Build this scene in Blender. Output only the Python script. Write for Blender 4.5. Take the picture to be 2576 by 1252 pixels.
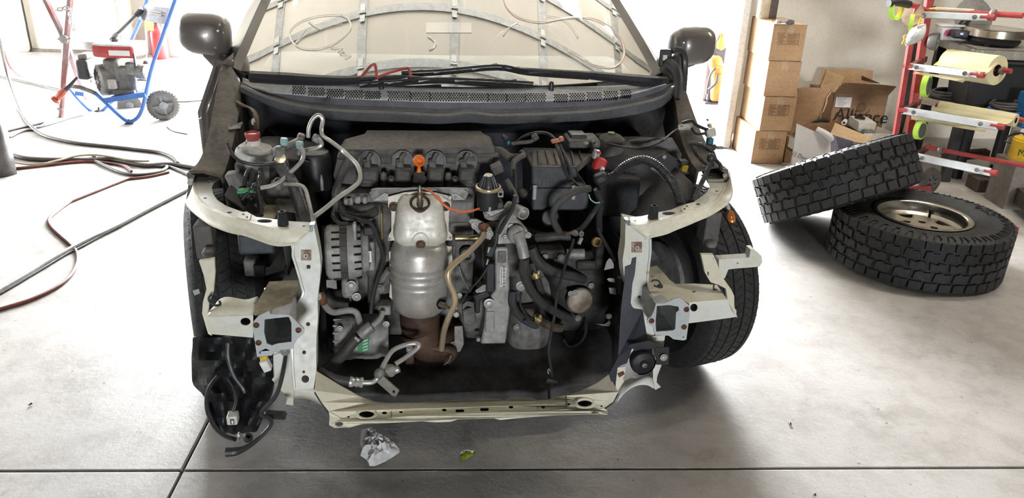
import bpy, bmesh, math, random
from mathutils import Vector, Matrix
from mathutils.geometry import tessellate_polygon
random.seed(7)
for _o in list(bpy.data.objects): bpy.data.objects.remove(_o)
SC = bpy.context.scene
COL = SC.collection
R = math.radians

# ---------------------------------------------------------------- camera
FPX, CAMH = 1950.0, 1.45
PITCH, ROLL = R(23.3), R(2.3)
cam_d = bpy.data.cameras.new('camera'); cam = bpy.data.objects.new('camera', cam_d); COL.objects.link(cam)
cam_d.sensor_width = 36.0; cam_d.lens = FPX / 2576.0 * 36.0; cam_d.clip_end = 200
_F = Vector((0, math.cos(PITCH), -math.sin(PITCH))); _r = Vector((1, 0, 0)); _u = _r.cross(_F)
_R = _r * math.cos(ROLL) + _u * math.sin(ROLL); _U = _u * math.cos(ROLL) - _r * math.sin(ROLL)
CAM = Vector((0, 0, CAMH))
cam.matrix_world = Matrix(((_R.x, _U.x, -_F.x, CAM.x), (_R.y, _U.y, -_F.y, CAM.y), (_R.z, _U.z, -_F.z, CAM.z), (0, 0, 0, 1)))
SC.camera = cam

# ---------------------------------------------------------------- sky and exposure
SKY = 120.0; FILL_LAMP = 48.0
wd = bpy.data.worlds.new('overcast_sky'); SC.world = wd; wd.use_nodes = True
_n = wd.node_tree.nodes; _bg = _n['Background']
_bg.inputs[0].default_value = (0.95, 0.98, 1.0, 1); _bg.inputs[1].default_value = SKY
SC.view_settings.view_transform = 'Standard'; SC.view_settings.look = 'None'
SC.view_settings.gamma = 1.0; SC.view_settings.use_curve_mapping = False
SC.view_settings.exposure = 0.0
SC.cycles.max_bounces = 7; SC.cycles.diffuse_bounces = 4; SC.cycles.glossy_bounces = 4; SC.cycles.transparent_max_bounces = 8
SC.cycles.sample_clamp_indirect = 6.0; SC.cycles.caustics_reflective = False; SC.cycles.caustics_refractive = False
SC.cycles.use_denoising = True; SC.cycles.use_adaptive_sampling = True; SC.cycles.adaptive_threshold = .12; SC.cycles.adaptive_min_samples = 16
SC.cycles.max_bounces = 5; SC.cycles.diffuse_bounces = 3; SC.cycles.glossy_bounces = 3; SC.cycles.transmission_bounces = 3
def portal(loc, rot, sx, sy):                      # tells the renderer where daylight enters
    d = bpy.data.lights.new('daylight_portal', 'AREA'); d.shape = 'RECTANGLE'; d.size = sx; d.size_y = sy
    d.cycles.is_portal = True
    o = bpy.data.objects.new('daylight_portal', d); COL.objects.link(o); o.location = loc; o.rotation_euler = rot
portal((-1.0, 8.1, 1.6), (R(-90), 0, R(3.8)), 5.2, 3.1)
portal((1.5, -10.7, 1.2), (R(90), 0, R(3.8)), 2.1, 1.5)
portal((-8.65, 6.6, 1.5), (R(90), 0, R(-86.2)), 1.2, 2.9)

# ---------------------------------------------------------------- placing helpers (all return real positions in metres)
YAW = R(8.6); ORG = Vector((-.073, 1.755, 0))      # the car's own frame: origin under its lower tie bar, +y to its tail
_c, _s = math.cos(YAW), math.sin(YAW)
def ray(px, py): return _F + _R * ((px - 1288) / FPX) - _U * ((py - 626) / FPX)
def W(px, py, z=None, y=None, x=None):             # world point
    d = ray(px, py)
    t = (z - CAM.z) / d.z if z is not None else ((y - CAM.y) / d.y if y is not None else (x - CAM.x) / d.x)
    return CAM + d * t
def _loc(v): return Vector((_c * v.x + _s * v.y, -_s * v.x + _c * v.y, v.z))
_CL = _loc(CAM - ORG)
def L(px, py, y=None, x=None, z=None):             # point in the car frame
    d = _loc(ray(px, py))
    t = (y - _CL.y) / d.y if y is not None else ((x - _CL.x) / d.x if x is not None else (z - _CL.z) / d.z)
    return _CL + d * t
def mpp(p, car=True):                              # metres for one photo pixel at that point
    v = (p - _CL) if car else (p - CAM)
    F = _loc(_F) if car else _F
    return v.dot(F) / FPX
VIEW = {'': (0, 0, 1), 'a': (440, 280, 2.981), 'b': (800, 320, 3.913), 'c': (1200, 300, 3.130), 'd': (780, 520, 2.608),
        'e': (440, 620, 2.236), 'f': (1120, 560, 2.721), 'g': (1540, 280, 2.981), 'h': (1500, 640, 3.296), 'i': (1860, 320, 2.722),
        'j': (760, 920, 3.067), 'k': (560, 0, 3.130), 'l': (1180, 0, 3.130), 'm': (1780, 0, 2.981), 'n': (2180, 0, 2.505),
        'o': (0, 0, 3.9125), 'p': (0, 0, 2.981), 'q': (0, 380, 2.4077), 'r': (1640, 0, 2.981)}
def V(v, x, y): a = VIEW[v]; return a[0] + x / a[2], a[1] + y / a[2]
def T(v, pts, y=None):                             # trace: points (x, y[, depth]) of a close-up view -> car frame
    out = []
    for p in pts:
        px, py = V(v, p[0], p[1]); out.append(L(px, py, y=p[2] if len(p) > 2 else y))
    return out
def TW(v, pts, y=None, z=None):                    # the same in world coordinates
    out = []
    for p in pts:
        px, py = V(v, p[0], p[1]); out.append(W(px, py, z=z) if z is not None else W(px, py, y=p[2] if len(p) > 2 else y))
    return out
def vpx(v): return 1.0 / VIEW[v][2]

# ---------------------------------------------------------------- materials
MATS = {}
def mat(name, col, rough=.5, metal=0.0, var=.12, scale=14.0, bump=0.0, bscale=60.0, coat=0.0, spec=.5, col2=None, trans=0.0, ior=1.45, emit=None, mixlo=.35, mixhi=.7, alpha=1.0, grime=.30):
    if name in MATS: return MATS[name]
    m = bpy.data.materials.new(name); m.use_nodes = True; nt = m.node_tree; N = nt.nodes; K = nt.links
    b = N['Principled BSDF']
    b.inputs['Roughness'].default_value = rough; b.inputs['Metallic'].default_value = metal
    b.inputs['Specular IOR Level'].default_value = spec; b.inputs['Coat Weight'].default_value = coat
    b.inputs['Transmission Weight'].default_value = trans; b.inputs['IOR'].default_value = ior; b.inputs['Alpha'].default_value = alpha
    c = Vector(col[:3]); c2 = Vector(col2[:3]) if col2 else c * (1 - var * 2.2)
    tc = N.new('ShaderNodeTexCoord')
    nz = N.new('ShaderNodeTexNoise'); nz.inputs['Scale'].default_value = scale; nz.inputs['Detail'].default_value = 3
    K.new(tc.outputs['Object'], nz.inputs['Vector'])
    rp = N.new('ShaderNodeValToRGB'); rp.color_ramp.elements[0].position = mixlo; rp.color_ramp.elements[1].position = mixhi
    rp.color_ramp.elements[0].color = (*c2, 1); rp.color_ramp.elements[1].color = (*c, 1)
    K.new(nz.outputs['Fac'], rp.inputs['Fac']); cur = rp.outputs['Color']
    if var > 0:                                         # dust blotches and fine grain, varying gloss
        for sc_, lo_, hi_, dk_, f_ in ((70, .34, .58, (.48, .45, .42, 1), grime),):
            g = N.new('ShaderNodeTexNoise'); g.inputs['Scale'].default_value = sc_; g.inputs['Detail'].default_value = 4; K.new(tc.outputs['Object'], g.inputs['Vector'])
            gr = N.new('ShaderNodeValToRGB'); gr.color_ramp.elements[0].position = lo_; gr.color_ramp.elements[1].position = hi_; gr.color_ramp.elements[0].color = dk_; gr.color_ramp.elements[1].color = (1, 1, 1, 1)
            K.new(g.outputs['Fac'], gr.inputs['Fac']); mx = N.new('ShaderNodeMix'); mx.data_type = 'RGBA'; mx.blend_type = 'MULTIPLY'; mx.inputs['Factor'].default_value = f_
            K.new(cur, mx.inputs['A']); K.new(gr.outputs['Color'], mx.inputs['B']); cur = mx.outputs['Result']
        mr = N.new('ShaderNodeMapRange'); mr.inputs['From Min'].default_value = .3; mr.inputs['From Max'].default_value = .7; mr.inputs['To Min'].default_value = min(1, rough + min(.16, rough * .3)); mr.inputs['To Max'].default_value = max(.02, rough - .05)
        K.new(g.outputs['Fac'], mr.inputs['Value'])
        if rough > .12 and grime > .1: K.new(mr.outputs['Result'], b.inputs['Roughness'])
    K.new(cur, b.inputs['Base Color'])
    if bump:
        n2 = N.new('ShaderNodeTexNoise'); n2.inputs['Scale'].default_value = bscale; n2.inputs['Detail'].default_value = 2
        K.new(tc.outputs['Object'], n2.inputs['Vector'])
        bp = N.new('ShaderNodeBump'); bp.inputs['Strength'].default_value = bump; bp.inputs['Distance'].default_value = .01
        K.new(n2.outputs['Fac'], bp.inputs['Height']); K.new(bp.outputs['Normal'], b.inputs['Normal'])
    if emit: b.inputs['Emission Color'].default_value = (*emit[:3], 1); b.inputs['Emission Strength'].default_value = emit[3]
    MATS[name] = m
    return m

# ---------------------------------------------------------------- mesh builder
def catmull(pts, n=6, closed=False):
    pts = [Vector(p) for p in pts]
    if len(pts) < 3: return pts
    out = []; k = len(pts)
    rng = range(k) if closed else range(k - 1)
    for i in rng:
        p1, p2 = pts[i], pts[(i + 1) % k]
        p0 = pts[i - 1] if (i > 0 or closed) else p1 * 2 - p2
        p3 = pts[(i + 2) % k] if (i + 2 < k or closed) else p2 * 2 - p1
        for j in range(n):
            t = j / n
            out.append(.5 * ((2 * p1) + (p2 - p0) * t + (2 * p0 - 5 * p1 + 4 * p2 - p3) * t * t + (3 * p1 - p0 - 3 * p2 + p3) * t ** 3))
    if not closed: out.append(pts[-1])
    return out
def frame(axis, up=None):
    a = Vector(axis).normalized()
    u = Vector(up) if up is not None else (Vector((0, 0, 1)) if abs(a.z) < .9 else Vector((0, 1, 0)))
    x = u.cross(a).normalized(); y = a.cross(x)
    return x, y, a
class MB:
    def __init__(s): s.v = []; s.f = []
    def add(s, vs, fs):
        o = len(s.v); s.v += [Vector(v) for v in vs]; s.f += [tuple(i + o for i in f) for f in fs]; return s
    def box(s, c, d, ax=None, ay=None):
        c = Vector(c); X = Vector(ax).normalized() if ax is not None else Vector((1, 0, 0))
        Y = Vector(ay) if ay is not None else Vector((0, 1, 0)) if ax is None else (Vector((0, 0, 1)).cross(X))
        Z = X.cross(Y).normalized(); Y = Z.cross(X).normalized()
        h = [d[0] / 2, d[1] / 2, d[2] / 2]
        vs = [c + X * (sx * h[0]) + Y * (sy * h[1]) + Z * (sz * h[2]) for sz in (-1, 1) for sy in (-1, 1) for sx in (-1, 1)]
        return s.add(vs, [(0, 2, 3, 1), (4, 5, 7, 6), (0, 1, 5, 4), (2, 6, 7, 3), (0, 4, 6, 2), (1, 3, 7, 5)])
    def bar(s, a, b, w, h, up=None):
        a, b = Vector(a), Vector(b); x, y, z = frame(b - a, up)
        vs = [p + x * (sx * w / 2) + y * (sy * h / 2) for p in (a, b) for sx, sy in ((-1, -1), (1, -1), (1, 1), (-1, 1))]
        return s.add(vs, [(3, 2, 1, 0), (4, 5, 6, 7)] + [(i, (i + 1) % 4, 4 + (i + 1) % 4, 4 + i) for i in range(4)])
    def tube(s, pts, r, n=10, sm=5, closed=False, caps=True, hollow=0.0):
        raw = [Vector(p) for p in pts]
        rs = r if isinstance(r, (list, tuple)) else [r] * len(raw)
        P = catmull(raw, sm, closed) if sm > 1 and len(raw) > 2 else raw
        def rad(i):
            t = i / max(1, len(P) - 1) * (len(rs) - 1); k = min(int(t), len(rs) - 2) if len(rs) > 1 else 0
            return rs[k] + (rs[k + 1] - rs[k]) * (t - k) if len(rs) > 1 else rs[0]
        m = len(P); vs = []; fs = []
        tan = [(P[(i + 1) % m] - P[i - 1]) if closed else (P[min(i + 1, m - 1)] - P[max(i - 1, 0)]) for i in range(m)]
        x, y, z = frame(tan[0])
        for i in range(m):
            a = tan[i].normalized() if tan[i].length > 1e-9 else z
            x = (x - a * x.dot(a))
            if x.length < 1e-6: x = frame(a)[0]
            x.normalize(); y = a.cross(x)
            for j in range(n):
                t = 2 * math.pi * j / n; vs.append(P[i] + (x * math.cos(t) + y * math.sin(t)) * rad(i))
        for i in range(m if closed else m - 1):
            k = (i + 1) % m
            for j in range(n):
                q = (j + 1) % n; fs.append((i * n + j, i * n + q, k * n + q, k * n + j))
        if caps and not closed:
            if hollow:
                for e, idx in ((0, range(n)), (1, range((m - 1) * n, m * n))):
                    idx = list(idx); c = P[0] if e == 0 else P[-1]; a = (tan[0] if e == 0 else -tan[-1]).normalized()
                    o = len(vs)
                    vs += [c + (vs[i] - c) * hollow for i in idx]; vs += [c + (vs[i] - c) * hollow + a * rad(0) * 2.5 for i in idx]
                    for j in range(n):
                        q = (j + 1) % n
                        A = (idx[j], idx[q], o + q, o + j); B = (o + j, o + q, o + n + q, o + n + j)
                        fs += [A[::-1], B[::-1]] if e == 0 else [A, B]
                    cap = tuple(range(o + n, o + 2 * n)); fs.append(cap[::-1] if e == 0 else cap)
            else: fs += [tuple(range(n))[::-1], tuple(range((m - 1) * n, m * n))]
        return s.add(vs, fs)
    def lathe(s, prof, c, axis, n=24, up=None, close=True, a0=0, a1=360):
        c = Vector(c); x, y, z = frame(axis, up); vs = []; fs = []; k = len(prof); full = abs(a1 - a0 - 360) < 1e-6
        m = n if full else n + 1
        for j in range(m):
            t = R(a0 + (a1 - a0) * j / n); d = x * math.cos(t) + y * math.sin(t)
            for r, h in prof: vs.append(c + d * r + z * h)
        for j in range(n):
            q = (j + 1) % m
            for i in range(k - 1): fs.append((j * k + i, q * k + i, q * k + i + 1, j * k + i + 1))
        if full and close:
            if prof[0][0] > 1e-6: fs.append(tuple(j * k for j in range(n))[::-1])
            if prof[-1][0] > 1e-6: fs.append(tuple(j * k + k - 1 for j in range(n)))
        return s.add(vs, fs)
    def cyl(s, a, b, r, n=20, r2=None):
        a, b = Vector(a), Vector(b); return s.lathe([(r, 0), (r if r2 is None else r2, (b - a).length)], a, b - a, n)
    def hexbolt(s, c, axis, r, h=None):
        h = h or r * .8; s.lathe([(r * 1.45, 0), (r * 1.45, h * .25), (r * 1.3, h * .3)], c, axis, 14)
        return s.lathe([(r, h * .3), (r, h * .9), (r * .85, h)], c, axis, 6)
    def ball(s, c, r, n=14, m=9, sq=(1, 1, 1)):
        c = Vector(c); vs = [c + Vector((0, 0, -r * sq[2]))]; fs = []
        for i in range(1, m):
            ph = -math.pi / 2 + math.pi * i / m
            for j in range(n):
                t = 2 * math.pi * j / n; vs.append(c + Vector((math.cos(t) * math.cos(ph) * r * sq[0], math.sin(t) * math.cos(ph) * r * sq[1], math.sin(ph) * r * sq[2])))
        vs.append(c + Vector((0, 0, r * sq[2]))); top = len(vs) - 1
        for j in range(n): fs.append((0, 1 + (j + 1) % n, 1 + j)); fs.append((top, top - n + j, top - n + (j + 1) % n))
        for i in range(m - 2):
            for j in range(n): a = 1 + i * n; fs.append((a + j, a + (j + 1) % n, a + n + (j + 1) % n, a + n + j))
        return s.add(vs, fs)
    def loft(s, rows, closed=False, caps=False):            # rows of equally many points
        k = len(rows[0]); vs = [p for r in rows for p in r]; fs = []
        for i in range(len(rows) - 1):
            for j in range(k if closed else k - 1):
                q = (j + 1) % k; fs.append((i * k + j, i * k + q, (i + 1) * k + q, (i + 1) * k + j))
        if caps and closed: fs += [tuple(range(k))[::-1], tuple(range((len(rows) - 1) * k, len(rows) * k))]
        return s.add(vs, fs)
    def prism(s, poly, vec, holes=(), flat=None):           # polygon (with holes) pushed along vec
        loops = [[Vector(p) for p in poly]] + [[Vector(p) for p in h] for h in holes]
        tri = tessellate_polygon([[Vector((q[0], -q[1], 0)) for q in l] for l in flat] if flat else loops); vs = [p for l in loops for p in l]; n = len(vs)
        nor = Vector((0, 0, 0))
        P = loops[0]
        for i in range(len(P)): nor += P[i].cross(P[(i + 1) % len(P)])
        vec = Vector(vec); fs = []
        for t in tri:
            a, b, c = vs[t[0]], vs[t[1]], vs[t[2]]
            fl = (b - a).cross(c - a).dot(vec) > 0
            fs.append(t[::-1] if fl else tuple(t)); u = tuple(i + n for i in t); fs.append(u if fl else u[::-1])
        o = 0
        for l in loops:
            k = len(l)
            for i in range(k): q = (i + 1) % k; fs.append((o + i, o + q, n + o + q, n + o + i))
            o += k
        return s.add(vs + [v + vec for v in vs], fs)
    def build(s, name, m, parent=None, smooth=35, bevel=0, bseg=2, solid=0, sub=0, label=None, fix=True, kind=None):
        me = bpy.data.meshes.new(name); me.from_pydata([tuple(v) for v in s.v], [], s.f)
        if fix:
            bm = bmesh.new(); bm.from_mesh(me); bmesh.ops.recalc_face_normals(bm, faces=bm.faces); bm.to_mesh(me); bm.free()
        if smooth:
            me.polygons.foreach_set('use_smooth', [True] * len(me.polygons)); me.set_sharp_from_angle(angle=R(smooth))
        me.materials.append(m)
        o = bpy.data.objects.new(name, me); COL.objects.link(o)
        if parent is not None: attach(o, parent)
        if solid: md = o.modifiers.new('thickness', 'SOLIDIFY'); md.thickness = solid; md.offset = 0
        if sub: md = o.modifiers.new('subdivision', 'SUBSURF'); md.levels = sub; md.render_levels = sub
        if bevel: md = o.modifiers.new('bevel', 'BEVEL'); md.width = bevel; md.segments = bseg; md.limit_method = 'ANGLE'; md.angle_limit = R(40); md.harden_normals = False
        if label: o['label'] = label
        if kind: o['kind'] = kind
        return o
BASE = {}
def attach(o, parent):
    o.parent = parent
    if parent.name in BASE and not BASE[parent.name][1]: o.matrix_parent_inverse = BASE[parent.name][0].inverted()
def tag(o, label, cat, group=None, kind=None):
    o['label'] = label; o['category'] = cat
    if group: o['group'] = group
    if kind: o['kind'] = kind
    return o
def thing(name, label, cat, loc=(0, 0, 0), rz=0, group=None, local=False):   # an Empty at the base; children are given in world coordinates unless local
    o = bpy.data.objects.new(name, None); COL.objects.link(o); o.empty_display_size = .1
    o.location = loc; o.rotation_euler = (0, 0, rz)
    BASE[o.name] = (Matrix.Translation(Vector(loc)) @ Matrix.Rotation(rz, 4, 'Z'), local)
    return tag(o, label, cat, group)
def struct(o): o['kind'] = 'structure'; return o
def text_mesh(name, body, size, m, mtx, parent, thick=.0006, align='CENTER'):
    cu = bpy.data.curves.new(name, 'FONT'); cu.body = body; cu.size = size; cu.extrude = thick; cu.align_x = align; cu.align_y = 'CENTER'; cu.resolution_u = 3
    t = bpy.data.objects.new(name, cu); COL.objects.link(t)
    dg = bpy.context.evaluated_depsgraph_get(); me = bpy.data.meshes.new_from_object(t.evaluated_get(dg))
    bpy.data.objects.remove(t); bpy.data.curves.remove(cu)
    me.transform(mtx); me.materials.clear(); me.materials.append(m); me.name = name
    o = bpy.data.objects.new(name, me); COL.objects.link(o)
    if parent is not None: attach(o, parent)
    return o
def face_mtx(c, right, up):                        # text lying in the plane (right, up) at c
    x = Vector(right).normalized(); n = x.cross(Vector(up)).normalized(); y = n.cross(x)
    return Matrix(((x.x, y.x, n.x, c[0]), (x.y, y.y, n.y, c[1]), (x.z, y.z, n.z, c[2]), (0, 0, 0, 1)))
def ell(v, cx, cy, rx, ry=None, n=14, rot=0):      # ellipse of close-up pixels
    ry = ry or rx; c, s_ = math.cos(R(rot)), math.sin(R(rot))
    return [(cx + rx * math.cos(2 * math.pi * i / n) * c - ry * math.sin(2 * math.pi * i / n) * s_, cy + rx * math.cos(2 * math.pi * i / n) * s_ + ry * math.sin(2 * math.pi * i / n) * c) for i in range(n)]
# ---------------------------------------------------------------- shared materials
M_CONC = None
def concrete():
    m = bpy.data.materials.new('concrete_floor'); m.use_nodes = True; nt = m.node_tree; N = nt.nodes; K = nt.links; b = N['Principled BSDF']
    ge = N.new('ShaderNodeNewGeometry')
    def noise(sc, det=6, rough=.6):
        n = N.new('ShaderNodeTexNoise'); n.inputs['Scale'].default_value = sc; n.inputs['Detail'].default_value = det; n.inputs['Roughness'].default_value = rough
        K.new(ge.outputs['Position'], n.inputs['Vector']); return n
    def ramp(src, p0, c0, p1, c1):
        r = N.new('ShaderNodeValToRGB'); r.color_ramp.elements[0].position = p0; r.color_ramp.elements[1].position = p1
        r.color_ramp.elements[0].color = (*c0, 1); r.color_ramp.elements[1].color = (*c1, 1); K.new(src, r.inputs['Fac']); return r
    def mul(a, bb, f):
        x = N.new('ShaderNodeMix'); x.data_type = 'RGBA'; x.blend_type = 'MULTIPLY'; x.inputs['Factor'].default_value = f
        K.new(a, x.inputs['A']); K.new(bb, x.inputs['B']); return x.outputs['Result']
    base = ramp(noise(1.3).outputs['Fac'], .35, (.36, .34, .32), .68, (.47, .455, .43))
    blot = ramp(noise(5.5, 8, .7).outputs['Fac'], .38, (.74, .72, .70), .56, (1, 1, 1))
    grain = ramp(noise(160, 2).outputs['Fac'], .3, (.82, .82, .82), .6, (1, 1, 1))
    stain = ramp(noise(2.6, 9, .75).outputs['Fac'], .30, (.5, .46, .42), .43, (1, 1, 1))
    speck = ramp(noise(34, 2).outputs['Fac'], .24, (.3, .28, .26), .29, (1, 1, 1))
    c = mul(base.outputs['Color'], blot.outputs['Color'], .8); c = mul(c, grain.outputs['Color'], .7); c = mul(c, stain.outputs['Color'], .6); c = mul(c, speck.outputs['Color'], .8)
    K.new(c, b.inputs['Base Color'])
    rr = N.new('ShaderNodeMapRange'); rr.inputs['To Min'].default_value = .34; rr.inputs['To Max'].default_value = .6
    K.new(noise(4, 5).outputs['Fac'], rr.inputs['Value']); K.new(rr.outputs['Result'], b.inputs['Roughness'])
    b.inputs['Specular IOR Level'].default_value = .5
    bp = N.new('ShaderNodeBump'); bp.inputs['Strength'].default_value = .25; bp.inputs['Distance'].default_value = .004
    K.new(noise(55, 4).outputs['Fac'], bp.inputs['Height']); K.new(bp.outputs['Normal'], b.inputs['Normal'])
    return m
M_CONC = concrete()
M_JOINT = mat('joint_filler', (.24, .21, .18), .9)
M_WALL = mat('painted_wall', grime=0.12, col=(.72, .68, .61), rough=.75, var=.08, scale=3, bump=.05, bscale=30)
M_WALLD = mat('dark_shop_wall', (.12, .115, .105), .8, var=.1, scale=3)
M_CEIL = mat('ceiling_board', (.09, .085, .08), .85, var=.05)
M_DOORP = mat('beige_door_paint', grime=0.05, col=(.76, .71, .61), rough=.55, var=.05, scale=2)
M_TRIM = mat('cream_trim_paint', (.72, .68, .58), .6, var=.06, scale=5)
M_GALV = mat('galvanised_steel', (.42, .42, .40), .45, .6, var=.12, scale=25)
M_WHITEP = mat('white_post_paint', (.78, .75, .70), .6, var=.05, scale=6)
M_BLACKP = mat('black_plastic', (.018, .018, .020), .45, var=.1)
M_RUBBER = mat('black_rubber', (.022, .022, .023), .75, var=.15, scale=30, bump=.15, bscale=90)
M_ASPH = mat('outdoor_paving', (.50, .49, .47), .9, var=.08)

RY = R(3.8); RQ = Vector((-.89, 1.72, 0)); _ru = Vector((math.cos(RY), math.sin(RY), 0)); _rv = Vector((-math.sin(RY), math.cos(RY), 0))
def RW(u, v, z=0): return RQ + _ru * u + _rv * v + Vector((0, 0, z))
def rbox(mb, u0, u1, v0, v1, z0, z1): return mb.box(RW((u0 + u1) / 2, (v0 + v1) / 2, (z0 + z1) / 2), (u1 - u0, v1 - v0, z1 - z0), ax=_ru, ay=_rv)

# floor: slabs with sunk saw joints
fl = struct(rbox(MB(), -7.5, 7.5, -12.7, 6.7, -.2, -.009).build('floor', M_JOINT))
J = .0035
for u0, u1 in ((-7.4, -J), (J, 7.4)):
    for v0, v1 in ((-12.7, -J), (J, 6.7)):
        rbox(MB(), u0, u1, v0, v1, -.013, 0).build('slab', M_CONC, fl, bevel=.004)
gd = struct(rbox(MB(), -30, 30, 6.71, 45, -.2, -.005).build('ground_outside', M_ASPH))
gd2 = struct(rbox(MB(), -30, 30, -45, -12.71, -.2, -.005).build('ground_front', M_ASPH))

# walls
struct(rbox(MB(), -7.5, -2.15, 6.5, 6.7, 0, 3.6).build('wall_back_left', M_WALL))
struct(rbox(MB(), -2.15, 7.5, 6.5, 6.7, 3.1, 3.6).build('wall_back_lintel', M_WALL))
struct(rbox(MB(), 2.98, 7.5, 6.5, 6.7, 0, 3.1).build('wall_back_right', M_WALL))
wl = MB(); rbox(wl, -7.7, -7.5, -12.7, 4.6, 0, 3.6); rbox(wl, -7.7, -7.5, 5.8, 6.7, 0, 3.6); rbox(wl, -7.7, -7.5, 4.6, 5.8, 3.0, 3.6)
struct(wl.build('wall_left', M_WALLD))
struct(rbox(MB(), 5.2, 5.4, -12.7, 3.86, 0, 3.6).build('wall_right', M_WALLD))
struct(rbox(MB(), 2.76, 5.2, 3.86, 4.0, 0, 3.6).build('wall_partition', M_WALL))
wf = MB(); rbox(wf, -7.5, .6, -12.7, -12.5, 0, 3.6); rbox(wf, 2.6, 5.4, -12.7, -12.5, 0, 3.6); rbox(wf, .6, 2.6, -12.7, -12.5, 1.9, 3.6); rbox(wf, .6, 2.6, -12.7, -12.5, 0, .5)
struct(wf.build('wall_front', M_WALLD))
struct(rbox(MB(), -7.7, 7.5, -12.7, 6.7, 3.6, 3.75).build('ceiling', M_CEIL))

# beige personnel door in the back wall, with its frame
dr = struct(rbox(MB(), -3.62, -2.73, 6.455, 6.50, .03, 2.12).build('door_1', M_DOORP, bevel=.004))
fr = MB(); rbox(fr, -3.76, -3.64, 6.42, 6.50, 0, 2.25); rbox(fr, -2.71, -2.59, 6.42, 6.50, 0, 2.25); rbox(fr, -3.64, -2.71, 6.42, 6.50, 2.14, 2.25)
fr.build('door_frame', M_TRIM, dr, bevel=.006)
rbox(MB(), -3.62, -2.73, 6.44, 6.50, 0, .03).build('threshold', M_JOINT, dr)
kb = MB(); kb.lathe([(.028, 0), (.028, .006), (.012, .01), (.012, .04), (.026, .045), (.030, .06), (.022, .075), (.0, .078)], RW(-2.81, 6.455, .98), -_rv, 16); kb.build('door_knob', M_GALV, dr)
# left jamb of the big opening
tj = struct(rbox(MB(), -2.27, -2.12, 6.36, 6.72, 0, 3.1).build('trim_1', M_WHITEP, bevel=.006))
# right jamb: a deep post, its front edge chipped
pj = MB(); p0 = W(1819, 372, z=0); p1 = W(1839, 374, z=0); dv = Vector((.10, .99, 0)).normalized()
pa, pb = Vector((p0.x, p0.y, 0)), Vector((p1.x, p1.y, 0)); wv = pb - pa
for (k0, k1) in ((0, .03), (.03, .5)):
    w_ = wv * (1 if k0 else .8); base = [pa + dv * k0, pa + w_ + dv * k0, pa + w_ + dv * k1, pa + dv * k1]
    pj.loft([[p for p in base], [p + Vector((0, 0, 3.1)) for p in base]], closed=True, caps=True)
struct(pj.build('trim_2', M_WHITEP, bevel=.004))
# grey corner board behind the opening, against which the orange kit leans
gp = W(1772, 262, z=0); 
struct(MB().box((gp.x + .55, gp.y + .12, 1.3), (1.1, .05, 2.6)).build('wall_recess', mat('grey_board', (.42, .42, .43), .7, var=.06, scale=3)))

# the big sectional door, rolled back flat under the ceiling above the car
sd = thing('sectional_door', 'beige sectional garage door rolled back overhead, mirrored in the windshield', 'garage door', RW(0, 3.0, 2.86))
DZ = 2.80; D0, SEC, NS = -.265, .533, 8
for i in range(NS):
    v0 = D0 + i * SEC
    pn = rbox(MB(), -2.7, 2.9, v0 + .004, v0 + SEC - .004, DZ, DZ + .045).build('door_section', M_DOORP, sd, bevel=.003)
    for u in [-2.63 + .85 * k for k in range(7)]: rbox(MB(), u - .04, u + .04, v0 + .006, v0 + SEC - .006, DZ - .008, DZ).build('stile', M_GALV, pn)
    if i < NS - 1:
        mb = MB(); rbox(mb, -2.7, 2.9, v0 + SEC - .038, v0 + SEC + .038, DZ - .016, DZ - .009); mb.build('joint_strut', M_GALV, pn)
        for u in [-2.63 + .85 * k for k in range(7)]:
            mb = MB()
            for s in (-1, 1): mb.box(RW(u, v0 + SEC + s * .055, DZ - .02), (.045, .07, .008), ax=_ru, ay=_rv)
            mb.cyl(RW(u - .03, v0 + SEC, DZ - .026), RW(u + .03, v0 + SEC, DZ - .026), .009, 8)
            mb.build('hinge', mat('bright_hinge', (.75, .74, .70), .4, .5), pn)
for u in (-2.76, 2.96): rbox(MB(), u - .03, u + .03, D0 - .3, D0 + NS * SEC + .3, DZ - .02, DZ + .06).build('track', M_GALV, sd)
for u in (-2.76, 2.96):
    for v in (D0, D0 + NS * SEC): rbox(MB(), u - .015, u + .015, v - .015, v + .015, DZ + .05, 3.6).build('hanger', M_GALV, sd)

# added twin-tube lights, out of view, to brighten the right wall and cartons
for i, (u, v) in enumerate(((3.5, 1.7), (4.6, 1.2))):
    fx = thing('added_light', ['added twin-tube fill light, out of view, above the tyre pile', 'added twin-tube fill light, out of view, nearer the right wall'][i], 'fill light', RW(u, v, 3.5), 0, 'added fill lights under the ceiling')
    rbox(MB(), u - .62, u + .62, v - .13, v + .13, 3.50, 3.60).build('housing', M_TRIM, fx, bevel=.01)
    for s in (-1, 1): MB().cyl(RW(u - .58, v + s * .07, 3.47), RW(u + .58, v + s * .07, 3.47), .019, 14).build('tube', mat('fill_tube_glass', (.9, .88, .84), .3, emit=(1, .92, .80, 20)), fx)
    ld = bpy.data.lights.new('fill_tube_light', 'AREA'); ld.shape = 'RECTANGLE'; ld.size = 1.15; ld.size_y = .2; ld.energy = FILL_LAMP; ld.color = (1, .92, .80)
    lo = bpy.data.objects.new('fill_tube_light', ld); COL.objects.link(lo); lo.location = RW(u, v, 3.44); lo.rotation_euler = (0, 0, RY)
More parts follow.
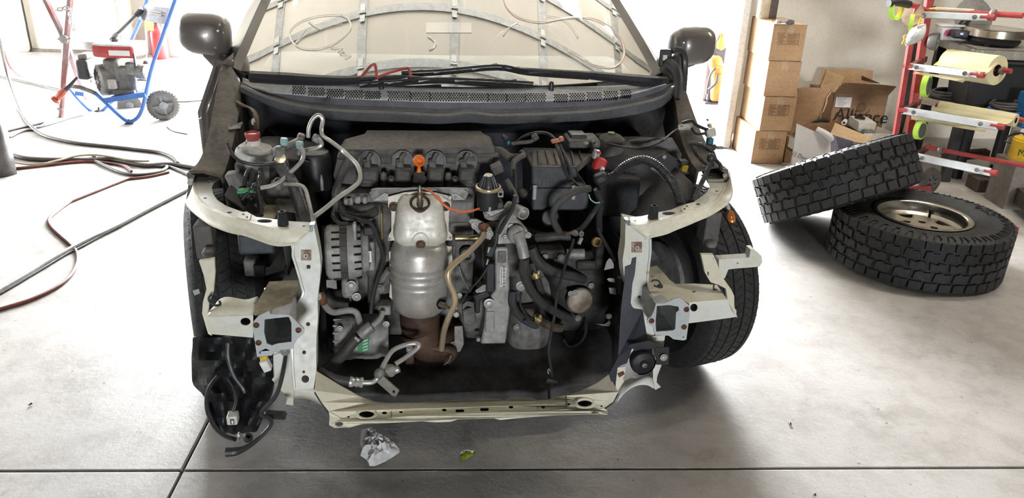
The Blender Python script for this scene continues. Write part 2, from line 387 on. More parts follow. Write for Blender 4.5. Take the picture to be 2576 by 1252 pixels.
# ================================================================ the car
CAR = thing('car', 'dark brown sedan stripped of hood, bumper and fenders, engine bay exposed', 'car', ORG, YAW, local=True)
M_PAINT = mat('brown_grey_paint', grime=0.05, col=(.15, .133, .122), rough=.3, metal=.15, var=.06, scale=3, coat=.6)
M_APRON = mat('dusty_apron_paint', (.13, .105, .085), .5, .2, var=.25, scale=9, col2=(.05, .045, .042))
M_COWL = mat('cowl_plastic', (.60, .60, .60), .42, var=.1, scale=40, bump=.05, bscale=300)
M_BLK = mat('satin_black', (.030, .030, .034), .4, var=.1)
M_VOID = mat('black_hole', (.003, .003, .003), .9)
M_DARK = mat('underhood_dark', (.050, .050, .054), .6, var=.2, scale=20, col2=(.045, .042, .04))
def nm(x0, x1, n): return [x0 + (x1 - x0) * i / (n - 1) for i in range(n)]
# --- windshield
def ws(u, v):
    x = u * (.735 - .135 * v); y = .80 + .235 * u * u * (1 - .25 * v) + .98 * v
    z = .925 + .485 * v - .055 * v * v - .02 * u * u * v
    return Vector((x, y, z))
def glassmat():
    m = bpy.data.materials.new('windshield_glass'); m.use_nodes = True; nt = m.node_tree; N = nt.nodes; K = nt.links
    for n in list(N): N.remove(n)
    o = N.new('ShaderNodeOutputMaterial'); mx = N.new('ShaderNodeMixShader'); tr = N.new('ShaderNodeBsdfTransparent'); gl = N.new('ShaderNodeBsdfGlossy')
    tr.inputs['Color'].default_value = (.62, .68, .64, 1); gl.inputs['Roughness'].default_value = .015; gl.inputs['Color'].default_value = (1, .99, .96, 1)
    lw = N.new('ShaderNodeFresnel'); lw.inputs['IOR'].default_value = 1.5
    mp = N.new('ShaderNodeMapRange'); mp.inputs['From Min'].default_value = 0; mp.inputs['From Max'].default_value = .3; mp.inputs['To Min'].default_value = .68; mp.inputs['To Max'].default_value = .95
    K.new(lw.outputs[0], mp.inputs['Value']); K.new(mp.outputs[0], mx.inputs[0]); K.new(tr.outputs[0], mx.inputs[1]); K.new(gl.outputs[0], mx.inputs[2]); K.new(mx.outputs[0], o.inputs[0])
    return m
M_GLASS = glassmat()
wsh = MB().loft([[ws(u, v) for u in nm(-1, 1, 33)] for v in nm(0, 1, 25)]).build('windshield', M_GLASS, CAR, fix=False)
# black ceramic border of the glass
fb = MB()
fb.loft([[ws(u, v) + Vector((0, .004, -.006)) for u in nm(-1, 1, 33)] for v in nm(0, .045, 3)])
for s in (-1, 1): fb.loft([[ws(s * u, v) + Vector((0, .004, -.006)) for u in nm(.93, 1, 3)] for v in nm(.045, 1, 15)])
fb.build('glass_border', M_BLK, wsh)
# --- A pillars, roof, doors, rear body: a plain closed saloon shell
def shell():
    for s in (-1, 1):
        mb = MB(); rows = []
        for v in nm(0, 1, 9):
            a = ws(s * 1.0, v); b = ws(s, v) + Vector((s * .085, .05 + .03 * v, -.02)); c = b + Vector((s * .03, .10, -.03)); d = a + Vector((-s * .015, .08, -.06))
            rows.append([a, a + Vector((s * .03, .0, .012)), b, c, d])
        mb.loft(rows, closed=True, caps=True)
        mb.build('a_pillar', M_PAINT, CAR, smooth=50)
shell()
# roof
rf = []
for u in nm(-1, 1, 15):
    e = ws(u, 1); rf.append([e, e + Vector((0, .06, .022)), Vector((u * .60, 2.35, 1.445 - .05 * u * u)), Vector((u * .60, 2.85, 1.43 - .05 * u * u)), Vector((u * .58, 3.15, 1.36 - .05 * u * u))])
rf = [catmull(r, 4) for r in rf]
MB().loft(rf).build('roof', M_PAINT, CAR, solid=.02)
MB().loft([[Vector((u * .58, 3.15, 1.355 - .05 * u * u)) + (Vector((u * .08, .62, -.36)) * t) for u in nm(-1, 1, 9)] for t in nm(0, 1, 5)]).build('rear_window', mat('tinted_glass', (.02, .025, .025), .05, alpha=.35), CAR)
for s in (-1, 1):
    # side body below the belt line, from the front door to the tail
    prof = [(.79, .15), (.85, .22), (.865, .30), (.875, .55), (.862, .78), (.80, .93), (.765, .955)]
    ys = [1.02, 1.3, 2.0, 2.6, 3.2, 3.7, 3.95]
    k = {1.02: 1.0, 1.3: 1.0, 2.0: 1.01, 2.6: 1.01, 3.2: 1.0, 3.7: .94, 3.95: .84}
    MB().loft([[Vector((s * x * k[y], y, z)) for x, z in prof] for y in ys]).build('body_side', M_PAINT, CAR, solid=.03)
    MB().loft([[Vector((s * (.865 if z < .8 else .79), y, z)) for z in (.30, .78, .95)] for y in (1.02, 1.12)]).build('door_edge', M_PAINT, CAR, solid=.05)
    gl = MB(); b0 = [Vector((s * .76, 1.22, .955)), Vector((s * .76, 3.25, .955))]
    gl.loft([[Vector((s * (.76 - .155 * t), y0 + (y1 - y0) * t, .955 + .43 * t)) for t in nm(0, 1, 5)] for y0, y1 in ((1.30, 1.92), (2.0, 2.0), (2.05, 2.06))])
    gl.loft([[Vector((s * (.76 - .155 * t), y0 + (y1 - y0) * t, .955 + .43 * t)) for t in nm(0, 1, 5)] for y0, y1 in ((2.15, 2.16), (2.8, 2.78), (3.25, 2.95))])
    gl.build('side_window', mat('side_glass', (.55, .62, .6), .03, alpha=.25), CAR)
    MB().bar((s * .765, 2.1, .95), (s * .605, 2.11, 1.40), .10, .03, up=(0, 1, 0)).build('b_pillar', M_BLK, CAR)
    MB().tube([ws(s, 1) + Vector((s * .02, .03, -.02)), (s * .62, 2.2, 1.40), (s * .61, 2.8, 1.385), (s * .68, 3.4, 1.05)], .03, 8).build('roof_rail', M_PAINT, CAR)
    MB().loft([[Vector((s * x, y, z)) for x, z in ((.60, 1.36), (.72, 1.0), (.78, .93))] for y in (3.0, 3.4)]).build('c_pillar', M_PAINT, CAR, solid=.03)
MB().loft([[Vector((u * .74, y, z - .04 * u * u)) for u in nm(-1, 1, 7)] for y, z in ((3.75, 1.0), (3.98, .98), (4.05, .85), (4.08, .55), (4.02, .2))]).build('trunk', M_PAINT, CAR, solid=.02)
MB().loft([[Vector((x, y, z)) for x in nm(-.8, .8, 5)] for y, z in ((.98, .42), (1.0, .15), (2.5, .14), (2.95, .14), (3.0, .2), (3.95, .2), (4.0, .3))]).build('underbody', M_BLK, CAR, solid=.02)
MB().tube([(-.08, .7, .17), (-.05, 1.0, .11), (-.05, 2.2, .11), (.1, 2.7, .13), (.1, 3.0, .15)], [.03, .03, .03, .08, .08], 12, 4).build('exhaust', M_BLK, CAR)
# --- interior: dashboard, seats, steering wheel
ds = MB(); ds.loft([[Vector((x, y + .16 * (x / .7) ** 2, z - .02 * (x / .7) ** 2)) for x in nm(-.68, .68, 9)] for y, z in ((.92, .93), (1.15, .945), (1.38, .93), (1.50, .86), (1.50, .5))])
ds.build('dashboard', mat('grey_trim', (.10, .10, .095), .7, var=.05), CAR)
for s in (-1, 1):
    st = MB(); st.loft([[Vector((s * .36 + x, y, z)) for x, y, z in ((-.24, 2.0, .42), (.24, 2.0, .42), (.24, 2.55, .40), (-.24, 2.55, .40))], [Vector((s * .36 + x, y, z)) for x, y, z in ((-.24, 1.98, .58), (.24, 1.98, .58), (.24, 2.5, .52), (-.24, 2.5, .52))]], closed=True, caps=True)
    st.loft([[Vector((s * .36 + x, y, z)) for x, y, z in ((-.23, 2.42, .52), (.23, 2.42, .52), (.23, 2.56, .50), (-.23, 2.56, .50))], [Vector((s * .36 + x, y, z)) for x, y, z in ((-.2, 2.62, 1.08), (.2, 2.62, 1.08), (.2, 2.72, 1.06), (-.2, 2.72, 1.06))]], closed=True, caps=True)
    st.box((s * .36, 2.70, 1.18), (.24, .10, .18)); st.build('seat', mat('seat_cloth', (.09, .085, .08), .9), CAR, bevel=.03)
sw = MB(); cx = Vector((.36, 1.62, .86)); ax = Vector((0, .87, .35)); x_, y_, z_ = frame(ax)
sw.tube([cx + (x_ * math.cos(2 * math.pi * i / 16) + y_ * math.sin(2 * math.pi * i / 16)) * .185 for i in range(16)], .014, 8, 2, closed=True)
sw.bar(cx - x_ * .18, cx + x_ * .18, .03, .06); sw.cyl(cx, cx - ax * .2, .05, 12); sw.build('steering_wheel', M_BLK, CAR)

# --- cowl: perforated panel, dark face, rolled lip (traced across, laid at their real depth)
def resamp(pts, n, f=None):
    P = catmull([Vector((p[0], p[1], 0)) for p in pts], 8); d = [0]
    for i in range(1, len(P)): d.append(d[-1] + (P[i] - P[i - 1]).length)
    out = []; j = 0
    for i in range(n):
        t = d[-1] * i / (n - 1)
        while j < len(d) - 2 and d[j + 1] < t: j += 1
        k = (t - d[j]) / max(1e-9, d[j + 1] - d[j]); out.append(P[j].lerp(P[j + 1], k))
    return out
def acrossY(px, y0, k=.20): u = (px - 1165) / 545.0; return y0 + k * u * u
CA = [(610, 196), (640, 205), (760, 210), (960, 216), (1180, 220), (1400, 219), (1600, 213), (1676, 197)]
CB = [(604, 205), (650, 228), (720, 237), (860, 248), (1060, 256), (1180, 258), (1400, 254), (1560, 243), (1692, 208)]
CC = [(606, 216), (668, 243), (760, 268), (860, 279), (1000, 284), (1100, 290), (1140, 289), (1180, 283), (1220, 288), (1262, 290), (1450, 283), (1560, 270), (1657, 247), (1697, 220)]
CD = [(606, 232), (668, 262), (760, 292), (860, 303), (1000, 308), (1100, 312), (1180, 308), (1262, 312), (1450, 306), (1560, 295), (1657, 272), (1697, 236)]
NC = 49
def row(pts, y0, k=.20): return [L(p.x, p.y, y=acrossY(p.x, y0, k)) for p in resamp(pts, NC)]
rC, rD = row(CC, .69), row(CD, .71)
PXC = nm(610, 1676, NC)
def lin(P, x): return next((a[1] + (b[1] - a[1]) * (x - a[0]) / (b[0] - a[0]) for a, b in zip(P, P[1:]) if a[0] <= x <= b[0]), P[-1][1])
CAs = [(q.x, q.y) for q in resamp(CA, 120)]; CBs = [(q.x, q.y) for q in resamp(CB, 120)]
def panel(px, t): return L(px, lin(CAs, px) * (1 - t) + lin(CBs, px) * t, y=acrossY(px, .815 - .07 * t))
rA, rB = [panel(x, 0) for x in PXC], [panel(x, 1) for x in PXC]
cw = MB().loft([[panel(x, t_) for x in PXC] for t_ in nm(0, 1, 6)]).build('cowl_panel', M_COWL, CAR, solid=.003)
MB().loft([[a + Vector((0, .14, -.035)) for a in rA], [a + Vector((0, .02, -.02)) for a in rA], rA]).build('cowl_gutter', M_BLK, cw)
rB2 = [L(p.x, p.y, y=acrossY(p.x, .745)) for p in resamp(CB, NC)]
MB().loft([rB2, [b.lerp(c, .5) + Vector((0, .02, -.005)) for b, c in zip(rB2, rC)], [c + Vector((0, .012, .004)) for c in rC]]).build('cowl_face', mat('dark_panel', (.15, .15, .172), .35, var=.1), CAR)
MB().loft([[c + Vector((0, .014, .003)) for c in rC], [c + Vector((0, 0, .006)) for c in rC], [c + Vector((0, -.012, 0)) for c in rC], [d + Vector((0, -.01, .004)) for d in rD], rD, [d + Vector((0, .05, -.01)) for d in rD]]).build('cowl_lip', mat('lip_rubber', (.16, .16, .165), .45, var=.1), CAR)
# firewall below the lip
fw = MB(); fw.loft([[d + Vector((0, .05, -.01)) for d in rD], [Vector((d.x * 1.02, .98, d.z - .1)) for d in rD], [Vector((d.x * 1.02, 1.0, .45)) for d in rD], [Vector((d.x, 1.05, .2)) for d in rD]])
fw.build('firewall', mat('firewall_dark', (.052, .053, .068), .55, var=.2, scale=8), CAR)
# perforations in slanted groups, each a little countersunk cup
ho = MB()
groups = [('k', 555, 655, 688, 742, 5), ('k', 680, 805, 700, 754, 6), ('k', 825, 955, 712, 768, 7), ('k', 970, 1110, 722, 776, 7), ('k', 1122, 1245, 728, 780, 7), ('k', 1306, 1485, 730, 790, 9), ('k', 1480, 1640, 738, 794, 8), ('k', 1632, 1795, 740, 796, 8), ('k', 1782, 1935, 742, 797, 8),
          ('l', 5, 155, 745, 800, 8), ('l', 150, 300, 747, 800, 8), ('l', 298, 445, 747, 800, 8), ('l', 445, 605, 744, 797, 8), ('l', 672, 778, 750, 798, 6), ('l', 795, 912, 742, 792, 6), ('l', 932, 1045, 736, 786, 6), ('l', 1065, 1172, 728, 780, 6), ('l', 1195, 1277, 718, 768, 5)]
def onrow(px, py): a_, b_ = lin(CAs, px), lin(CBs, px); return panel(px, (py - a_) / (b_ - a_))
for v, x0, x1, y0, y1, nx in groups:
    for r_ in range(5):
        for c_ in range(nx):
            x = x0 + (x1 - x0) * (c_ + .5 * (r_ % 2)) / (nx - .3); y = y0 + (y1 - y0) * r_ / 4
            p = onrow(*V(v, x, y)); ho.lathe([(.0025, -.003), (.0025, .0038), (.0, .004)], p, (0, -.42, .9), 7)
ho.build('vent_perforations', M_VOID, cw, kind='stuff')
# washer nozzles
for px, py in ((960, 222), (1386, 226)):
    p = onrow(px, py); mb = MB(); mb.lathe([(.010, -.004), (.0085, .022), (.006, .028), (0, .030)], p, (0, -.1, 1), 12); mb.build('washer_nozzle', M_BLK, cw)

# --- wipers: blade frame, rubber, arm
def wiper(name, arm, blade, lift):
    P = [L(a[0], a[1], y=a[2]) for a in arm]; w = MB().tube(P, [.020, .021, .016, .010, .007], 8, 5).build(name, mat('wiper_black', (.03, .03, .034), .35, var=.05), CAR)
    B = [L(a[0], a[1], y=a[2]) for a in blade]
    MB().tube(B, .006, 6, 4).build('blade', M_RUBBER, w)
    fr = MB(); fr.tube([b + Vector((0, -.004, .012)) for b in B], .0045, 6, 4)
    C = catmull(B, 4)
    for i in range(0, len(C) - 2, 3): fr.bar(C[i] + Vector((0, -.002, .004)), C[i + 2] + Vector((0, -.004, .018)), .005, .005)
    fr.build('blade_frame', mat('wiper_steel', (.10, .10, .11), .3, .6), w)
    return w
wiper('wiper', [(632, 193, .93), (720, 198, .89), (860, 203, .84), (1020, 196, .815), (1110, 205, .81)], [(905, 217, .80), (1000, 211, .80), (1110, 206, .80), (1250, 211, .80), (1340, 216, .82)], 0)
wiper('wiper', [(1675, 207, .95), (1600, 202, .91), (1520, 193, .87), (1400, 182, .85), (1262, 172, .84)], [(1010, 190, .85), (1120, 184, .84), (1250, 173, .84), (1330, 186, .84), (1480, 197, .86)], 0)
# --- door mirrors
def mirror(s, pts_tip):
    mb = MB()
    rows = []
    c0 = L(*((516, 84) if s < 0 else (1740, 114)), y=1.16)
    for t, sc in ((-.075, .55), (-.06, .82), (-.03, .97), (0, 1.0), (.04, .97), (.07, .90)):
        r_ = []
        for i in range(20):
            a = 2 * math.pi * i / 20; ca, sa = math.cos(a), math.sin(a)
            sx = .086 * (abs(ca) ** .6) * (1 if ca > 0 else -1); sz = .074 * (abs(sa) ** .65) * (1 if sa > 0 else -1)
            if sa < 0: sz *= (1.0 - .25 * s * ca)
            r_.append(c0 + Vector((sx * sc, t, sz * sc + .012 * s * ca * 0)))
        rows.append(r_)
    mb.loft(rows, closed=True, caps=True)
    h = mb.build('mirror_housing', M_PAINT, CAR, smooth=60)
    MB().loft([[c0 + Vector((.076 * math.copysign(abs(math.cos(2 * math.pi * i / 20)) ** .55, math.cos(2 * math.pi * i / 20)) * k, .072 - .01 * (k < 1), .064 * math.copysign(abs(math.sin(2 * math.pi * i / 20)) ** .6, math.sin(2 * math.pi * i / 20)) * k)) for i in range(20)] for k in (1, .01)], closed=True).build('mirror_glass', mat('mirror_silver', (.8, .8, .8), .02, 1.0, var=0), h)
    st = MB(); st.loft([[c0 + Vector((-s * .075, -.03, -.02)) + Vector(d) for d in ((0, -.03, 0), (0, .05, 0), (s * .07, .05, -.045), (s * .085, -.03, -.045))],
                        [Vector((s * .80, 1.17, .955)) + Vector(d) for d in ((0, -.04, 0), (0, .06, 0), (s * .05, .06, -.035), (s * .05, -.04, -.035))],
                        [Vector((s * .765, 1.15, .90)) + Vector(d) for d in ((0, -.06, 0), (0, .09, 0), (s * .05, .09, -.05), (s * .05, -.06, -.05))]], closed=True, caps=True)
    st.build('mirror_stalk', M_PAINT, h, bevel=.008, smooth=60)
    MB().lathe([(.004, 0), (.004, .002), (0, .003)], c0 + Vector((-s * .06, -.073, .02)), (0, -1, 0), 8).build('marker_dot', mat('white_dot', (.9, .9, .9), .3), h)
mirror(-1, None); mirror(1, None)
# ================================================================ front structure: sheet-metal members at their real depth
M_WMETAL = mat('white_primer_metal', grime=0.14, col=(.66, .675, .655), rough=.38, metal=.0, var=.05, scale=7, coat=.15, col2=(.62, .61, .52))
M_WMETAL2 = mat('cream_primer_metal', grime=0.16, col=(.80, .77, .63), rough=.42, metal=.0, var=.08, scale=6, col2=(.70, .67, .54))
M_GMETAL = mat('grey_bracket_metal', grime=0.14, col=(.50, .53, .54), rough=.4, metal=.1, var=.08, scale=9)
M_RUST = mat('rusty_steel', (.20, .075, .035), .8, .1, var=.3, scale=60, col2=(.08, .04, .025))
M_DUSTY = mat('dusty_cream_plate', (.42, .36, .25), .7, var=.2, scale=18, col2=(.25, .21, .16))
M_STEEL = mat('bright_steel', (.38, .38, .37), .5, .4, var=.1, scale=30)
M_DULL = mat('dull_aluminium', (.30, .30, .29), .55, .4, var=.2, scale=28, bump=.12, bscale=120)
M_HOSE = mat('black_hose', (.062, .060, .060), .5, var=.15, scale=30)
M_LOOM = mat('black_conduit', (.032, .032, .035), .4, var=.1)
def mapper(v, y=None, z=None):
    def f(x, yy):
        px, py = V(v, x, yy)
        d = y(px, py) if callable(y) else y
        if z is not None: return L(px, py, z=z(px, py) if callable(z) else z)
        return L(px, py, y=d)
    return f
def sheet(name, v, outer, m, parent, y=None, z=None, t=.003, tv=None, holes=(), bevel=0, smooth=30, label=None):
    f = mapper(v, y, z); mb = MB()
    tv = Vector(tv) if tv is not None else (Vector((0, t, 0)) if z is None else Vector((0, 0, -t)))
    mb.prism([f(*p) for p in outer], tv, [[f(*p) for p in h] for h in holes], flat=[outer] + list(holes))
    return mb.build(name, m, parent, smooth=smooth, bevel=bevel, label=label)
def strip(name, v, A, B, m, parent, fa, fb, n=24, solid=.003, label=None, mid=None):   # skin between two traced edges
    ra = [fa(p.x, p.y) for p in resamp(A, n)]; rb = [fb(p.x, p.y) for p in resamp(B, n)]
    rows = [ra] + ([[a.lerp(b, .5) + Vector(mid) for a, b in zip(ra, rb)]] if mid else []) + [rb]
    return MB().loft(rows).build(name, m, parent, solid=solid, label=label)
def up(px, py): return .15 - .12 * (py - 565) / 415          # the uprights lean back towards the top

# --- lower tie bar
r1 = [(110, 40), (200, 95), (290, 150), (450, 235), (560, 275), (680, 288), (900, 285), (1130, 270), (1400, 258), (1520, 253), (1565, 270), (1605, 250), (1770, 250), (1820, 267), (1910, 262), (1945, 240), (2000, 232), (2140, 200), (2280, 130), (2365, 68)]
r2 = [(95, 190), (150, 280), (205, 350), (300, 405), (500, 415), (690, 400), (830, 387), (1100, 378), (1300, 366), (1500, 358), (1700, 352), (1900, 345), (2040, 335), (2150, 340), (2250, 342), (2330, 325), (2400, 275), (2440, 200)]
r3 = [(215, 385), (208, 455), (250, 478), (370, 472), (470, 445), (700, 437), (930, 425), (1030, 434), (1140, 430), (1200, 411), (1330, 408), (1480, 402), (1530, 416), (1630, 405), (1800, 390), (2000, 378), (2200, 372), (2360, 376)]
def ipol(P, x):
    for a, b in zip(P, P[1:]):
        if a[0] <= x <= b[0]: return a[1] + (b[1] - a[1]) * (x - a[0]) / (b[0] - a[0])
    return P[0][1] if x < P[0][0] else P[-1][1]
def tie_y(x, y):
    a, b = ipol(r1, x), ipol(r2, x); k = max(0, min(1, (y - a) / max(8, b - a))); return .055 - .065 * k
fT = lambda x, y: L(*V('j', x, y), y=tie_y(x, y))
TIE = MB(); H = [ell('j', *h) for h in ((497, 375, 62, 33), (635, 362, 20, 10), (357, 392, 12, 7), (763, 356, 14, 8), (1097, 340, 18, 10), (1612, 317, 18, 11), (1861, 318, 15, 9), (2180, 290, 58, 29), (2050, 295, 20, 10), (2310, 309, 10, 6))]
for cx, cy in ((1217, 346), (1407, 336)): H.append([(cx - 35, cy), (cx - 28, cy - 10), (cx + 28, cy - 11), (cx + 35, cy - 1), (cx + 28, cy + 10), (cx - 28, cy + 11)])
TIE.prism([fT(*p) for p in r1 + r2[::-1]], (0, .004, -.004), [[fT(*p) for p in h] for h in H], flat=[r1 + r2[::-1]] + H)
tie = TIE.build('tie_bar', M_WMETAL2, CAR, smooth=25, label='cream painted lower crossmember')
fl_ = MB(); r2b = [p for p in r2 if 200 < p[0] < 2380]
fo = [(212, 385)] + r2b + [(2360, 350)] + [q for q in r3[::-1] if q != (215, 385)]; fh = [ell('j', 285, 447, 33, 17), ell('j', 2262, 357, 34, 8)]; ny = len(r2b) + 2
fl_.prism([L(*V('j', *q), y=-.012 if i < ny else -.03) for i, q in enumerate(fo)], (0, .003, -.003), [[L(*V('j', *q), y=-.024) for q in h] for h in fh], flat=[fo] + fh)
fl_.build('tie_bar_flange', M_WMETAL2, tie, smooth=25)
for cx, cy, rx in ((497, 372, 70), (2180, 288, 66)):
    c = [fT(*p) + Vector((0, -.002, .001)) for p in ell('j', cx, cy, rx, rx * .53, 20)]; MB().tube(c, .0045, 6, 1, closed=True).build('hole_collar', M_WMETAL2, tie)
for x, m_ in ((680, 0), (2035, 0), (1810, 0)): MB().tube([fT(x, ipol(r1, x) + 4), fT(x + 6, (ipol(r1, x) + ipol(r2, x)) / 2), fT(x + 10, ipol(r2, x) - 2)], .0022, 6, 3).build('weld_seam', mat('seam_shadow', (.35, .33, .26), .7), tie)
# back wall of the bar, closing the box section
MB().loft([[L(*V('j', *p), y=.056) for p in r1], [L(*V('j', *p), y=.058) + Vector((0, .004, -.05)) for p in r1]]).build('tie_bar_back', M_WMETAL2, tie, solid=.003)
_ra = [L(*V('j', q.x, q.y), y=-.006) + Vector((0, 0, -.006)) for q in resamp(r2, 30)]; _rb = [L(*V('j', q.x, q.y), y=.058) + Vector((0, .004, -.05)) for q in resamp(r1, 30)]
MB().loft([_ra, _rb]).build('tie_bar_bottom', M_DARK, tie, solid=.003)

# --- uprights
LU = [(737, 580), (779, 584), (789, 566), (797, 602), (804, 640), (807, 668), (805, 700), (799, 750), (800, 799), (796, 852), (796, 933), (789, 978), (739, 980), (735, 933), (733, 870), (733, 790), (760, 743), (758, 725), (741, 660), (735, 636), (731, 615)]
sq = lambda x, y, a: [(x - a, y - a), (x + a, y - a), (x + a, y + a), (x - a, y + a)]
lu = sheet('upright', '', LU, M_WMETAL, CAR, y=up, t=.05, bevel=.003, holes=[sq(776, 671, 4.5), ell('', 775, 815, 5), ell('', 765, 886, 5), ell('', 768, 953, 9.5), ell('', 764, 935, 3.5)])
RU = [(1574, 553), (1620, 563), (1637, 596), (1635, 636), (1631, 669), (1627, 713), (1635, 740), (1649, 762), (1650, 800), (1645, 860), (1629, 855), (1621, 810), (1617, 780), (1597, 778), (1587, 767), (1580, 720), (1570, 695), (1566, 655), (1572, 615)]
ru = sheet('upright', '', RU, M_WMETAL, CAR, y=up, t=.05, bevel=.003, holes=[ell('', 1608, 747, 4)])
for u_, (x, y) in ((lu, (770, 642)), (ru, (1602, 622))):
    pl = sheet('nut_plate', '', sq(x, y, 13), mat('rust_bloom', (.36, .32, .29), .6, var=.2, scale=70, col2=(.26, .11, .06)), u_, y=lambda a, b: up(a, b) - .003, t=.004)
    p = L(x, y, y=up(x, y) - .004); MB().lathe([(.006, 0), (.006, .004), (.003, .004), (.003, -.002)], p, (0, -1, 0), 12, close=False).build('weld_nut', M_GMETAL, u_)
# fold line flange along the outer edge of each upright
for u_, P in ((lu, [(741, 600), (737, 640), (744, 665), (760, 722), (762, 742), (737, 788), (735, 860), (737, 930), (741, 978)]), (ru, [(1636, 600), (1636, 636), (1632, 669), (1629, 713), (1637, 740), (1650, 762)])):
    MB().tube([L(x, y, y=up(x, y) - .002) for x, y in P], .0035, 6, 4).build('flange_bead', M_WMETAL, u_)
# lower outer plates of the uprights and their arched feet
sheet('foot_plate', 'e', [(553, 612), (655, 578), (668, 800), (665, 893), (622, 887), (632, 852), (545, 748), (562, 728)], M_WMETAL, lu, y=.065, t=.004)
sheet('foot_plate', 'h', [(465, 680), (572, 668), (556, 770), (540, 920), (505, 1010), (500, 1060), (535, 1098), (490, 1122), (475, 1080), (470, 1020), (470, 900)], M_WMETAL, ru, y=.06, t=.004)
strip('foot_arch', 'e', [(668, 806), (700, 800), (750, 800), (785, 802)], [(668, 862), (700, 855), (760, 862), (850, 905)], M_WMETAL, lu, mapper('e', y=.035), mapper('e', y=.06), 12, mid=(0, -.006, .004))
strip('foot_arch', 'h', [(240, 1062), (320, 1035), (400, 1008), (455, 1022), (476, 1060)], [(165, 1235), (240, 1140), (330, 1088), (420, 1082), (480, 1112)], M_WMETAL, ru, mapper('h', y=.04), mapper('h', y=.02), 14)
sheet('gusset', 'h', [(172, 940), (245, 925), (240, 990), (222, 1025), (230, 1060), (320, 1005), (320, 1040), (240, 1075), (165, 1150), (160, 1050)], M_WMETAL2, ru, y=.05, t=.003)
sheet('rust_patch', 'h', [(176, 990), (225, 968), (238, 990), (190, 1020)], M_RUST, ru, y=.047, t=.002)

# --- upper rails
ztop = .722
def rail(name, v, top, F, G, holes, tab, zl):
    f = mapper(v, z=ztop)
    mb = MB(); mb.prism([f(*p) for p in top], (0, 0, -.003), [[f(*p) for p in h] for h in holes], flat=[top] + list(holes)); o = mb.build(name, M_WMETAL, CAR, smooth=30, bevel=.001)
    ra = [f(p.x, p.y) for p in resamp(F, 26)]; g = resamp(G, 26)
    rb = [L(*V(v, p.x, p.y), y=a.y + .004) for a, p in zip(ra, g)]
    MB().loft([[a + Vector((0, .012, .0)) for a in ra], ra, [a + Vector((0, -.002, -.004)) for a in ra], [a.lerp(b, .6) + Vector((0, .006, 0)) for a, b in zip(ra, rb)], [b + Vector((0, .002, .004)) for b in rb], [b + Vector((0, -.006, 0)) for b in rb]]).build('rail_face', M_WMETAL2, o, solid=.0025, smooth=40)
    return o
TL = [(150, 490), (335, 497), (290, 535), (275, 575), (285, 615), (320, 665), (390, 710), (500, 750), (560, 762), (610, 790), (720, 803), (850, 822), (1012, 830), (1008, 893), (860, 892), (700, 866), (600, 842), (520, 822), (420, 797), (300, 748), (230, 712), (175, 655), (145, 600), (135, 540)]
lr = rail('upper_rail', 'a', TL, [(135, 500), (135, 540), (145, 600), (175, 655), (230, 712), (300, 748), (420, 797), (520, 822), (600, 842), (700, 866), (860, 892), (1008, 893)], [(82, 640), (85, 690), (120, 735), (165, 775), (250, 838), (330, 875), (420, 905), (520, 925), (620, 958), (720, 993), (800, 1003), (925, 990)],
          [ell('a', 228, 650, 14, 5), ell('a', 408, 757, 20, 6), ell('a', 672, 821, 58, 14), ell('a', 967, 858, 11, 5), sq(253, 527, 8)], None, 0)
TR_ = [(130, 793), (220, 785), (340, 757), (440, 738), (500, 712), (560, 692), (610, 680), (660, 645), (715, 603), (732, 560), (715, 510), (665, 475), (740, 460), (832, 458), (852, 470), (862, 520), (850, 580), (800, 650), (760, 690), (690, 722), (600, 748), (480, 783), (300, 832), (225, 850), (140, 850)]
rr_ = rail('upper_rail', 'g', TR_, [(140, 850), (225, 850), (300, 832), (480, 783), (600, 748), (690, 722), (760, 690), (800, 650), (850, 580), (862, 520), (852, 470)], [(240, 955), (290, 940), (400, 915), (470, 885), (560, 850), (640, 815), (720, 782), (800, 735), (870, 680), (897, 600), (872, 440)],
           [ell('g', 645, 695, 18, 7), ell('g', 782, 597, 14, 5), ell('g', 425, 763, 52, 14), ell('g', 733, 495, 14, 6), ell('g', 172, 820, 9, 4)], None, 0)
for o, v, (x, y), pts, hs in ((lr, 'a', (812, 850), [(460, 790), (490, 755), (540, 750), (575, 770), (560, 808), (490, 800)], [(514, 770), (541, 792)]), (rr_, 'g', (306, 800), [(515, 735), (530, 705), (570, 695), (615, 715), (600, 745), (530, 745)], [(560, 709), (542, 730)])):
    f = mapper(v, z=ztop + .004); MB().prism([f(*p) for p in pts], (0, 0, -.004), [[f(*p) for p in ell(v, a, b, 8, 7)] for a, b in hs]).build('mount_tab', M_WMETAL2, o, bevel=.001)
    p = L(*V(v, x, y), z=ztop); MB().lathe([(.0135, -.004), (.0135, .006), (.0105, .034), (.0095, .036), (.006, .036), (.005, .030), (0, .030)], p, (0, 0, 1), 16).build('rubber_post', M_RUBBER, o)
# chrome-bright ends of the rails (bare cut metal)
for o, v, P in ((lr, 'a', [(1010, 850), (1046, 848), (1032, 905), (1000, 905)]), (rr_, 'g', [(100, 815), (125, 812), (150, 850), (120, 858)])): sheet('cut_end', v, P, mat('bare_metal', (.5, .55, .6), .2, .9), o, y=.085, t=.02)
# riveted brown splice plates where the rails meet the aprons
for v, P, bl, yy in (('a', [(105, 470), (148, 485), (133, 540), (140, 640), (112, 690), (85, 670), (98, 560)], [(118, 512), (112, 535), (105, 650)], .43), ('g', [(832, 428), (868, 434), (885, 520), (893, 600), (872, 612), (862, 520), (850, 465), (820, 450)], [(846, 478), (850, 508), (868, 553), (878, 608)], .41)):
    o = sheet('splice_plate', v, P, M_APRON, CAR, y=yy, t=.008)
    for a, b in bl: MB().hexbolt(L(*V(v, a, b), y=yy), (0, -1, .3), .005).build('splice_bolt', M_STEEL, o)

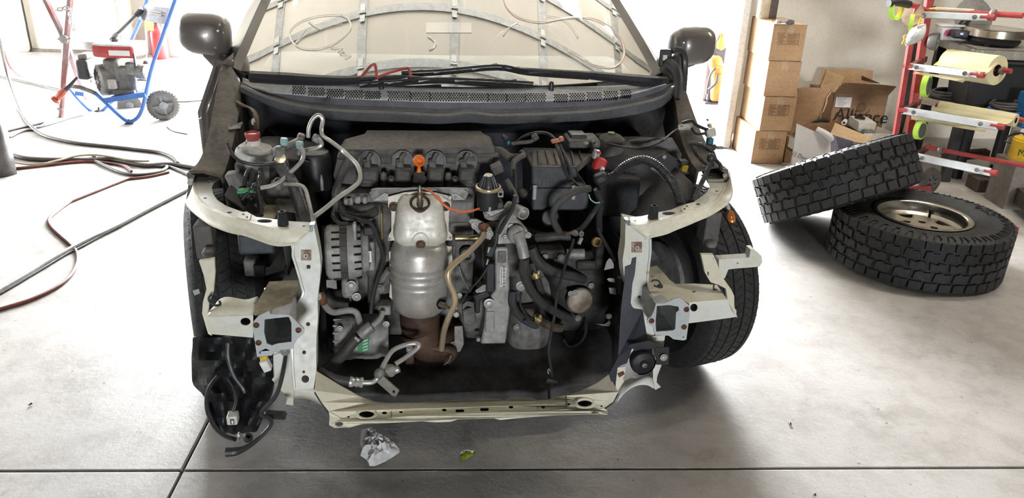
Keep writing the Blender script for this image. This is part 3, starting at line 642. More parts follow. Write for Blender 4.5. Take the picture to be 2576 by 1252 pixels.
# --- crash box mounts
def crash(v, outer, opening, bolts, hole, yb):
    o = sheet('crash_box_mount', v, outer, M_GMETAL, CAR, y=-.035, t=.006, bevel=.0015, holes=[opening, ell(v, hole[0], hole[1], 6, 6)])
    f = mapper(v, y=-.033); a = [f(*p) for p in opening]; c = sum(a, Vector()) / len(a)
    b = [Vector((c.x + (p.x - c.x) * .82, .34, c.z - .03 + (p.z - c.z) * .75)) for p in a]
    MB().loft([a, [p + Vector((0, .05, 0)) for p in a], b, [c + Vector((0, .375, 0))] * len(a)], closed=True).build('box_tunnel', mat('tunnel_grey', (.55, .57, .58), .55, var=.15), o)
    for x, y in bolts: MB().lathe([(.0075, 0), (.007, .002), (.004, .003), (.0035, .001), (0, .001)], L(*V(v, x, y), y=-.036), (0, -1, 0), 14).build('bolt_ring', M_RUST, o)
    return o
crash('e', [(437, 430), (470, 392), (530, 362), (537, 380), (640, 384), (660, 396), (682, 420), (728, 465), (725, 490), (692, 515), (668, 555), (665, 575), (600, 580), (560, 596), (545, 612), (462, 622), (450, 540), (440, 470)], [(505, 410), (575, 402), (640, 395), (655, 430), (656, 535), (575, 545), (545, 556), (517, 545), (502, 480)], [(457, 442), (470, 541), (695, 470)], (478, 596), 0)
crash('h', [(650, 365), (690, 357), (720, 380), (778, 430), (772, 520), (760, 610), (747, 705), (720, 712), (640, 702), (600, 672), (490, 670), (470, 600), (427, 575), (422, 540), (455, 518), (485, 450), (495, 405), (560, 405), (600, 390)], [(503, 427), (600, 418), (682, 432), (688, 460), (662, 482), (655, 615), (640, 628), (497, 640), (492, 560)], [(748, 455), (728, 600), (458, 550)], (722, 684), 0)

# --- lamp brackets either side
lb = sheet('lamp_bracket', 'e', [(178, 393), (300, 390), (440, 384), (440, 512), (330, 503), (205, 492), (186, 470)], M_WMETAL, CAR, y=.01, t=.003, holes=[ell('e', 397, 422, 29, 22)])
fz = mapper('e', z=lambda px, py: .505 - .0 * px)
strip('bracket_shelf', 'e', [(180, 392), (300, 389), (440, 384)], [(215, 350), (250, 300), (300, 285), (400, 300), (465, 282), (472, 300)], M_WMETAL2, lb, mapper('e', y=.012), mapper('e', y=.11), 14, mid=(0, 0, .004))
sheet('bracket_arm', 'e', [(133, 80), (180, 75), (222, 66), (226, 150), (217, 255), (190, 320), (184, 392), (205, 490), (208, 505), (185, 492), (152, 380), (156, 318), (176, 240), (160, 160)], M_WMETAL2, lb, y=lambda px, py: .12 - .1 * (py - 650) / 190, t=.012, bevel=.002)
sheet('apron_plate', 'e', [(470, 300), (530, 196), (690, 188), (700, 240), (655, 290), (645, 378), (530, 372), (455, 382), (440, 372)], M_DUSTY, lb, z=.532, t=.003)
rb_ = sheet('lamp_bracket', 'h', [(770, 398), (880, 385), (1085, 372), (1162, 462), (1160, 517), (960, 545), (768, 570)], M_WMETAL, CAR, y=.0, t=.003, holes=[ell('h', 810, 440, 31, 33)])
sheet('bracket_shelf', 'h', [(425, 110), (500, 90), (560, 150), (610, 210), (655, 243), (820, 240), (1000, 250), (1085, 372), (880, 386), (770, 398), (700, 372), (500, 398), (440, 300), (418, 230)], M_WMETAL2, rb_, z=.535, t=.003, holes=[ell('h', 808, 306, 17, 8), ell('h', 462, 178, 10, 4)])
sheet('bracket_arm', 'h', [(870, 0), (972, 0), (1052, 195), (1120, 290), (1145, 345), (1146, 432), (1172, 528), (1150, 500), (1088, 374), (1077, 285), (1010, 250), (950, 232), (902, 150)], M_WMETAL2, rb_, y=lambda px, py: .11 - .11 * (py - 640) / 120, t=.012, bevel=.002, holes=[ell('h', 928, 158, 8, 18, 10), ell('h', 972, 32, 5, 6, 8)])
ob = sheet('outer_bracket', 'g', [(800, 1110), (1028, 1096), (1038, 1036), (1068, 1034), (1082, 1062), (1120, 1082), (1127, 1130), (1105, 1165), (930, 1178), (872, 1186), (852, 1235), (845, 1252), (815, 1252), (800, 1160)], M_WMETAL, rb_, y=.12, t=.03, bevel=.003, holes=[ell('g', 942, 1138, 8, 4, 8)])
# two black cable ties in the shelf, one bent under the left bracket
for P in ([(458, 225), (475, 212), (510, 215), (532, 240), (530, 262), (500, 265), (478, 255)], [(985, 300), (972, 270), (985, 245), (1020, 238)], ):
    t = MB().tube([L(*V('h', *p), y=.055) for p in P], .0022, 6, 4); q = L(*V('h', *(P[4] if len(P) > 5 else P[0])), y=.05); t.box(q, (.012, .01, .008)); t.build('cable_tie', M_BLK, rb_)
MB().tube([L(*V('e', *p), y=.06) for p in ((205, 270), (190, 290), (200, 315), (225, 330), (255, 325), (250, 305))], .003, 6, 4).build('cable_tie', M_BLK, lb)

# --- inner aprons running back to the cowl, strut towers, wheel liners
def apron(s, edge_o, edge_i, v):
    A = [L(*V(v, p[0], p[1]), y=p[2]) for p in edge_o]; B = [L(*V(v, p[0], p[1]), y=p[2]) for p in edge_i]
    A, B = catmull(A, 5), catmull(B, 5)
    o = MB().loft([[a + Vector((s * .004, 0, -.10)) for a in A], A, [a.lerp(b, .45) + Vector((0, 0, .008)) for a, b in zip(A, B)], B, [b + Vector((-s * .015, 0, -.14)) for b in B]]).build('apron', M_APRON, CAR, solid=.004)
    return o
ap_l = apron(-1, [(565, 150, 1.05), (545, 230, .86), (528, 330, .66), (505, 400, .52), (472, 436, .44)], [(602, 200, .98), (604, 262, .84), (590, 335, .66), (572, 410, .52), (556, 447, .45)], '')
ap_r = apron(1, [(1712, 190, 1.02), (1742, 280, .80), (1770, 350, .63), (1800, 400, .52), (1828, 425, .44)], [(1690, 215, .96), (1702, 270, .82), (1712, 340, .66), (1735, 400, .53), (1757, 432, .45)], '')
# left fender-mount tab and brown hinge bracket
hb = MB(); P = T('k', [(85, 800, .84), (150, 830, .80), (215, 850, .76), (240, 900, .73), (245, 980, .71), (245, 1030, .70)]); Q = T('k', [(120, 800, .84), (190, 835, .80), (255, 870, .76), (282, 920, .73), (287, 990, .71), (285, 1022, .70)])
hb.loft([catmull(P, 4), catmull(Q, 4)]); hbo = hb.build('hinge_bracket', mat('brown_bracket', (.20, .15, .105), .45, .3), CAR, solid=.006)
for (a, b, rx, ry, mm) in ((233, 890, 8, 8, 0), (242, 955, 16, 28, 1), (250, 1004, 8, 6, 0)): MB().prism([p + Vector((0, -.004, .0)) for p in T('k', ell('k', a, b, rx, ry), .715)], (0, .002, 0)).build('bracket_hole', [M_VOID, mat('slot_light', (.7, .66, .52), .6)][mm], hbo)
for v, P, yy in (('k', [(40, 985), (60, 968), (155, 965), (140, 1000), (45, 1010)], .70), ('l', [(1645, 985), (1680, 975), (1745, 975), (1745, 1010), (1650, 1015)], .66)):
    o = sheet('fender_tab', v, P, M_STEEL, CAR, z=L(*V(v, *P[0]), y=yy).z, t=.004, holes=[ell(v, P[0][0] + 30, P[0][1] + 8, 9, 5, 8)])
    q = T(v, [P[2], (P[2][0] + (12 if v == 'l' else -100), P[2][1] + 55), (P[2][0] + (28 if v == 'l' else -112), P[2][1] + 80)], yy); MB().tube(q, .004, 6, 3).build('tab_leg', M_STEEL, o)
for s in (-1, 1):
    MB().loft([[Vector((s * x, y, z)) for x, z in ((.50, .30), (.52, .60), (.66, .74))] for y in (.28, .5, .75, .98)]).build('wheelhouse', M_DARK, CAR, solid=.004)
    tw = MB(); tw.lathe([(.15, -.25), (.14, -.02), (.125, .0), (.06, .012), (.0, .014)], (s * .55, .66, .76), (-s * .12, 0, 1), 20); tw.build('strut_tower', M_DARK, CAR)
sheet('apron_panel', 'l', [(1260, 1110), (1420, 1085), (1600, 1085), (1700, 1252), (1640, 1320), (1420, 1300), (1330, 1220)], mat('apron_grey', (.16, .15, .145), .5, .2, var=.15), CAR, y=.60, t=.006)
# black hood hinge arm by the right pillar
hh = MB(); P = T('l', [(1545, 430, .98), (1570, 500, .95), (1630, 560, .90), (1650, 660, .86), (1640, 780, .82)]); hh.tube(P, [.02, .022, .02, .016, .01], 8, 5); hho = hh.build('hood_hinge', M_BLK, CAR)
hc = L(*V('l', 1545, 455), y=.955); MB().box(hc, (.045, .012, .06)).build('hinge_plate', M_BLK, hho, bevel=.004); MB().box(hc + Vector((-.004, -.008, .002)), (.016, .004, .018)).build('hinge_label', mat('white_sticker', (.85, .85, .85), .5), hho)
MB().tube([hc + Vector((.02, -.01, .03)), hc + Vector((.06, .0, .02)), hc + Vector((.075, 0, -.03)), hc + Vector((.07, -.03, -.12))], .013, 8, 5).build('hinge_spring', M_BLK, hho)

# --- front wheels (turned a little), tyres with circumferential grooves
def tyre_prof(R0, Wd, rim, grooves, gd=.007, gw=.007):
    h = Wd / 2; P = [(rim, -h * .78), (rim + .012, -h * .86), ((R0 + rim) / 2, -h * 1.04), (R0 - .028, -h * .97), (R0 - .012, -h * .86)]
    xs = []
    for g in grooves: xs += [(R0 - .003 * abs(g / h) ** 2 * 2, g - gw / 2), (R0 - gd, g - gw / 2 + .001), (R0 - gd, g + gw / 2 - .001), (R0 - .003 * abs(g / h) ** 2 * 2, g + gw / 2)]
    P += [(R0 - .004, -h * .78)] + xs + [(R0 - .004, h * .78)]
    return P + [(R0 - .012, h * .86), (R0 - .028, h * .97), ((R0 + rim) / 2, h * 1.04), (rim + .012, h * .86), (rim, h * .78)]
def sipemat():
    m = mat('tyre_tread', (.024, .024, .025), .7, var=.2, scale=40); return m
for s, c in ((-1, Vector((-.755, .60, .316))), (1, Vector((.765, .60, .316)))):
    ax = Vector((math.cos(R(15)), math.sin(R(15)), 0)) * s
    if s < 0: ax = Vector((-math.cos(R(12)), -math.sin(R(12)), 0))
    w = MB(); w.lathe(tyre_prof(.316, .20, .195, (-.058, -.02, .02, .058)), c, ax, 72, close=False); tw = w.build('tyre', sipemat(), CAR, smooth=30)
    x_, y_, z_ = frame(ax); sp = MB()
    for k in range(72):
        a = 2 * math.pi * k / 72
        for h0, h1, da in ((-.086, -.064, .03), (-.050, -.028, .045), (-.013, .013, -.05), (.028, .050, .045), (.064, .086, -.03)):
            rq = lambda h: .3148 - .011 * max(0, (abs(h) - .062) / .024); p0 = c + z_ * h0 + (x_ * math.cos(a) + y_ * math.sin(a)) * rq(h0); p1 = c + z_ * h1 + (x_ * math.cos(a + da) + y_ * math.sin(a + da)) * rq(h1)
            sp.bar(p0, p1, .0022, .003, up=x_ * math.cos(a) + y_ * math.sin(a))
    sp.build('sipes', M_VOID, tw, kind='stuff')
    rm = MB(); rm.lathe([(.196, -.075), (.19, -.06), (.17, -.05), (.17, .05), (.19, .062), (.2, .078), (.19, .075), (.165, .055), (.15, .02), (.06, .03), (.0, .035)], c, ax, 40); rm.build('rim', mat('steel_rim', (.25, .25, .26), .4, .7), CAR)
    dk = MB(); dk.lathe([(.13, -.03), (.13, -.01), (.07, -.01), (.07, .02), (0, .02)], c - ax * .06, ax, 30); dk.build('brake_disc', M_DULL, CAR)
    MB().tube([c - ax * .1, c - ax * .25 + Vector((0, 0, .02)), Vector((s * .25, .62, .33))], .02, 8, 3).build('drive_shaft', M_DARK, CAR)
    MB().tube([c - ax * .1 + Vector((0, .05, .06)), Vector((s * .58, .66, .5)), Vector((s * .55, .66, .74))], .035, 10, 2).build('strut', M_DARK, CAR)
    MB().bar(c - ax * .1 + Vector((0, 0, -.12)), Vector((s * .33, .68, .2)), .10, .04).build('control_arm', M_DARK, CAR)
# rear wheels
for s in (-1, 1):
    c = Vector((s * .76, 3.28, .316)); w = MB(); w.lathe(tyre_prof(.316, .20, .195, (-.058, -.02, .02, .058)), c, (s, 0, 0), 48, close=False); w.build('tyre', sipemat(), CAR, smooth=30)
    rm = MB(); rm.lathe([(.196, -.075), (.17, -.05), (.17, .05), (.2, .078), (.165, .055), (.06, .03), (.0, .035)], c, (s, 0, 0), 32); rm.build('rim', MATS['steel_rim'], CAR)
# --- subframe cross member below the engine, and hanging splash shield
sf = MB(); sf.loft([[Vector((x, y + dy, z)) for y, z in ((.19, .10), (.18, .155), (.27, .20), (.42, .215), (.46, .12))] for x, dy in ((-.48, .12), (-.42, .02), (-.2, 0), (.2, 0), (.42, .02), (.48, .12))], closed=True, caps=True); sf.build('subframe', mat('subframe_dark', (.075, .075, .078), .6, var=.3, scale=14, col2=(.02, .018, .018)), CAR, bevel=.006)
sf2 = MB(); sf2.loft([[Vector((x, .55 + y, z)) for y, z in ((0, .13), (0, .19), (.22, .19), (.22, .13))] for x in (-.5, .5)], closed=True, caps=True); sf2.build('subframe_rear', MATS['subframe_dark'], CAR, bevel=.01)
for s in (-1, 1): MB().bar((s * .50, .34, .44), (s * .47, .95, .42), .07, .12).build('frame_rail', mat('rail_dark', (.07, .075, .078), .5, var=.25), CAR, bevel=.006)

for s in (-1, 1):
    MB().loft([[Vector((s * x, y, z)) for x, z in ((.42, .13), (.47, .20), (.475, .42), (.455, .56))] for y in (.24, .36, .55, .80)]).build('splash_shield', M_BLK, CAR, solid=.004)
# ================================================================ engine bay
M_COVER = mat('dusty_grey_plastic', (.13, .122, .11), .6, var=.2, scale=9, col2=(.075, .072, .07))
M_COIL = mat('coil_plastic', (.085, .081, .078), .55, var=.15)
M_SHIELD = mat('heat_shield_steel', (.68, .68, .64), .45, .2, var=.1, scale=8, col2=(.60, .56, .46), bump=.04, bscale=40)
M_CAT = mat('cat_shield_steel', (.60, .60, .585), .38, .45, var=.12, scale=12, col2=(.42, .39, .34), bump=.06, bscale=90)
M_BROWN = mat('heat_browned_iron', (.13, .075, .05), .6, .45, var=.3, scale=18, col2=(.05, .032, .025))
M_BRONZE = mat('bronze_tube', grime=0.04, col=(.66, .52, .32), rough=.26, metal=.6, var=.05, scale=9, col2=(.52, .43, .33))
M_ALU = mat('cast_aluminium', (.44, .44, .43), .55, .25, var=.2, scale=22, bump=.15, bscale=90, col2=(.26, .25, .24))
M_ALUD = mat('dirty_cast_aluminium', (.25, .243, .235), .65, .2, var=.3, scale=18, bump=.15, bscale=80, col2=(.10, .096, .092))
M_TUBE = mat('aluminium_line', grime=0.15, col=(.60, .59, .56), rough=.32, metal=.5, var=.1, scale=20)
M_ORANGE = mat('orange_plastic', (.85, .20, .03), .4, var=.05)
M_LABEL = mat('white_label', (.82, .82, .80), .5, var=.03)
M_INK = mat('label_ink', (.03, .03, .03), .6)
def S(v, y=.3): return mpp(L(1180, 700, y=y)) * vpx(v)             # metres per close-up pixel at that depth
def P1(v, x, y, d): return L(*V(v, x, y), y=d)
def tubeT(name, v, pts, rpx, m, parent=CAR, n=9, sm=6, **k):
    mb = MB(); mb.tube(T(v, pts), rpx * S(v, pts[len(pts) // 2][2]), n, sm, **k); return mb.build(name, m, parent)
def corr(name, pts, r, m, parent=CAR, step=.006):                   # corrugated conduit
    P = catmull(pts, 10); d = [0]
    for i in range(1, len(P)): d.append(d[-1] + (P[i] - P[i - 1]).length)
    n = int(d[-1] / (step / 2)); Q = []; rs = []; j = 0
    for i in range(n):
        t = d[-1] * i / (n - 1)
        while j < len(d) - 2 and d[j + 1] < t: j += 1
        Q.append(P[j].lerp(P[j + 1], (t - d[j]) / max(1e-9, d[j + 1] - d[j]))); rs.append(r if i % 2 else r * .86)
    return MB().tube(Q, rs, 10, 1).build(name, m, parent, smooth=20)
def boxT(name, v, x, y, w, h, d, dep, m, parent=CAR, bev=.004, rot=0, label=None):   # box whose front centre is seen at (x, y); w, h in close-up pixels
    c = P1(v, x, y, d); s = S(v, d); a = R(rot)
    return MB().box(c + Vector((0, dep / 2, 0)), (w * s, dep, h * s), ax=(math.cos(a), 0, -math.sin(a)), ay=(0, 1, 0)).build(name, m, parent, bevel=bev, label=label)
def boltT(v, x, y, d, rpx, m, parent, axis=(0, -1, .1)): return MB().hexbolt(P1(v, x, y, d), axis, rpx * S(v, d)).build('bolt', m, parent)

# --- block mass, gearbox mass behind everything
blk = MB(); blk.loft([[Vector((x, y, z)) for x, y in ((-.40, .44), (.02, .42), (.02, .72), (-.40, .72))] for z in (.18, .30, .55, .70)], closed=True, caps=True); blk.build('engine_block', M_ALUD, CAR, bevel=.02)
for i in range(5): MB().bar((-.36 + i * .08, .435, .22), (-.36 + i * .08, .435, .52), .012, .03).build('block_rib', M_ALUD, bpy.data.objects['engine_block'], bevel=.003)
gb = MB(); gb.lathe([(.10, 0), (.17, .02), (.185, .07), (.17, .16), (.14, .26), (.12, .36), (.09, .40), (0, .41)], (.03, .58, .34), (1, 0, 0), 24); gbo = gb.build('gearbox', M_ALUD, CAR, smooth=40)
for i in range(9): MB().bar((.09, .58 + .182 * math.cos(R(100 + i * 20)), .34 + .182 * math.sin(R(100 + i * 20))), (.30, .58 + .135 * math.cos(R(100 + i * 20)), .34 + .135 * math.sin(R(100 + i * 20))), .008, .02).build('gearbox_rib', M_ALUD, gbo)

# --- valve cover with coils
vc = sheet('valve_cover', 'b', [(190, 300), (240, 225), (445, 168), (470, 130), (1640, 135), (1660, 160), (1735, 192), (1740, 350), (1600, 362), (1590, 560), (430, 575), (180, 550), (148, 480)], M_COVER, CAR, y=lambda px, py: .47 + .16 * max(0, (372 - py)) / 40, t=.12, bevel=.006)
boxT('cover_ridge', 'b', 1000, 300, 1480, 60, .462, .05, M_COVER, vc, .012)
boxT('cover_pad', 'b', 670, 330, 110, 70, .455, .03, M_COVER, vc, .006); boxT('cover_pad', 'b', 1490, 325, 440, 70, .458, .03, M_COVER, vc, .006)
for x, w in ((670, 60), (1150, 160), (1290, 60)): boxT('cover_slot', 'b', x, 174, w, 9, .585, .01, M_VOID, vc, 0)
for cx in (505, 832, 1152, 1460):
    s = S('b', .44); c = P1('b', cx, 335, .458)
    MB().lathe([(100 * s, 0), (100 * s, .004), (88 * s, .004), (80 * s, -.015), (0, -.018)], c, (0, -1, .25), 20).build('coil_recess', M_BLK, vc)
    co = boxT('ignition_coil', 'b', cx + 5, 495, 150, 150, .40, .055, M_COIL, CAR, .006, rot=4)
    boxT('coil_lid', 'b', cx + 8, 478, 128, 100, .395, .01, M_COIL, co, .004, rot=4)
    boxT('coil_foot', 'b', cx, 572, 170, 40, .40, .05, M_COIL, co, .006, rot=2)
    boxT('coil_connector', 'b', cx - 25, 378, 70, 80, .42, .03, mat('connector_grey', (.10, .10, .10), .5), co, .004, rot=-8)
    tubeT('coil_wire', 'b', [(cx - 20, 350, .43), (cx - 10, 310, .43), (cx + 10, 275, .445), (cx + 25, 262, .47)], 19, M_COVER, co)
    MB().lathe([(30 * s, 0), (30 * s, .012), (14 * s, .014), (12 * s, .006), (0, .006)], P1('b', cx - 112, 522, .405), (0, -.7, .7), 14).build('coil_ear', M_COIL, co)
    boltT('b', cx - 112, 518, .395, 14, M_DULL, co, (0, -.7, .7))
for x in (645, 1282):
    o = MB().lathe([(34 * s, -.04), (34 * s, .0), (28 * s, .012), (18 * s, .014), (0, .016)], P1('b', x, 490, .42), (0, 0, 1), 14).build('cover_stud', M_COVER, CAR); MB().cyl(P1('b', x, 595, .42), P1('b', x, 560, .42), 20 * s, 10).build('stud_spacer', M_DULL, o); boltT('b', x, 462, .418, 18, M_DULL, o, (0, 0, 1))
# oil dipstick: orange ring on a black cap
dp = MB(); dc = P1('b', 993, 330, .40); s = S('b', .40)
dp.lathe([(0, -.0175), (.010, -.015), (.0165, -.006), (.0178, .002), (.0165, .009), (.010, .0135), (.0085, .010), (.006, .004), (0, .004)], dc, (.25, -.93, .15), 22)
dp.lathe([(.008, -.034), (.006, -.026), (.005, -.020), (.006, -.013), (.0, -.01)], dc, (0, 0, 1), 14); dpo = dp.build('dipstick_handle', M_ORANGE, CAR, smooth=50, label='orange dipstick ring')
MB().lathe([(.019, -.065), (.019, -.052), (.0165, -.050), (.0165, -.036), (.010, -.033), (0, -.033)], dc, (0, 0, 1), 18).build('dipstick_cap', M_COIL, dpo)

# --- bracket behind the manifold shield
br = sheet('shield_bracket', 'b', [(505, 640), (560, 605), (1420, 600), (1482, 648), (1450, 712), (1330, 718), (1300, 668), (700, 670), (690, 722), (545, 722)], M_DULL, CAR, y=.335, t=.004)
MB().tube(T('b', [(525, 622, .33), (565, 603, .33), (800, 601, .33), (1415, 599, .33), (1468, 628, .33)]), 7 * S('b'), 8, 4).build('bracket_edge', M_STEEL, br)
for P in ([(540, 722), (655, 645), (690, 655), (690, 722)], [(1320, 655), (1360, 650), (1452, 712), (1325, 718)]): sheet('bracket_wing', 'b', P, M_STEEL, br, y=.33, t=.003)
for x, y in ((638, 702), (1352, 695)): MB().lathe([(12 * s, 0), (12 * s, .003), (0, .004)], P1('b', x, y, .327), (0, -1, 0), 12).build('rivet', M_STEEL, br)

# --- manifold heat shield
def bulge(name, v, rows, yb, m, parent, n=18, p=.62):
    out = []
    for (yy, xl, xr, d) in rows:
        a, b = P1(v, xl, yy, yb - d * .4), P1(v, xr, yy, yb - d * .4); z = P1(v, (xl + xr) / 2, yy, yb - d).z; cx, rx = (a.x + b.x) / 2, (b.x - a.x) / 2; r_ = []
        for i in range(n + 1):
            t = math.pi * i / n; c, s_ = math.cos(t), math.sin(t)
            r_.append(Vector((cx - rx * math.copysign(abs(c) ** p, c), yb - d * abs(s_) ** p, z)))
        out.append(r_)
    return MB().loft(out).build(name, m, parent, smooth=60, solid=.002)
hs = sheet('manifold_shield', 'b', [(690, 685), (850, 642), (980, 632), (1160, 645), (1312, 682), (1312, 765), (1290, 830), (1285, 1020), (1322, 1060), (1322, 1112), (1230, 1112), (770, 1115), (692, 1115), (696, 1060), (722, 1020), (722, 830), (690, 780)], M_SHIELD, CAR, y=.315, t=.003, label='silver stamped heat shield over the exhaust manifold')
bulge('shield_dome', 'b', [(668, 860, 1150, .002), (695, 835, 1185, .03), (760, 795, 1212, .045), (830, 775, 1232, .055), (920, 765, 1243, .062), (1010, 758, 1252, .066), (1060, 746, 1266, .072), (1110, 744, 1272, .072), (1150, 760, 1262, .07), (1180, 820, 1200, .06), (1192, 880, 1140, .02)], .315, M_SHIELD, hs, p=.42)
c = P1('b', 1003, 765, .272); s = S('b', .26)
MB().lathe([(70 * s, -.012), (78 * s, .0), (95 * s, .008), (98 * s, .011), (86 * s, .012), (72 * s, .004), (64 * s, -.008), (0, -.01)], c, (0, -.55, .83), 28).build('sensor_port', M_BROWN, hs)
MB().lathe([(30 * s, -.014), (34 * s, 0), (34 * s, .012), (24 * s, .014), (24 * s, .030), (19 * s, .034), (22 * s, .038), (22 * s, .044), (15 * s, .048), (15 * s, .054), (9 * s, .058), (0, .06)], c, (0, -.12, 1), 14).build('oxygen_sensor', mat('sensor_metal', (.36, .31, .24), .35, .9), hs)
for x, y, d in ((745, 780, .312), (1255, 778, .312)): MB().hexbolt(P1('b', x, y, d), (0, -1, .1), 32 * s).build('shield_bolt', M_BROWN, hs)
c2 = P1('b', 1010, 1150, .243); MB().hexbolt(c2, (0, -1, .1), 32 * s).build('shield_bolt', M_BROWN, hs)
MB().tube([P1('b', 1010 + 82 * math.cos(R(a)), 1128 - 85 * math.sin(R(a)), .243) for a in range(-15, 200, 20)], 8 * s, 8, 3).build('boss_arch', M_SHIELD, hs)
for x, y in ((707, 1098), (1302, 1088), (733, 1190), (1288, 1178), (870, 665), (1285, 680)): MB().lathe([(9 * s, 0), (9 * s, .003), (0, .004)], P1('b', x, y, .312), (0, -1, 0), 10).build('rivet', M_STEEL, hs)

# --- catalytic converter: ribbed shield, flanges, browned pipe below
cs = S('d', .27)
def crow(y): return P1('d', 722, y, .225).z
cx = P1('d', 722, 500, .225).x
prof = [(y, r) for y, r in ((272, 118), (290, 150), (320, 176), (350, 185), (395, 186), (418, 192), (432, 192), (446, 181), (458, 190), (474, 192), (488, 180), (502, 190), (520, 192), (536, 180), (548, 190), (562, 192), (580, 184), (620, 184), (660, 183), (700, 178), (735, 160), (745, 150))]
ct = MB().lathe([(r * cs, crow(y) - crow(745)) for y, r in prof[::-1]], (cx, .30, crow(745)), (0, 0, 1), 40).build('catalytic_converter', M_CAT, CAR, smooth=60, label='ribbed silver catalytic converter shield')
for P in ([(517, 300), (545, 262), (560, 250), (640, 262), (560, 330), (545, 420), (540, 480), (545, 560), (542, 610), (520, 590), (528, 470)], [(930, 262), (880, 255), (830, 262), (890, 330), (910, 420), (915, 600), (930, 560), (936, 400)]): sheet('shield_flange', 'd', P, M_SHIELD, ct, y=.30, t=.003)
for x in (628, 822): MB().lathe([(18 * cs, 0), (14 * cs, .003), (0, .004)], P1('d', x, 272, .30), (0, -1, .3), 10).build('rivet', M_STEEL, ct)
oc = P1('d', 850, 648, .225); MB().lathe([(34 * cs, 0), (36 * cs, .004), (30 * cs, .004), (28 * cs, -.006), (0, -.006)], oc + Vector((.004, .012, 0)), (.62, -.78, 0), 18).build('port_hole', M_VOID, ct)
MB().lathe([(22 * cs, -.01), (24 * cs, .010), (15 * cs, .012), (15 * cs, .022), (19 * cs, .024), (19 * cs, .030), (9 * cs, .034), (9 * cs, .045), (0, .046)], oc + Vector((.008, .004, 0)), (.85, -.45, -.28), 12).build('oxygen_sensor', MATS['sensor_metal'], ct)
MB().tube(T('d', [(902, 672, .20), (925, 682, .2), (950, 675, .2), (965, 662, .21)]), 4 * cs, 6, 4).build('spring_clip', M_LABEL, ct)
pz = [(740, 135), (800, 136), (860, 132), (890, 122)]
dpipe = MB(); dpipe.lathe([(r * cs, crow(y) - crow(890)) for y, r in pz[::-1]], (cx, .30, crow(890)), (0, 0, 1), 30)
dpipe.tube([Vector((cx, .30, crow(880))), Vector((cx + .01, .30, crow(940))), Vector((cx + .03, .30, crow(985))), Vector((cx + .08, .32, crow(1010))), Vector((cx + .10, .42, crow(1020)))], [.058, .06, .058, .05, .045], 18, 5)
dpo2 = dpipe.build('exhaust_pipe', M_BROWN, CAR, smooth=50)
MB().tube(T('d', [(782, 950, .26), (800, 925, .255), (850, 930, .25), (920, 940, .25), (938, 965, .25), (900, 1010, .26)]), 30 * cs, 10, 4).build('pipe_flange', M_BROWN, dpo2)
sheet('pipe_hanger', 'd', [(948, 785), (1000, 782), (1008, 900), (985, 950), (930, 955), (922, 890), (948, 880)], mat('stainless_bracket', (.45, .44, .42), .35, .9), dpo2, y=.27, t=.004)
boltT('d', 655, 935, .235, 18, M_DULL, dpo2); boxT('pipe_lug', 'd', 655, 1000, 60, 90, .24, .03, M_BROWN, dpo2)
MB().tube(T('d', [(925, 975, .23), (910, 1010, .24), (880, 1035, .25)]), 5 * cs, 6, 3).build('weld_bead', M_STEEL, dpo2)

# --- recirculation pipe (bronze) and valve
eg = tubeT('recirculation_pipe', 'd', [(1140, 165, .29), (1128, 205, .275), (1050, 288, .24), (955, 365, .205), (908, 425, .19), (912, 490, .185), (943, 570, .185), (948, 640, .185), (905, 735, .19), (878, 820, .20), (862, 935, .225)], 21, M_BRONZE, sm=8, n=12)
ff = sheet('pipe_collar', 'b', [(1478, 920), (1495, 905), (1570, 905), (1640, 940), (1700, 985), (1728, 1050), (1700, 1110), (1640, 1090), (1590, 1060), (1530, 1000)], M_ALU, eg, y=.30, t=.008, bevel=.002)
boltT('b', 1547, 968, .297, 26, M_STEEL, ff); boltT('b', 1692, 1050, .297, 24, M_STEEL, ff)
MB().lathe([(60 * s, 0), (50 * s, .004), (30 * s, .012), (26 * s, .02)], P1('b', 1625, 975, .30), (.1, -.8, -.6), 16).build('collar_flare', M_RUST, eg)
vs_ = S('c', .33); vcn = P1('c', 88, 530, .33)
ev = MB().lathe([(80 * vs_, -.062), (84 * vs_, -.055), (84 * vs_, -.004), (70 * vs_, -.002), (66 * vs_, .004), (40 * vs_, .030), (34 * vs_, .034), (0, .034)], vcn, (0, -.05, 1), 26).build('recirculation_valve', M_BLK, CAR)
MB().lathe([(80 * vs_, -.006), (97 * vs_, -.006), (99 * vs_, -.002), (97 * vs_, .002), (82 * vs_, .003)], vcn, (0, -.05, 1), 30, close=False).build('valve_ring', M_BRONZE, ev)
MB().lathe([(34 * vs_, .0335), (30 * vs_, .037), (0, .0375)], vcn, (0, -.05, 1), 16).build('valve_cap', mat('pale_brass', (.75, .68, .55), .4, .6), ev)
for k in range(14):
    a = 2 * math.pi * k / 14; d_ = Vector((math.cos(a), math.sin(a), 0)); MB().bar(vcn + d_ * 72 * vs_, vcn + d_ * 38 * vs_ + Vector((0, 0, .031)), .003, .006).build('valve_rib', M_BLK, ev)
boxT('valve_lug', 'c', 187, 592, 44, 50, .30, .03, M_STEEL, ev, .002); MB().lathe([(14 * vs_, 0), (0, .001)], P1('c', 186, 590, .299), (0, -1, .1), 10).build('lug_hole', M_VOID, ev)
boxT('valve_plug', 'c', 165, 405, 90, 60, .36, .05, M_COIL, ev, .004, rot=-25); boxT('valve_base', 'c', 110, 690, 190, 70, .32, .05, M_COIL, ev)
sheet('valve_clip', 'c', [(95, 690), (112, 695), (105, 725), (90, 720)], M_STEEL, ev, y=.30, t=.002)
tubeT('signal_wire', 'b', [(1060, 612, .31), (1110, 632, .285), (1170, 690, .25), (1240, 762, .235), (1310, 808, .235), (1400, 832, .25), (1500, 824, .27), (1585, 800, .29)], 11, mat('orange_wire', (.80, .17, .06), .4, var=.05), CAR)

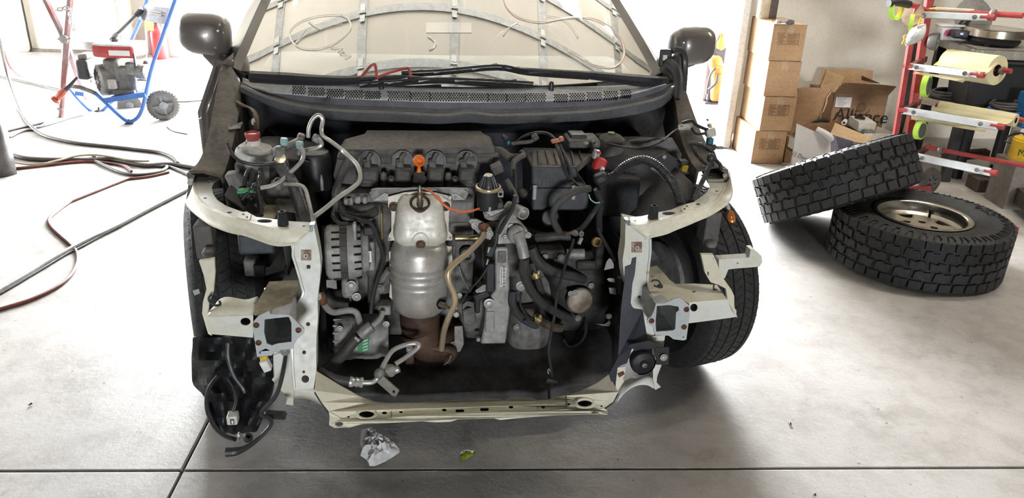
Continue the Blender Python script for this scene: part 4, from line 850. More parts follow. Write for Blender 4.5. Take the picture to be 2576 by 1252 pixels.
# --- coolant outlet housing
th = sheet('coolant_housing', 'c', [(45, 730), (120, 720), (240, 700), (300, 690), (310, 790), (340, 815), (400, 880), (420, 915), (395, 935), (340, 960), (240, 980), (165, 985), (150, 900), (200, 800), (120, 795), (60, 780)], M_ALU, CAR, y=.31, t=.03, bevel=.006, label='cast aluminium coolant outlet housing')
s = S('c', .3)
MB().tube([P1('c', 250, 690, .33), P1('c', 310, 712, .30), P1('c', 370, 742, .265)], 48 * s, 20, 1, hollow=.86).build('outlet_pipe', M_TUBE, th)
MB().ball(P1('c', 310, 905, .29), 72 * s, 18, 12, (1, .8, 1.05)).build('housing_bulb', M_ALU, th)
MB().tube([P1('c', 318, 900, .28), P1('c', 350, 985, .265), P1('c', 372, 1085, .255)], [46 * s, 42 * s, 40 * s], 20, 3).build('outlet_neck', M_ALU, th)
MB().tube([P1('c', 350, 985, .265), P1('c', 372, 1088, .2545)], 43 * s, 20, 1, hollow=.85).build('neck_sleeve', M_STEEL, th)
for x, y in ((270, 845), (222, 930), (404, 912)): boltT('c', x, y, .303, 17, M_STEEL, th)
for k in range(3): MB().tube(T('c', [(62 + 12 * k, 735 + 8 * k, .305), (75 + 18 * k, 780 - 4 * k, .305), (140, 790 - 14 * k, .305), (220, 745 - 10 * k, .305)]), 5 * s, 6, 4).build('cast_rib', M_ALU, th)

# --- aluminium bell-housing column with its bar-code label
cl = sheet('bell_housing', 'f', [(340, 175), (430, 170), (440, 300), (445, 600), (432, 700), (415, 830), (242, 832), (270, 700), (275, 600), (300, 520), (345, 460)], M_ALU, CAR, y=.30, t=.10, bevel=.006)
boxT('housing_pocket', 'f', 388, 235, 60, 90, .297, .02, M_ALUD, cl)
lab = boxT('barcode_label', 'f', 396, 371, 40, 150, .2985, .002, M_LABEL, cl, 0)
for k in range(17): boxT('barcode_line', 'f', 403, 303 + k * 8.4, 20, [3, 5, 2, 6, 3][k % 5], .2978, .001, M_INK, lab, 0)
boxT('label_text', 'f', 384, 371, 4, 130, .2978, .001, M_INK, lab, 0)
for x, y, r_ in ((300, 552, 26), (518, 432, 24), (76, 630, 14), (98, 500, 14)): boltT('f', x, y, .285, r_, M_STEEL, cl)
boxT('steel_patch', 'f', 307, 680, 66, 170, .297, .01, M_STEEL, cl, .003)  # flat patch on the housing in the steel material
boxT('side_lug', 'f', 228, 805, 30, 30, .30, .03, M_ALU, cl)
tr = bulge('gear_case', 'f', [(560, 470, 600, .02), (620, 440, 660, .06), (700, 425, 690, .09), (780, 420, 720, .10), (860, 420, 700, .10), (915, 430, 680, .07), (935, 440, 640, .02)], .42, M_ALUD, CAR)
boxT('case_pad', 'f', 525, 800, 60, 120, .325, .03, M_DULL, tr); boltT('f', 490, 715, .335, 18, M_DULL, tr); boltT('f', 490, 880, .335, 16, M_DULL, tr); boxT('sump_plate', 'f', 560, 920, 260, 30, .33, .10, M_BLK, tr)
tb = bulge('gear_case', 'f', [(180, 640, 1000, .02), (220, 640, 1020, .06), (330, 630, 1080, .08), (450, 700, 1100, .09), (600, 720, 1120, .09), (740, 700, 1080, .06), (860, 720, 960, .03)], .48, mat('dark_gearbox', (.085, .082, .080), .6, .4, var=.3, scale=20, bump=.1), CAR)
for x, y, w, h, rr in ((730, 225, 190, 70, 0), (1010, 560, 110, 190, 0), (970, 300, 150, 70, 0), (1060, 240, 60, 190, 0), (1000, 430, 70, 80, 0)): boxT('case_boss', 'f', x, y, w, h, .395, .06, MATS['dark_gearbox'], tb, .008)
for x, y in ((685, 235), (792, 236), (1000, 430), (1120, 640)): boltT('f', x, y, .385, 15, M_DULL, tb)
sc_ = MB().cyl(P1('f', 830, 215, .37), P1('f', 952, 212, .365), 36 * S('f', .37), 20).build('solenoid', M_DULL, CAR); 
cp = MB(); cp.lathe([(96 * S('f', .36), 0), (96 * S('f', .36), .012), (86 * S('f', .36), .016), (20 * S('f', .36), .018), (0, .02)], P1('f', 915, 525, .37), (.15, -1, .1), 28); cpo = cp.build('gearbox_cap', mat('worn_cap', (.40, .37, .31), .5, .5, var=.3, scale=14, col2=(.16, .11, .07)), CAR)
for x, y in ((860, 485), (890, 478), (910, 655)): boltT('f', x, y, .35, 15, M_DULL, cpo)
# black sensor bracket and small castings between pipe and column
boxT('sensor_bracket', 'f', 310, 380, 60, 220, .295, .03, M_BLK, CAR); boxT('sensor_foot', 'f', 250, 505, 110, 50, .295, .03, M_BLK, CAR, rot=-20); boxT('sensor_stem', 'f', 222, 570, 36, 120, .295, .03, M_BLK, CAR)
wp = MB().lathe([(55 * S('f', .36), 0), (50 * S('f', .36), .02), (25 * S('f', .36), .024), (20 * S('f', .36), .01), (0, .01)], P1('f', 150, 215, .40), (0, -1, .1), 20).build('water_pump_cover', M_ALUD, CAR)
sheet('sensor_bracket', 'f', [(205, 465), (260, 425), (300, 420), (300, 455), (265, 475), (215, 480)], M_DULL, CAR, y=.30, t=.006)
MB().tube(T('f', [(95, 300, .38), (110, 360, .37), (150, 440, .36), (165, 460, .36)]), 6 * S('f'), 6, 4).build('guide_tube', M_DULL, CAR)
bulge('block_pad', 'f', [(500, 60, 280, .02), (560, 50, 290, .05), (640, 60, 280, .06), (720, 120, 250, .05), (800, 140, 240, .02)], .42, M_ALUD, CAR)
sheet('oil_plug_plate', 'f', [(120, 600), (200, 575), (215, 680), (180, 705), (125, 690)], M_ALUD, CAR, y=.32, t=.02, bevel=.004)
for k in range(4): MB().tube(T('f', [(120, 590 - 8 * k, .31), (150, 565 - 8 * k, .31), (195, 575 - 8 * k, .31)]), 4 * S('f'), 6, 3).build('spring_coil', M_DULL, CAR)

# --- hoses and clamps on the right half
tubeT('lower_hose', 'f', [(545, 240, .26), (538, 330, .27), (575, 445, .29), (655, 545, .32), (760, 610, .35), (850, 650, .38)], 32, M_HOSE)
tubeT('heater_hose', 'f', [(590, 170, .33), (635, 265, .33), (735, 335, .34), (850, 360, .36), (945, 385, .40)], 36, M_HOSE)
tubeT('bypass_hose', 'f', [(462, 470, .30), (460, 550, .30), (500, 630, .31), (590, 690, .33), (700, 740, .36)], 30, M_HOSE)
tubeT('bypass_hose', 'f', [(590, 270, .33), (620, 350, .33), (650, 440, .35), (660, 480, .38)], 24, M_HOSE)
M_CLAMP = mat('yellow_zinc_clamp', (.60, .48, .22), .35, .8)
for x, y, ax in ((620, 355, (.4, -.1, -1)), (632, 655, (.8, 0, -.5))):
    o = MB().lathe([(33 * S('f'), -.008), (35 * S('f'), -.008), (35 * S('f'), .008), (33 * S('f'), .008)], P1('f', x, y, .33), ax, 16, close=False).build('hose_clamp', M_CLAMP, CAR); boxT('clamp_ear', 'f', x + 20, y - 12, 16, 26, .30, .01, M_CLAMP, o, .001); boxT('clamp_ear', 'f', x - 12, y + 4, 12, 30, .30, .01, M_CLAMP, o, .001)
tubeT('hose_stub', 'f', [(640, 665, .335), (720, 705, .35), (790, 720, .37)], 34, mat('brown_hose', (.10, .075, .055), .6), CAR)
bl_ = boxT('wire_clip', 'f', 470, 486, 55, 22, .28, .015, mat('blue_clip', (.03, .05, .12), .4), CAR); boxT('wire_clip', 'f', 548, 680, 30, 22, .29, .015, MATS['blue_clip'], CAR)
tubeT('engine_cable', 'f', [(880, 110, .30), (865, 165, .30), (830, 260, .28), (790, 400, .25), (765, 490, .235), (750, 620, .22), (728, 740, .21), (712, 830, .20), (710, 900, .19), (722, 990, .17), (728, 1060, .15), (712, 1130, .12), (712, 1200, .09)], 11, M_LOOM)
boxT('cable_clip', 'f', 730, 1095, 90, 50, .13, .02, M_BLK, CAR, rot=20); MB().tube(T('f', [(708, 1035, .155), (702, 1015, .155), (710, 1000, .16), (718, 1020, .155)]), 4 * S('f'), 6, 4).build('wire_loop', M_STEEL, CAR)
tubeT('drain_tube', 'f', [(965, 680, .36), (960, 760, .34), (920, 825, .33), (850, 850, .33), (810, 800, .35)], 12, M_LOOM); tubeT('sensor_cable', 'f', [(520, 480, .28), (515, 560, .28), (560, 640, .28), (600, 660, .29)], 8, M_LOOM)
tubeT('sensor_cable', 'f', [(300, 290, .27), (240, 380, .26), (170, 460, .26), (100, 550, .27)], 7, M_LOOM)
tubeT('sensor_cable', 'c', [(270, 710, .28), (190, 800, .27), (160, 880, .27), (150, 960, .27), (130, 1010, .27)], 16, M_LOOM); tubeT('sensor_cable', 'c', [(300, 600, .27), (280, 700, .27), (230, 790, .265), (170, 900, .265)], 16, M_LOOM)
sk = boxT('sensor_plug', 'c', 110, 1045, 60, 90, .265, .03, M_BLK, CAR, rot=20)
for x, y in ((90, 1030), (80, 1125)): sheet('plug_tab', 'c', [(x, y - 25), (x + 14, y - 20), (x + 2, y + 18), (x - 10, y + 22)], M_STEEL, sk, y=.262, t=.003)

# --- air box (ribbed black lid) and things around the battery tray
ab = sheet('air_box', 'c', [(430, 365), (785, 372), (800, 440), (880, 540), (880, 700), (800, 720), (435, 720)], mat('airbox_black', (.055, .058, .066), .5, var=.15, scale=12), CAR, y=.42, t=.20, bevel=.006)
lid = [P1('c', 432, 362, .42), P1('c', 785, 368, .42), P1('c', 905, 268, .53), P1('c', 470, 235, .58), P1('c', 430, 250, .56)]
M_LID = mat('airbox_lid', (.19, .165, .145), .55, var=.2, scale=10)
MB().prism(lid, (0, .01, -.03)).build('air_box_lid', M_LID, ab, bevel=.004)
for x0, x1 in ((490, 492), (565, 552), (632, 618), (700, 690), (762, 752), (830, 812)):
    t = 0 if x0 < 790 else 0; a = P1('c', x0, 360 if x0 < 790 else 340, .418 if x0 < 790 else .445); b = P1('c', x1 - 10, 262, .545); MB().bar(a + Vector((0, 0, .004)), b + Vector((0, 0, .003)), .006, .010).build('lid_rib', M_COVER, ab, bevel=.002)
for x in (455, 762):
    o = boxT('snap_clip', 'c', x, 585, 32, 105, .408, .01, M_STEEL, ab, .003); boxT('clip_hook', 'c', x + 2, 530, 34, 18, .405, .012, M_STEEL, o, .002)
for k in range(9): boxT('box_rib', 'c', 480 + k * 32, 520, 5, 60, .416, .006, MATS['airbox_black'], ab, 0)
boxT('box_seam', 'c', 625, 545, 400, 8, .412, .01, M_BLK, ab, .002); boxT('moulded_mark', 'c', 622, 576, 80, 3, .416, .003, M_COVER, ab, 0)
MB().lathe([(60 * S('c', .4), 0), (70 * S('c', .4), .006), (64 * S('c', .4), .01), (55 * S('c', .4), -.02), (0, -.03)], P1('c', 575, 770, .40), (0, -1, .1), 22).build('intake_port', M_BLK, ab)
tubeT('intake_cable', 'c', [(650, 890, .33), (605, 800, .31), (608, 710, .30), (680, 625, .30), (790, 560, .31), (885, 545, .33)], 28, mat('dusty_cable', (.075, .07, .064), .6, var=.2), CAR, n=12)
tubeT('earth_hose', 'c', [(470, 930, .36), (560, 925, .34), (650, 915, .33), (740, 920, .32)], 36, M_HOSE)
tubeT('harness', 'c', [(625, 200, .46), (650, 260, .42), (680, 360, .39), (715, 440, .375), (740, 470, .37)], 15, M_LOOM); tubeT('harness', 'c', [(650, 200, .46), (690, 290, .41), (730, 390, .38), (745, 460, .37)], 13, M_LOOM)
tubeT('harness', 'c', [(740, 460, .37), (780, 510, .36), (830, 545, .35), (900, 560, .34)], 9, M_LOOM); tubeT('green_wire', 'c', [(880, 590, .33), (895, 630, .325), (930, 655, .32), (965, 655, .32)], 5, mat('pale_green_wire', (.35, .60, .50), .4), CAR); tubeT('green_wire', 'c', [(770, 525, .35), (795, 535, .35), (815, 545, .35)], 5, MATS['pale_green_wire'], CAR)
oc_ = boxT('harness_clip', 'c', 625, 176, 70, 24, .46, .02, mat('faded_orange', (.60, .22, .10), .5), CAR, .003, rot=-12); boxT('clip_tooth', 'c', 668, 160, 34, 34, .455, .02, MATS['faded_orange'], oc_, .004, rot=-12)
fb_ = boxT('relay_box', 'c', 850, 200, 240, 60, .53, .10, M_COVER, CAR, .006); boxT('relay', 'c', 800, 150, 120, 50, .56, .06, M_BLK, fb_, .004); MB().tube(T('c', [(870, 160, .5), (910, 150, .5), (940, 165, .5), (935, 200, .5)]), 7 * S('c', .5), 6, 4).build('relay_wire', M_DULL, fb_)
for x, y in ((860, 192), (925, 180), (930, 200)): boxT('terminal', 'c', x, y, 40, 16, .52, .02, M_DULL, fb_, .002)
rcl = boxT('battery_clamp', 'c', 975, 365, 85, 95, .40, .035, mat('red_plastic', (.55, .03, .03), .4, var=.1), CAR, .005, rot=20); boxT('clamp_post', 'c', 945, 285, 50, 70, .42, .025, M_STEEL, rcl, .004, rot=20); boxT('clamp_bolt', 'c', 990, 400, 30, 40, .385, .02, M_LABEL, rcl, .003, rot=20); boxT('clamp_tab', 'c', 960, 262, 26, 20, .415, .02, MATS['red_plastic'], rcl, .002)
bt = MB().lathe([(105 * S('c', .6), -.07), (105 * S('c', .6), -.02), (98 * S('c', .6), .0), (70 * S('c', .6), .010), (30 * S('c', .6), .014), (26 * S('c', .6), .019), (0, .019)], P1('c', 1060, 150, .62), (0, -.05, 1), 26).build('brake_fluid_tank', M_COVER, CAR); boxT('tank_label', 'c', 1057, 104, 44, 8, .605, .006, mat('olive_label', (.45, .45, .08), .5), bt, 0)
boxT('tank_body', 'c', 1060, 230, 160, 100, .60, .12, M_DARK, bt, .01)
boxT('battery_tray', 'c', 1120, 620, 330, 320, .47, .18, mat('tray_black', (.026, .026, .030), .6), CAR, .01)
sheet('tray_bracket', 'g', [(330, 345), (395, 312), (440, 330), (560, 400), (575, 470), (470, 480), (420, 440)], M_BLK, CAR, y=.50, t=.006); boltT('g', 392, 342, .497, 10, M_STEEL, CAR)
yc = boxT('yellow_connector', 'g', 550, 432, 40, 52, .46, .02, mat('yellow_plastic', (.75, .52, .03), .4), CAR, .003, rot=15); boxT('connector_top', 'g', 545, 390, 55, 34, .462, .03, M_BLK, yc, .003)
corr('conduit', [P1('c', 960, 520, .36), P1('c', 1020, 470, .355), P1('c', 1085, 440, .35), P1('c', 1140, 385, .345), P1('c', 1215, 340, .34), P1('c', 1310, 318, .33), P1('g', 330, 400, .31), P1('g', 430, 500, .28), P1('g', 480, 590, .25), P1('g', 515, 700, .23)], 34 * S('g', .3), M_LOOM)
corr('conduit', [P1('g', 735, 395, .36), P1('g', 705, 465, .33), P1('g', 660, 560, .29), P1('g', 610, 680, .25)], 20 * S('g', .3), M_LOOM, step=.005)
corr('conduit', [P1('g', 290, 425, .33), P1('g', 350, 460, .32), P1('g', 400, 520, .31)], 9 * S('g', .3), mat('grey_conduit', (.14, .14, .14), .4), step=.004)
hj = boxT('harness_joint', 'c', 985, 480, 110, 80, .34, .04, M_BLK, CAR, .01, rot=-25)
tubeT('harness', 'c', [(940, 550, .345), (970, 650, .35), (960, 780, .36), (965, 880, .37)], 26, M_LOOM); tubeT('harness', 'c', [(980, 640, .34), (900, 760, .35), (820, 860, .33), (740, 900, .32)], 22, M_LOOM)
tubeT('ground_strap', 'c', [(945, 790, .37), (960, 880, .36), (1000, 960, .35), (1040, 1030, .34), (1090, 1120, .30)], 14, M_LOOM)
es = MB().lathe([(22 * S('c'), 0), (22 * S('c'), .006), (9 * S('c'), .006), (8 * S('c'), .002), (0, .002)], P1('c', 815, 900, .28), (.3, -.9, .3), 14).build('earth_terminal', M_DULL, CAR)
for k in range(5): MB().tube(T('c', [(800, 905, .285), (770, 895 - 10 * k + 20, .29), (730 - 6 * k, 890 + 6 * k, .30), (690, 905 + 5 * k, .31)]), 5 * S('c'), 6, 4).build('bare_wire', mat('tinned_copper', (.35, .30, .25), .5, .7), es)
boxT('terminal_tail', 'c', 815, 960, 30, 60, .285, .01, M_DULL, es, .002, rot=20)
MB().lathe([(38 * S('c', .4), 0), (38 * S('c', .4), .012), (26 * S('c', .4), .012), (24 * S('c', .4), -.01), (0, -.01)], P1('c', 935, 965, .40), (.2, -.9, .3), 20).build('filler_ring', mat('tan_ring', (.45, .32, .15), .5), CAR)
boxT('blue_plug', 'l', 312, 1132, 22, 30, .60, .012, mat('cyan_plastic', (.08, .42, .62), .4), CAR, .002)
tubeT('vent_hose', 'c', [(135, 240, .52), (200, 255, .50), (260, 300, .48), (330, 300, .46)], 30, M_COVER); tubeT('vent_hose', 'c', [(290, 450, .40), (285, 350, .42), (330, 300, .44), (365, 285, .46), (350, 255, .48)], 22, M_COVER); tubeT('vent_hose', 'c', [(235, 480, .36), (270, 540, .34), (300, 600, .32), (310, 660, .31)], 22, M_COVER); tubeT('vent_hose', 'c', [(300, 410, .38), (305, 500, .37), (300, 600, .36)], 16, M_LOOM)
tubeT('fuel_line', 'c', [(275, 195, .56), (340, 185, .55), (420, 175, .54), (460, 150, .54)], 14, M_COVER); tubeT('fuel_line', 'c', [(300, 190, .60), (380, 130, .60), (480, 105, .60), (560, 115, .58), (620, 160, .54)], 12, M_LOOM); boxT('line_fitting', 'c', 462, 150, 50, 45, .53, .03, M_COVER, CAR, .006, rot=-30); boxT('line_fitting', 'c', 225, 155, 50, 34, .58, .03, M_BLK, CAR, .006, rot=30)
MB().lathe([(42 * S('c', .42), 0), (42 * S('c', .42), .008), (20 * S('c', .42), .014), (0, .014)], P1('c', 355, 585, .44), (0, -.4, .9), 18).build('pipe_boss', M_COVER, CAR)
# cowl-side cable on the right, running to the plugs at the fender tab
tubeT('cowl_cable', 'l', [(1050, 1115, .58), (1180, 1150, .56), (1300, 1165, .54), (1420, 1150, .54), (1520, 1110, .56), (1590, 1050, .60), (1650, 1010, .64)], 8, M_LOOM); tubeT('cowl_cable', 'l', [(1060, 1125, .575), (1300, 1172, .54), (1420, 1160, .54), (1530, 1100, .56)], 6, M_LOOM)
tubeT('fender_cable', 'r', [(230, 920, .64), (300, 905, .62), (340, 940, .60), (420, 975, .58)], 12, M_LOOM); tubeT('fender_cable', 'r', [(300, 960, .62), (330, 1000, .60), (380, 1002, .59), (440, 990, .58)], 10, M_LOOM)
wc = boxT('lamp_plug', 'r', 450, 1000, 70, 60, .57, .03, mat('ivory_plastic', (.70, .68, .60), .4), CAR, .004, rot=-15); boxT('plug_tip', 'r', 440, 945, 24, 30, .57, .02, M_BRONZE, wc, .004); boxT('plug_end', 'r', 423, 902, 18, 16, .57, .015, M_DULL, wc, .004)
bc = boxT('lamp_plug', 'r', 445, 1062, 42, 48, .56, .025, mat('teal_plastic', (.03, .14, .20), .4), CAR, .004); boxT('plug_base', 'r', 455, 1108, 60, 44, .56, .03, M_BLK, bc, .004); boxT('bulb_neck', 'r', 515, 1112, 60, 22, .56, .02, M_DULL, bc, .005); boxT('bulb_wire', 'r', 555, 1112, 30, 14, .56, .015, M_STEEL, bc, .003)
for P in ([(600, 240, .52), (690, 255, .50), (750, 300, .48), (775, 360, .46), (810, 400, .43), (815, 440, .42)], [(590, 240, .53), (640, 330, .50), (700, 390, .46), (760, 400, .44)]): corr('conduit', T('g', P), 15 * S('g', .45), M_LOOM, step=.005)
MB().ball(P1('g', 742, 350, .44), 30 * S('g', .44), 12, 8, (1.1, 1, 1.3)).build('taped_joint', M_LOOM, CAR)
# amber bulb hanging by the wheel
am = MB().lathe([(0, 0), (26 * S('g', .3), .004), (33 * S('g', .3), .016), (30 * S('g', .3), .03), (16 * S('g', .3), .040), (14 * S('g', .3), .05), (0, .05)], P1('g', 905, 836, .33), (-.35, .2, .9), 16).build('amber_bulb', mat('amber_glass', (.80, .25, .05), .1, var=.02, trans=.5), CAR, smooth=60)
MB().lathe([(15 * S('g', .3), .045), (17 * S('g', .3), .06), (12 * S('g', .3), .066)], P1('g', 905, 836, .33), (-.35, .2, .9), 12).build('bulb_cap', M_STEEL, am); tubeT('bulb_wire', 'g', [(850, 780, .33), (865, 740, .34), (835, 735, .36)], 14, M_LOOM, am)

# --- horn, black air guide, label scraps on the right
hn = MB(); hsx = S('h', .02); hcn = P1('h', 392, 905, .0)
hn.lathe([(80 * hsx, .045), (100 * hsx, .035), (110 * hsx, .020), (114 * hsx, .010), (112 * hsx, .004), (100 * hsx, .0), (40 * hsx, -.003), (30 * hsx, -.006), (0, -.006)], hcn, (0, 1, -.05), 32)
ho_ = hn.build('horn', mat('horn_black', (.02, .02, .026), .4, .3, var=.2, scale=25), CAR, label='black disc horn with chipped rim'); MB().lathe([(22 * hsx, 0), (22 * hsx, .006), (12 * hsx, .008), (10 * hsx, .003), (0, .003)], hcn + Vector((0, -.005, 0)), (0, -1, .05), 14).build('horn_nut', M_DULL, ho_)
MB().lathe([(113 * hsx, .0), (116 * hsx, .004), (116 * hsx, .010), (113 * hsx, .012)], hcn, (0, 1, -.05), 32, close=False, a0=150, a1=290).build('horn_rim', mat('chipped_rim', (.60, .57, .50), .5, .3, col2=(.2, .1, .06)), ho_)
sheet('horn_bracket', 'h', [(480, 770), (605, 768), (600, 915), (495, 912), (498, 850)], M_BLK, ho_, y=.02, t=.004); boltT('h', 560, 852, .014, 24, M_STEEL, ho_)
sheet('horn_bracket', 'h', [(265, 755), (300, 740), (440, 715), (545, 750), (480, 775), (330, 800)], M_BLK, ho_, y=.02, t=.004)
sheet('air_guide', 'h', [(240, 105), (290, 85), (300, 35), (333, 25), (320, 160), (300, 240), (286, 400), (305, 450), (385, 462), (425, 700), (545, 752), (300, 770), (255, 900), (178, 930), (152, 1148), (105, 990), (180, 850), (205, 450), (232, 240)], mat('navy_black_plastic', (.030, .034, .046), .45, var=.1), CAR, y=lambda px, py: up(px, py) - .004 if py < 860 else .03, t=.004, label='torn black plastic air guide')
for P in ([(65, 130), (85, 60), (110, 30), (128, 45), (145, 80), (145, 112), (110, 120)], [(88, 205), (105, 195), (150, 200), (152, 230), (110, 225)], [(105, 275), (160, 280), (165, 335), (112, 322)], [(172, 185), (190, 175), (205, 195), (195, 205)], [(0, 575), (70, 580), (110, 545), (120, 570), (105, 595), (60, 590)]): sheet('label_scrap', 'h', P, mat('torn_label', (.36, .34, .34), .6), CAR, y=.22, t=.002)

# --- left side: power steering tank, air-conditioning lines, alternator, compressor
s = S('a', .55); pc = P1('a', 595, 300, .55)
ps = MB().lathe([(108 * s, -.13), (116 * s, -.08), (118 * s, -.03), (124 * s, -.024), (126 * s, .0), (118 * s, .010), (70 * s, .020), (52 * s, .022), (46 * s, .036), (0, .036)], pc, (0, -.04, 1), 28).build('steering_fluid_tank', mat('milky_plastic', (.74, .75, .71), .4, var=.15, scale=12, col2=(.56, .56, .53)), CAR, label='translucent steering fluid tank')
MB().lathe([(40 * s, .030), (44 * s, .044), (50 * s, .048), (50 * s, .056), (44 * s, .058), (42 * s, .054), (0, .054)], pc, (0, -.04, 1), 24).build('tank_cap', mat('faded_red_cap', (.45, .08, .07), .5), ps, label='faded red filler cap')
boxT('tank_tab', 'a', 500, 262, 60, 20, .50, .02, MATS['milky_plastic'], ps, .002, rot=-30); boxT('tank_holder', 'a', 545, 440, 170, 90, .50, .06, M_GMETAL, ps, .006)
tubeT('bonnet_cable', 'a', [(395, 240, .45), (430, 320, .43), (510, 380, .41), (640, 400, .41), (760, 385, .42), (860, 362, .44), (1010, 385, .50)], 12, M_LOOM)
big = [(1000, 195, .55), (1005, 130, .55), (1030, 65, .55), (1075, 28, .55), (1108, 62, .55), (1100, 130, .54), (1108, 182, .52), (1170, 225, .48), (1290, 315, .42)]
A_ = T('a', big) + T('b', [(245, 235, .39), (335, 315, .35), (390, 380, .32), (418, 470, .29), (405, 535, .27), (340, 595, .25), (200, 690, .22), (80, 790, .20), (-40, 880, .17)])
MB().tube(A_, 15 * S('a', .45), 10, 6).build('liquid_line', M_TUBE, CAR, label='long bent aluminium refrigerant line')
tubeT('pressure_line', 'a', [(940, 260, .42), (965, 320, .41), (945, 380, .40), (870, 455, .38), (800, 520, .36), (720, 560, .35), (640, 575, .34)], 15, M_TUBE); tubeT('pressure_line', 'a', [(820, 545, .34), (930, 552, .32), (975, 580, .30), (1000, 660, .27), (1030, 790, .22), (1042, 850, .20)], 14, M_TUBE); tubeT('pressure_line', 'a', [(970, 295, .50), (1060, 275, .49), (1100, 250, .49), (1085, 215, .50), (1050, 200, .52)], 16, M_TUBE); tubeT('suction_pipe', 'a', [(820, 270, .44), (880, 245, .46), (940, 215, .50)], 26, M_DULL)
for x, y in ((820, 225), (936, 252)):
    o = MB().lathe([(22 * S('a', .43), -.010), (25 * S('a', .43), -.006), (25 * S('a', .43), .008), (20 * S('a', .43), .010), (0, .010)], P1('a', x, y, .43), (.1, 0, 1), 14).build('valve_dust_cap', mat('aqua_cap', (.32, .52, .52), .5), CAR); MB().cyl(P1('a', x, y + 22, .43), P1('a', x - 6, y + 70, .43), 17 * S('a', .43), 10).build('service_port', M_DULL, o)
boxT('line_block', 'a', 940, 205, 50, 50, .50, .03, M_DULL, CAR, .006, rot=20); boxT('line_block', 'a', 1060, 215, 60, 50, .50, .03, M_DULL, CAR, .006, rot=30)
tubeT('suction_hose', 'a', [(795, 400, .41), (820, 450, .40), (880, 535, .36), (925, 640, .31), (960, 760, .26), (990, 860, .22)], 46, mat('shiny_hose', (.10, .10, .105), .28), n=14)
st_ = MB().lathe([(40 * S('a', .4), -.03), (45 * S('a', .4), -.02), (45 * S('a', .4), .0), (36 * S('a', .4), .004), (36 * S('a', .4), .010), (44 * S('a', .4), .012), (42 * S('a', .4), .03), (20 * S('a', .4), .036), (0, .036)], P1('a', 795, 350, .42), (-.1, -.2, 1), 18).build('hose_coupling', M_DULL, CAR); MB().lathe([(34 * S('a', .4), 0), (34 * S('a', .4), .004), (0, .006)], P1('a', 795, 350, .405), (0, -1, .3), 16).build('coupling_face', mat('tan_metal', (.55, .42, .26), .4, .7), st_)
for P in ([(520, 560, .36), (540, 460, .38), (580, 440, .38), (570, 540, .36)], [(560, 560, .35), (600, 450, .38), (640, 480, .38), (610, 570, .34)], [(640, 430, .4), (655, 500, .38), (620, 580, .34), (640, 680, .30), (650, 780, .26)], [(610, 620, .33), (630, 700, .30), (620, 770, .28)], [(600, 545, .33), (560, 600, .32), (510, 650, .31), (515, 700, .31)]): tubeT('harness', 'a', P, 14, M_LOOM)
gc = boxT('harness_plug', 'a', 545, 640, 120, 44, .32, .03, M_BLK, CAR, .005, rot=10); boxT('plug_latch', 'a', 525, 607, 115, 22, .315, .03, mat('green_plastic', (.05, .33, .12), .4), gc, .003, rot=-4)
for x, y in ((600, 550), (588, 575), (520, 690), (570, 660)): MB().ball(P1('a', x, y, .305), 16 * S('a'), 10, 7).build('harness_knob', M_BLK, gc)
cbody = MB(); cbody.lathe([(110 * S('a', .5), -.10), (112 * S('a', .5), .0), (95 * S('a', .5), .012), (30 * S('a', .5), .016), (0, .018)], P1('a', 1050, 330, .56), (0, 0, 1), 24); cbody.build('canister', M_BLK, CAR)
tubeT('breather_hose', 'b', [(300, 310, .44), (262, 400, .42), (212, 520, .40), (188, 600, .385), (165, 680, .375)], 30, M_COVER)
boxT('engine_mount', 'a', 780, 620, 170, 90, .38, .09, M_ALUD, CAR, .012); boxT('engine_mount', 'a', 840, 720, 180, 90, .36, .09, M_ALUD, CAR, .012, rot=8); MB().lathe([(50 * S('a'), 0), (40 * S('a'), .02), (20 * S('a'), .03), (0, .03)], P1('a', 780, 575, .40), (0, 0, 1), 16).build('mount_stud', M_DULL, CAR); MB().lathe([(12 * S('a'), 0), (12 * S('a'), .03), (3 * S('a'), .045)], P1('a', 1105, 590, .36), (0, 0, 1), 12).build('alignment_pin', M_DULL, CAR)
sheet('mount_arm', 'a', [(365, 485), (430, 475), (520, 560), (650, 680), (700, 770), (640, 800), (520, 720), (420, 600)], M_ALUD, CAR, y=.36, t=.05, bevel=.006); boxT('mount_arm', 'a', 570, 690, 260, 60, .35, .05, M_ALUD, CAR, .01, rot=38); boxT('mount_block', 'a', 700, 780, 100, 60, .30, .06, M_DUSTY, CAR, .008)
boxT('fuse_housing', 'a', 610, 1000, 250, 160, .30, .10, mat('blue_grey_plastic', (.05, .06, .07), .5), CAR, .008); bx_ = boxT('bracket_frame', 'a', 560, 1180, 80, 130, .28, .06, M_ALUD, CAR, .006); boxT('frame_window', 'a', 630, 1200, 70, 90, .27, .03, M_VOID, bx_, 0)
boxT('strut_bracket', 'a', 215, 985, 120, 250, .22, .06, mat('dark_grey_apron', (.10, .095, .09), .6), CAR, .004); boxT('strut_bracket', 'g', 755, 880, 120, 260, .20, .06, MATS['dark_grey_apron'], CAR, .004)
for v, x, y in (('a', 240, 1075), ('g', 755, 1010)): boxT('bolt_lug', v, x, y, 80, 50, .17, .04, M_ALUD, CAR, .008)
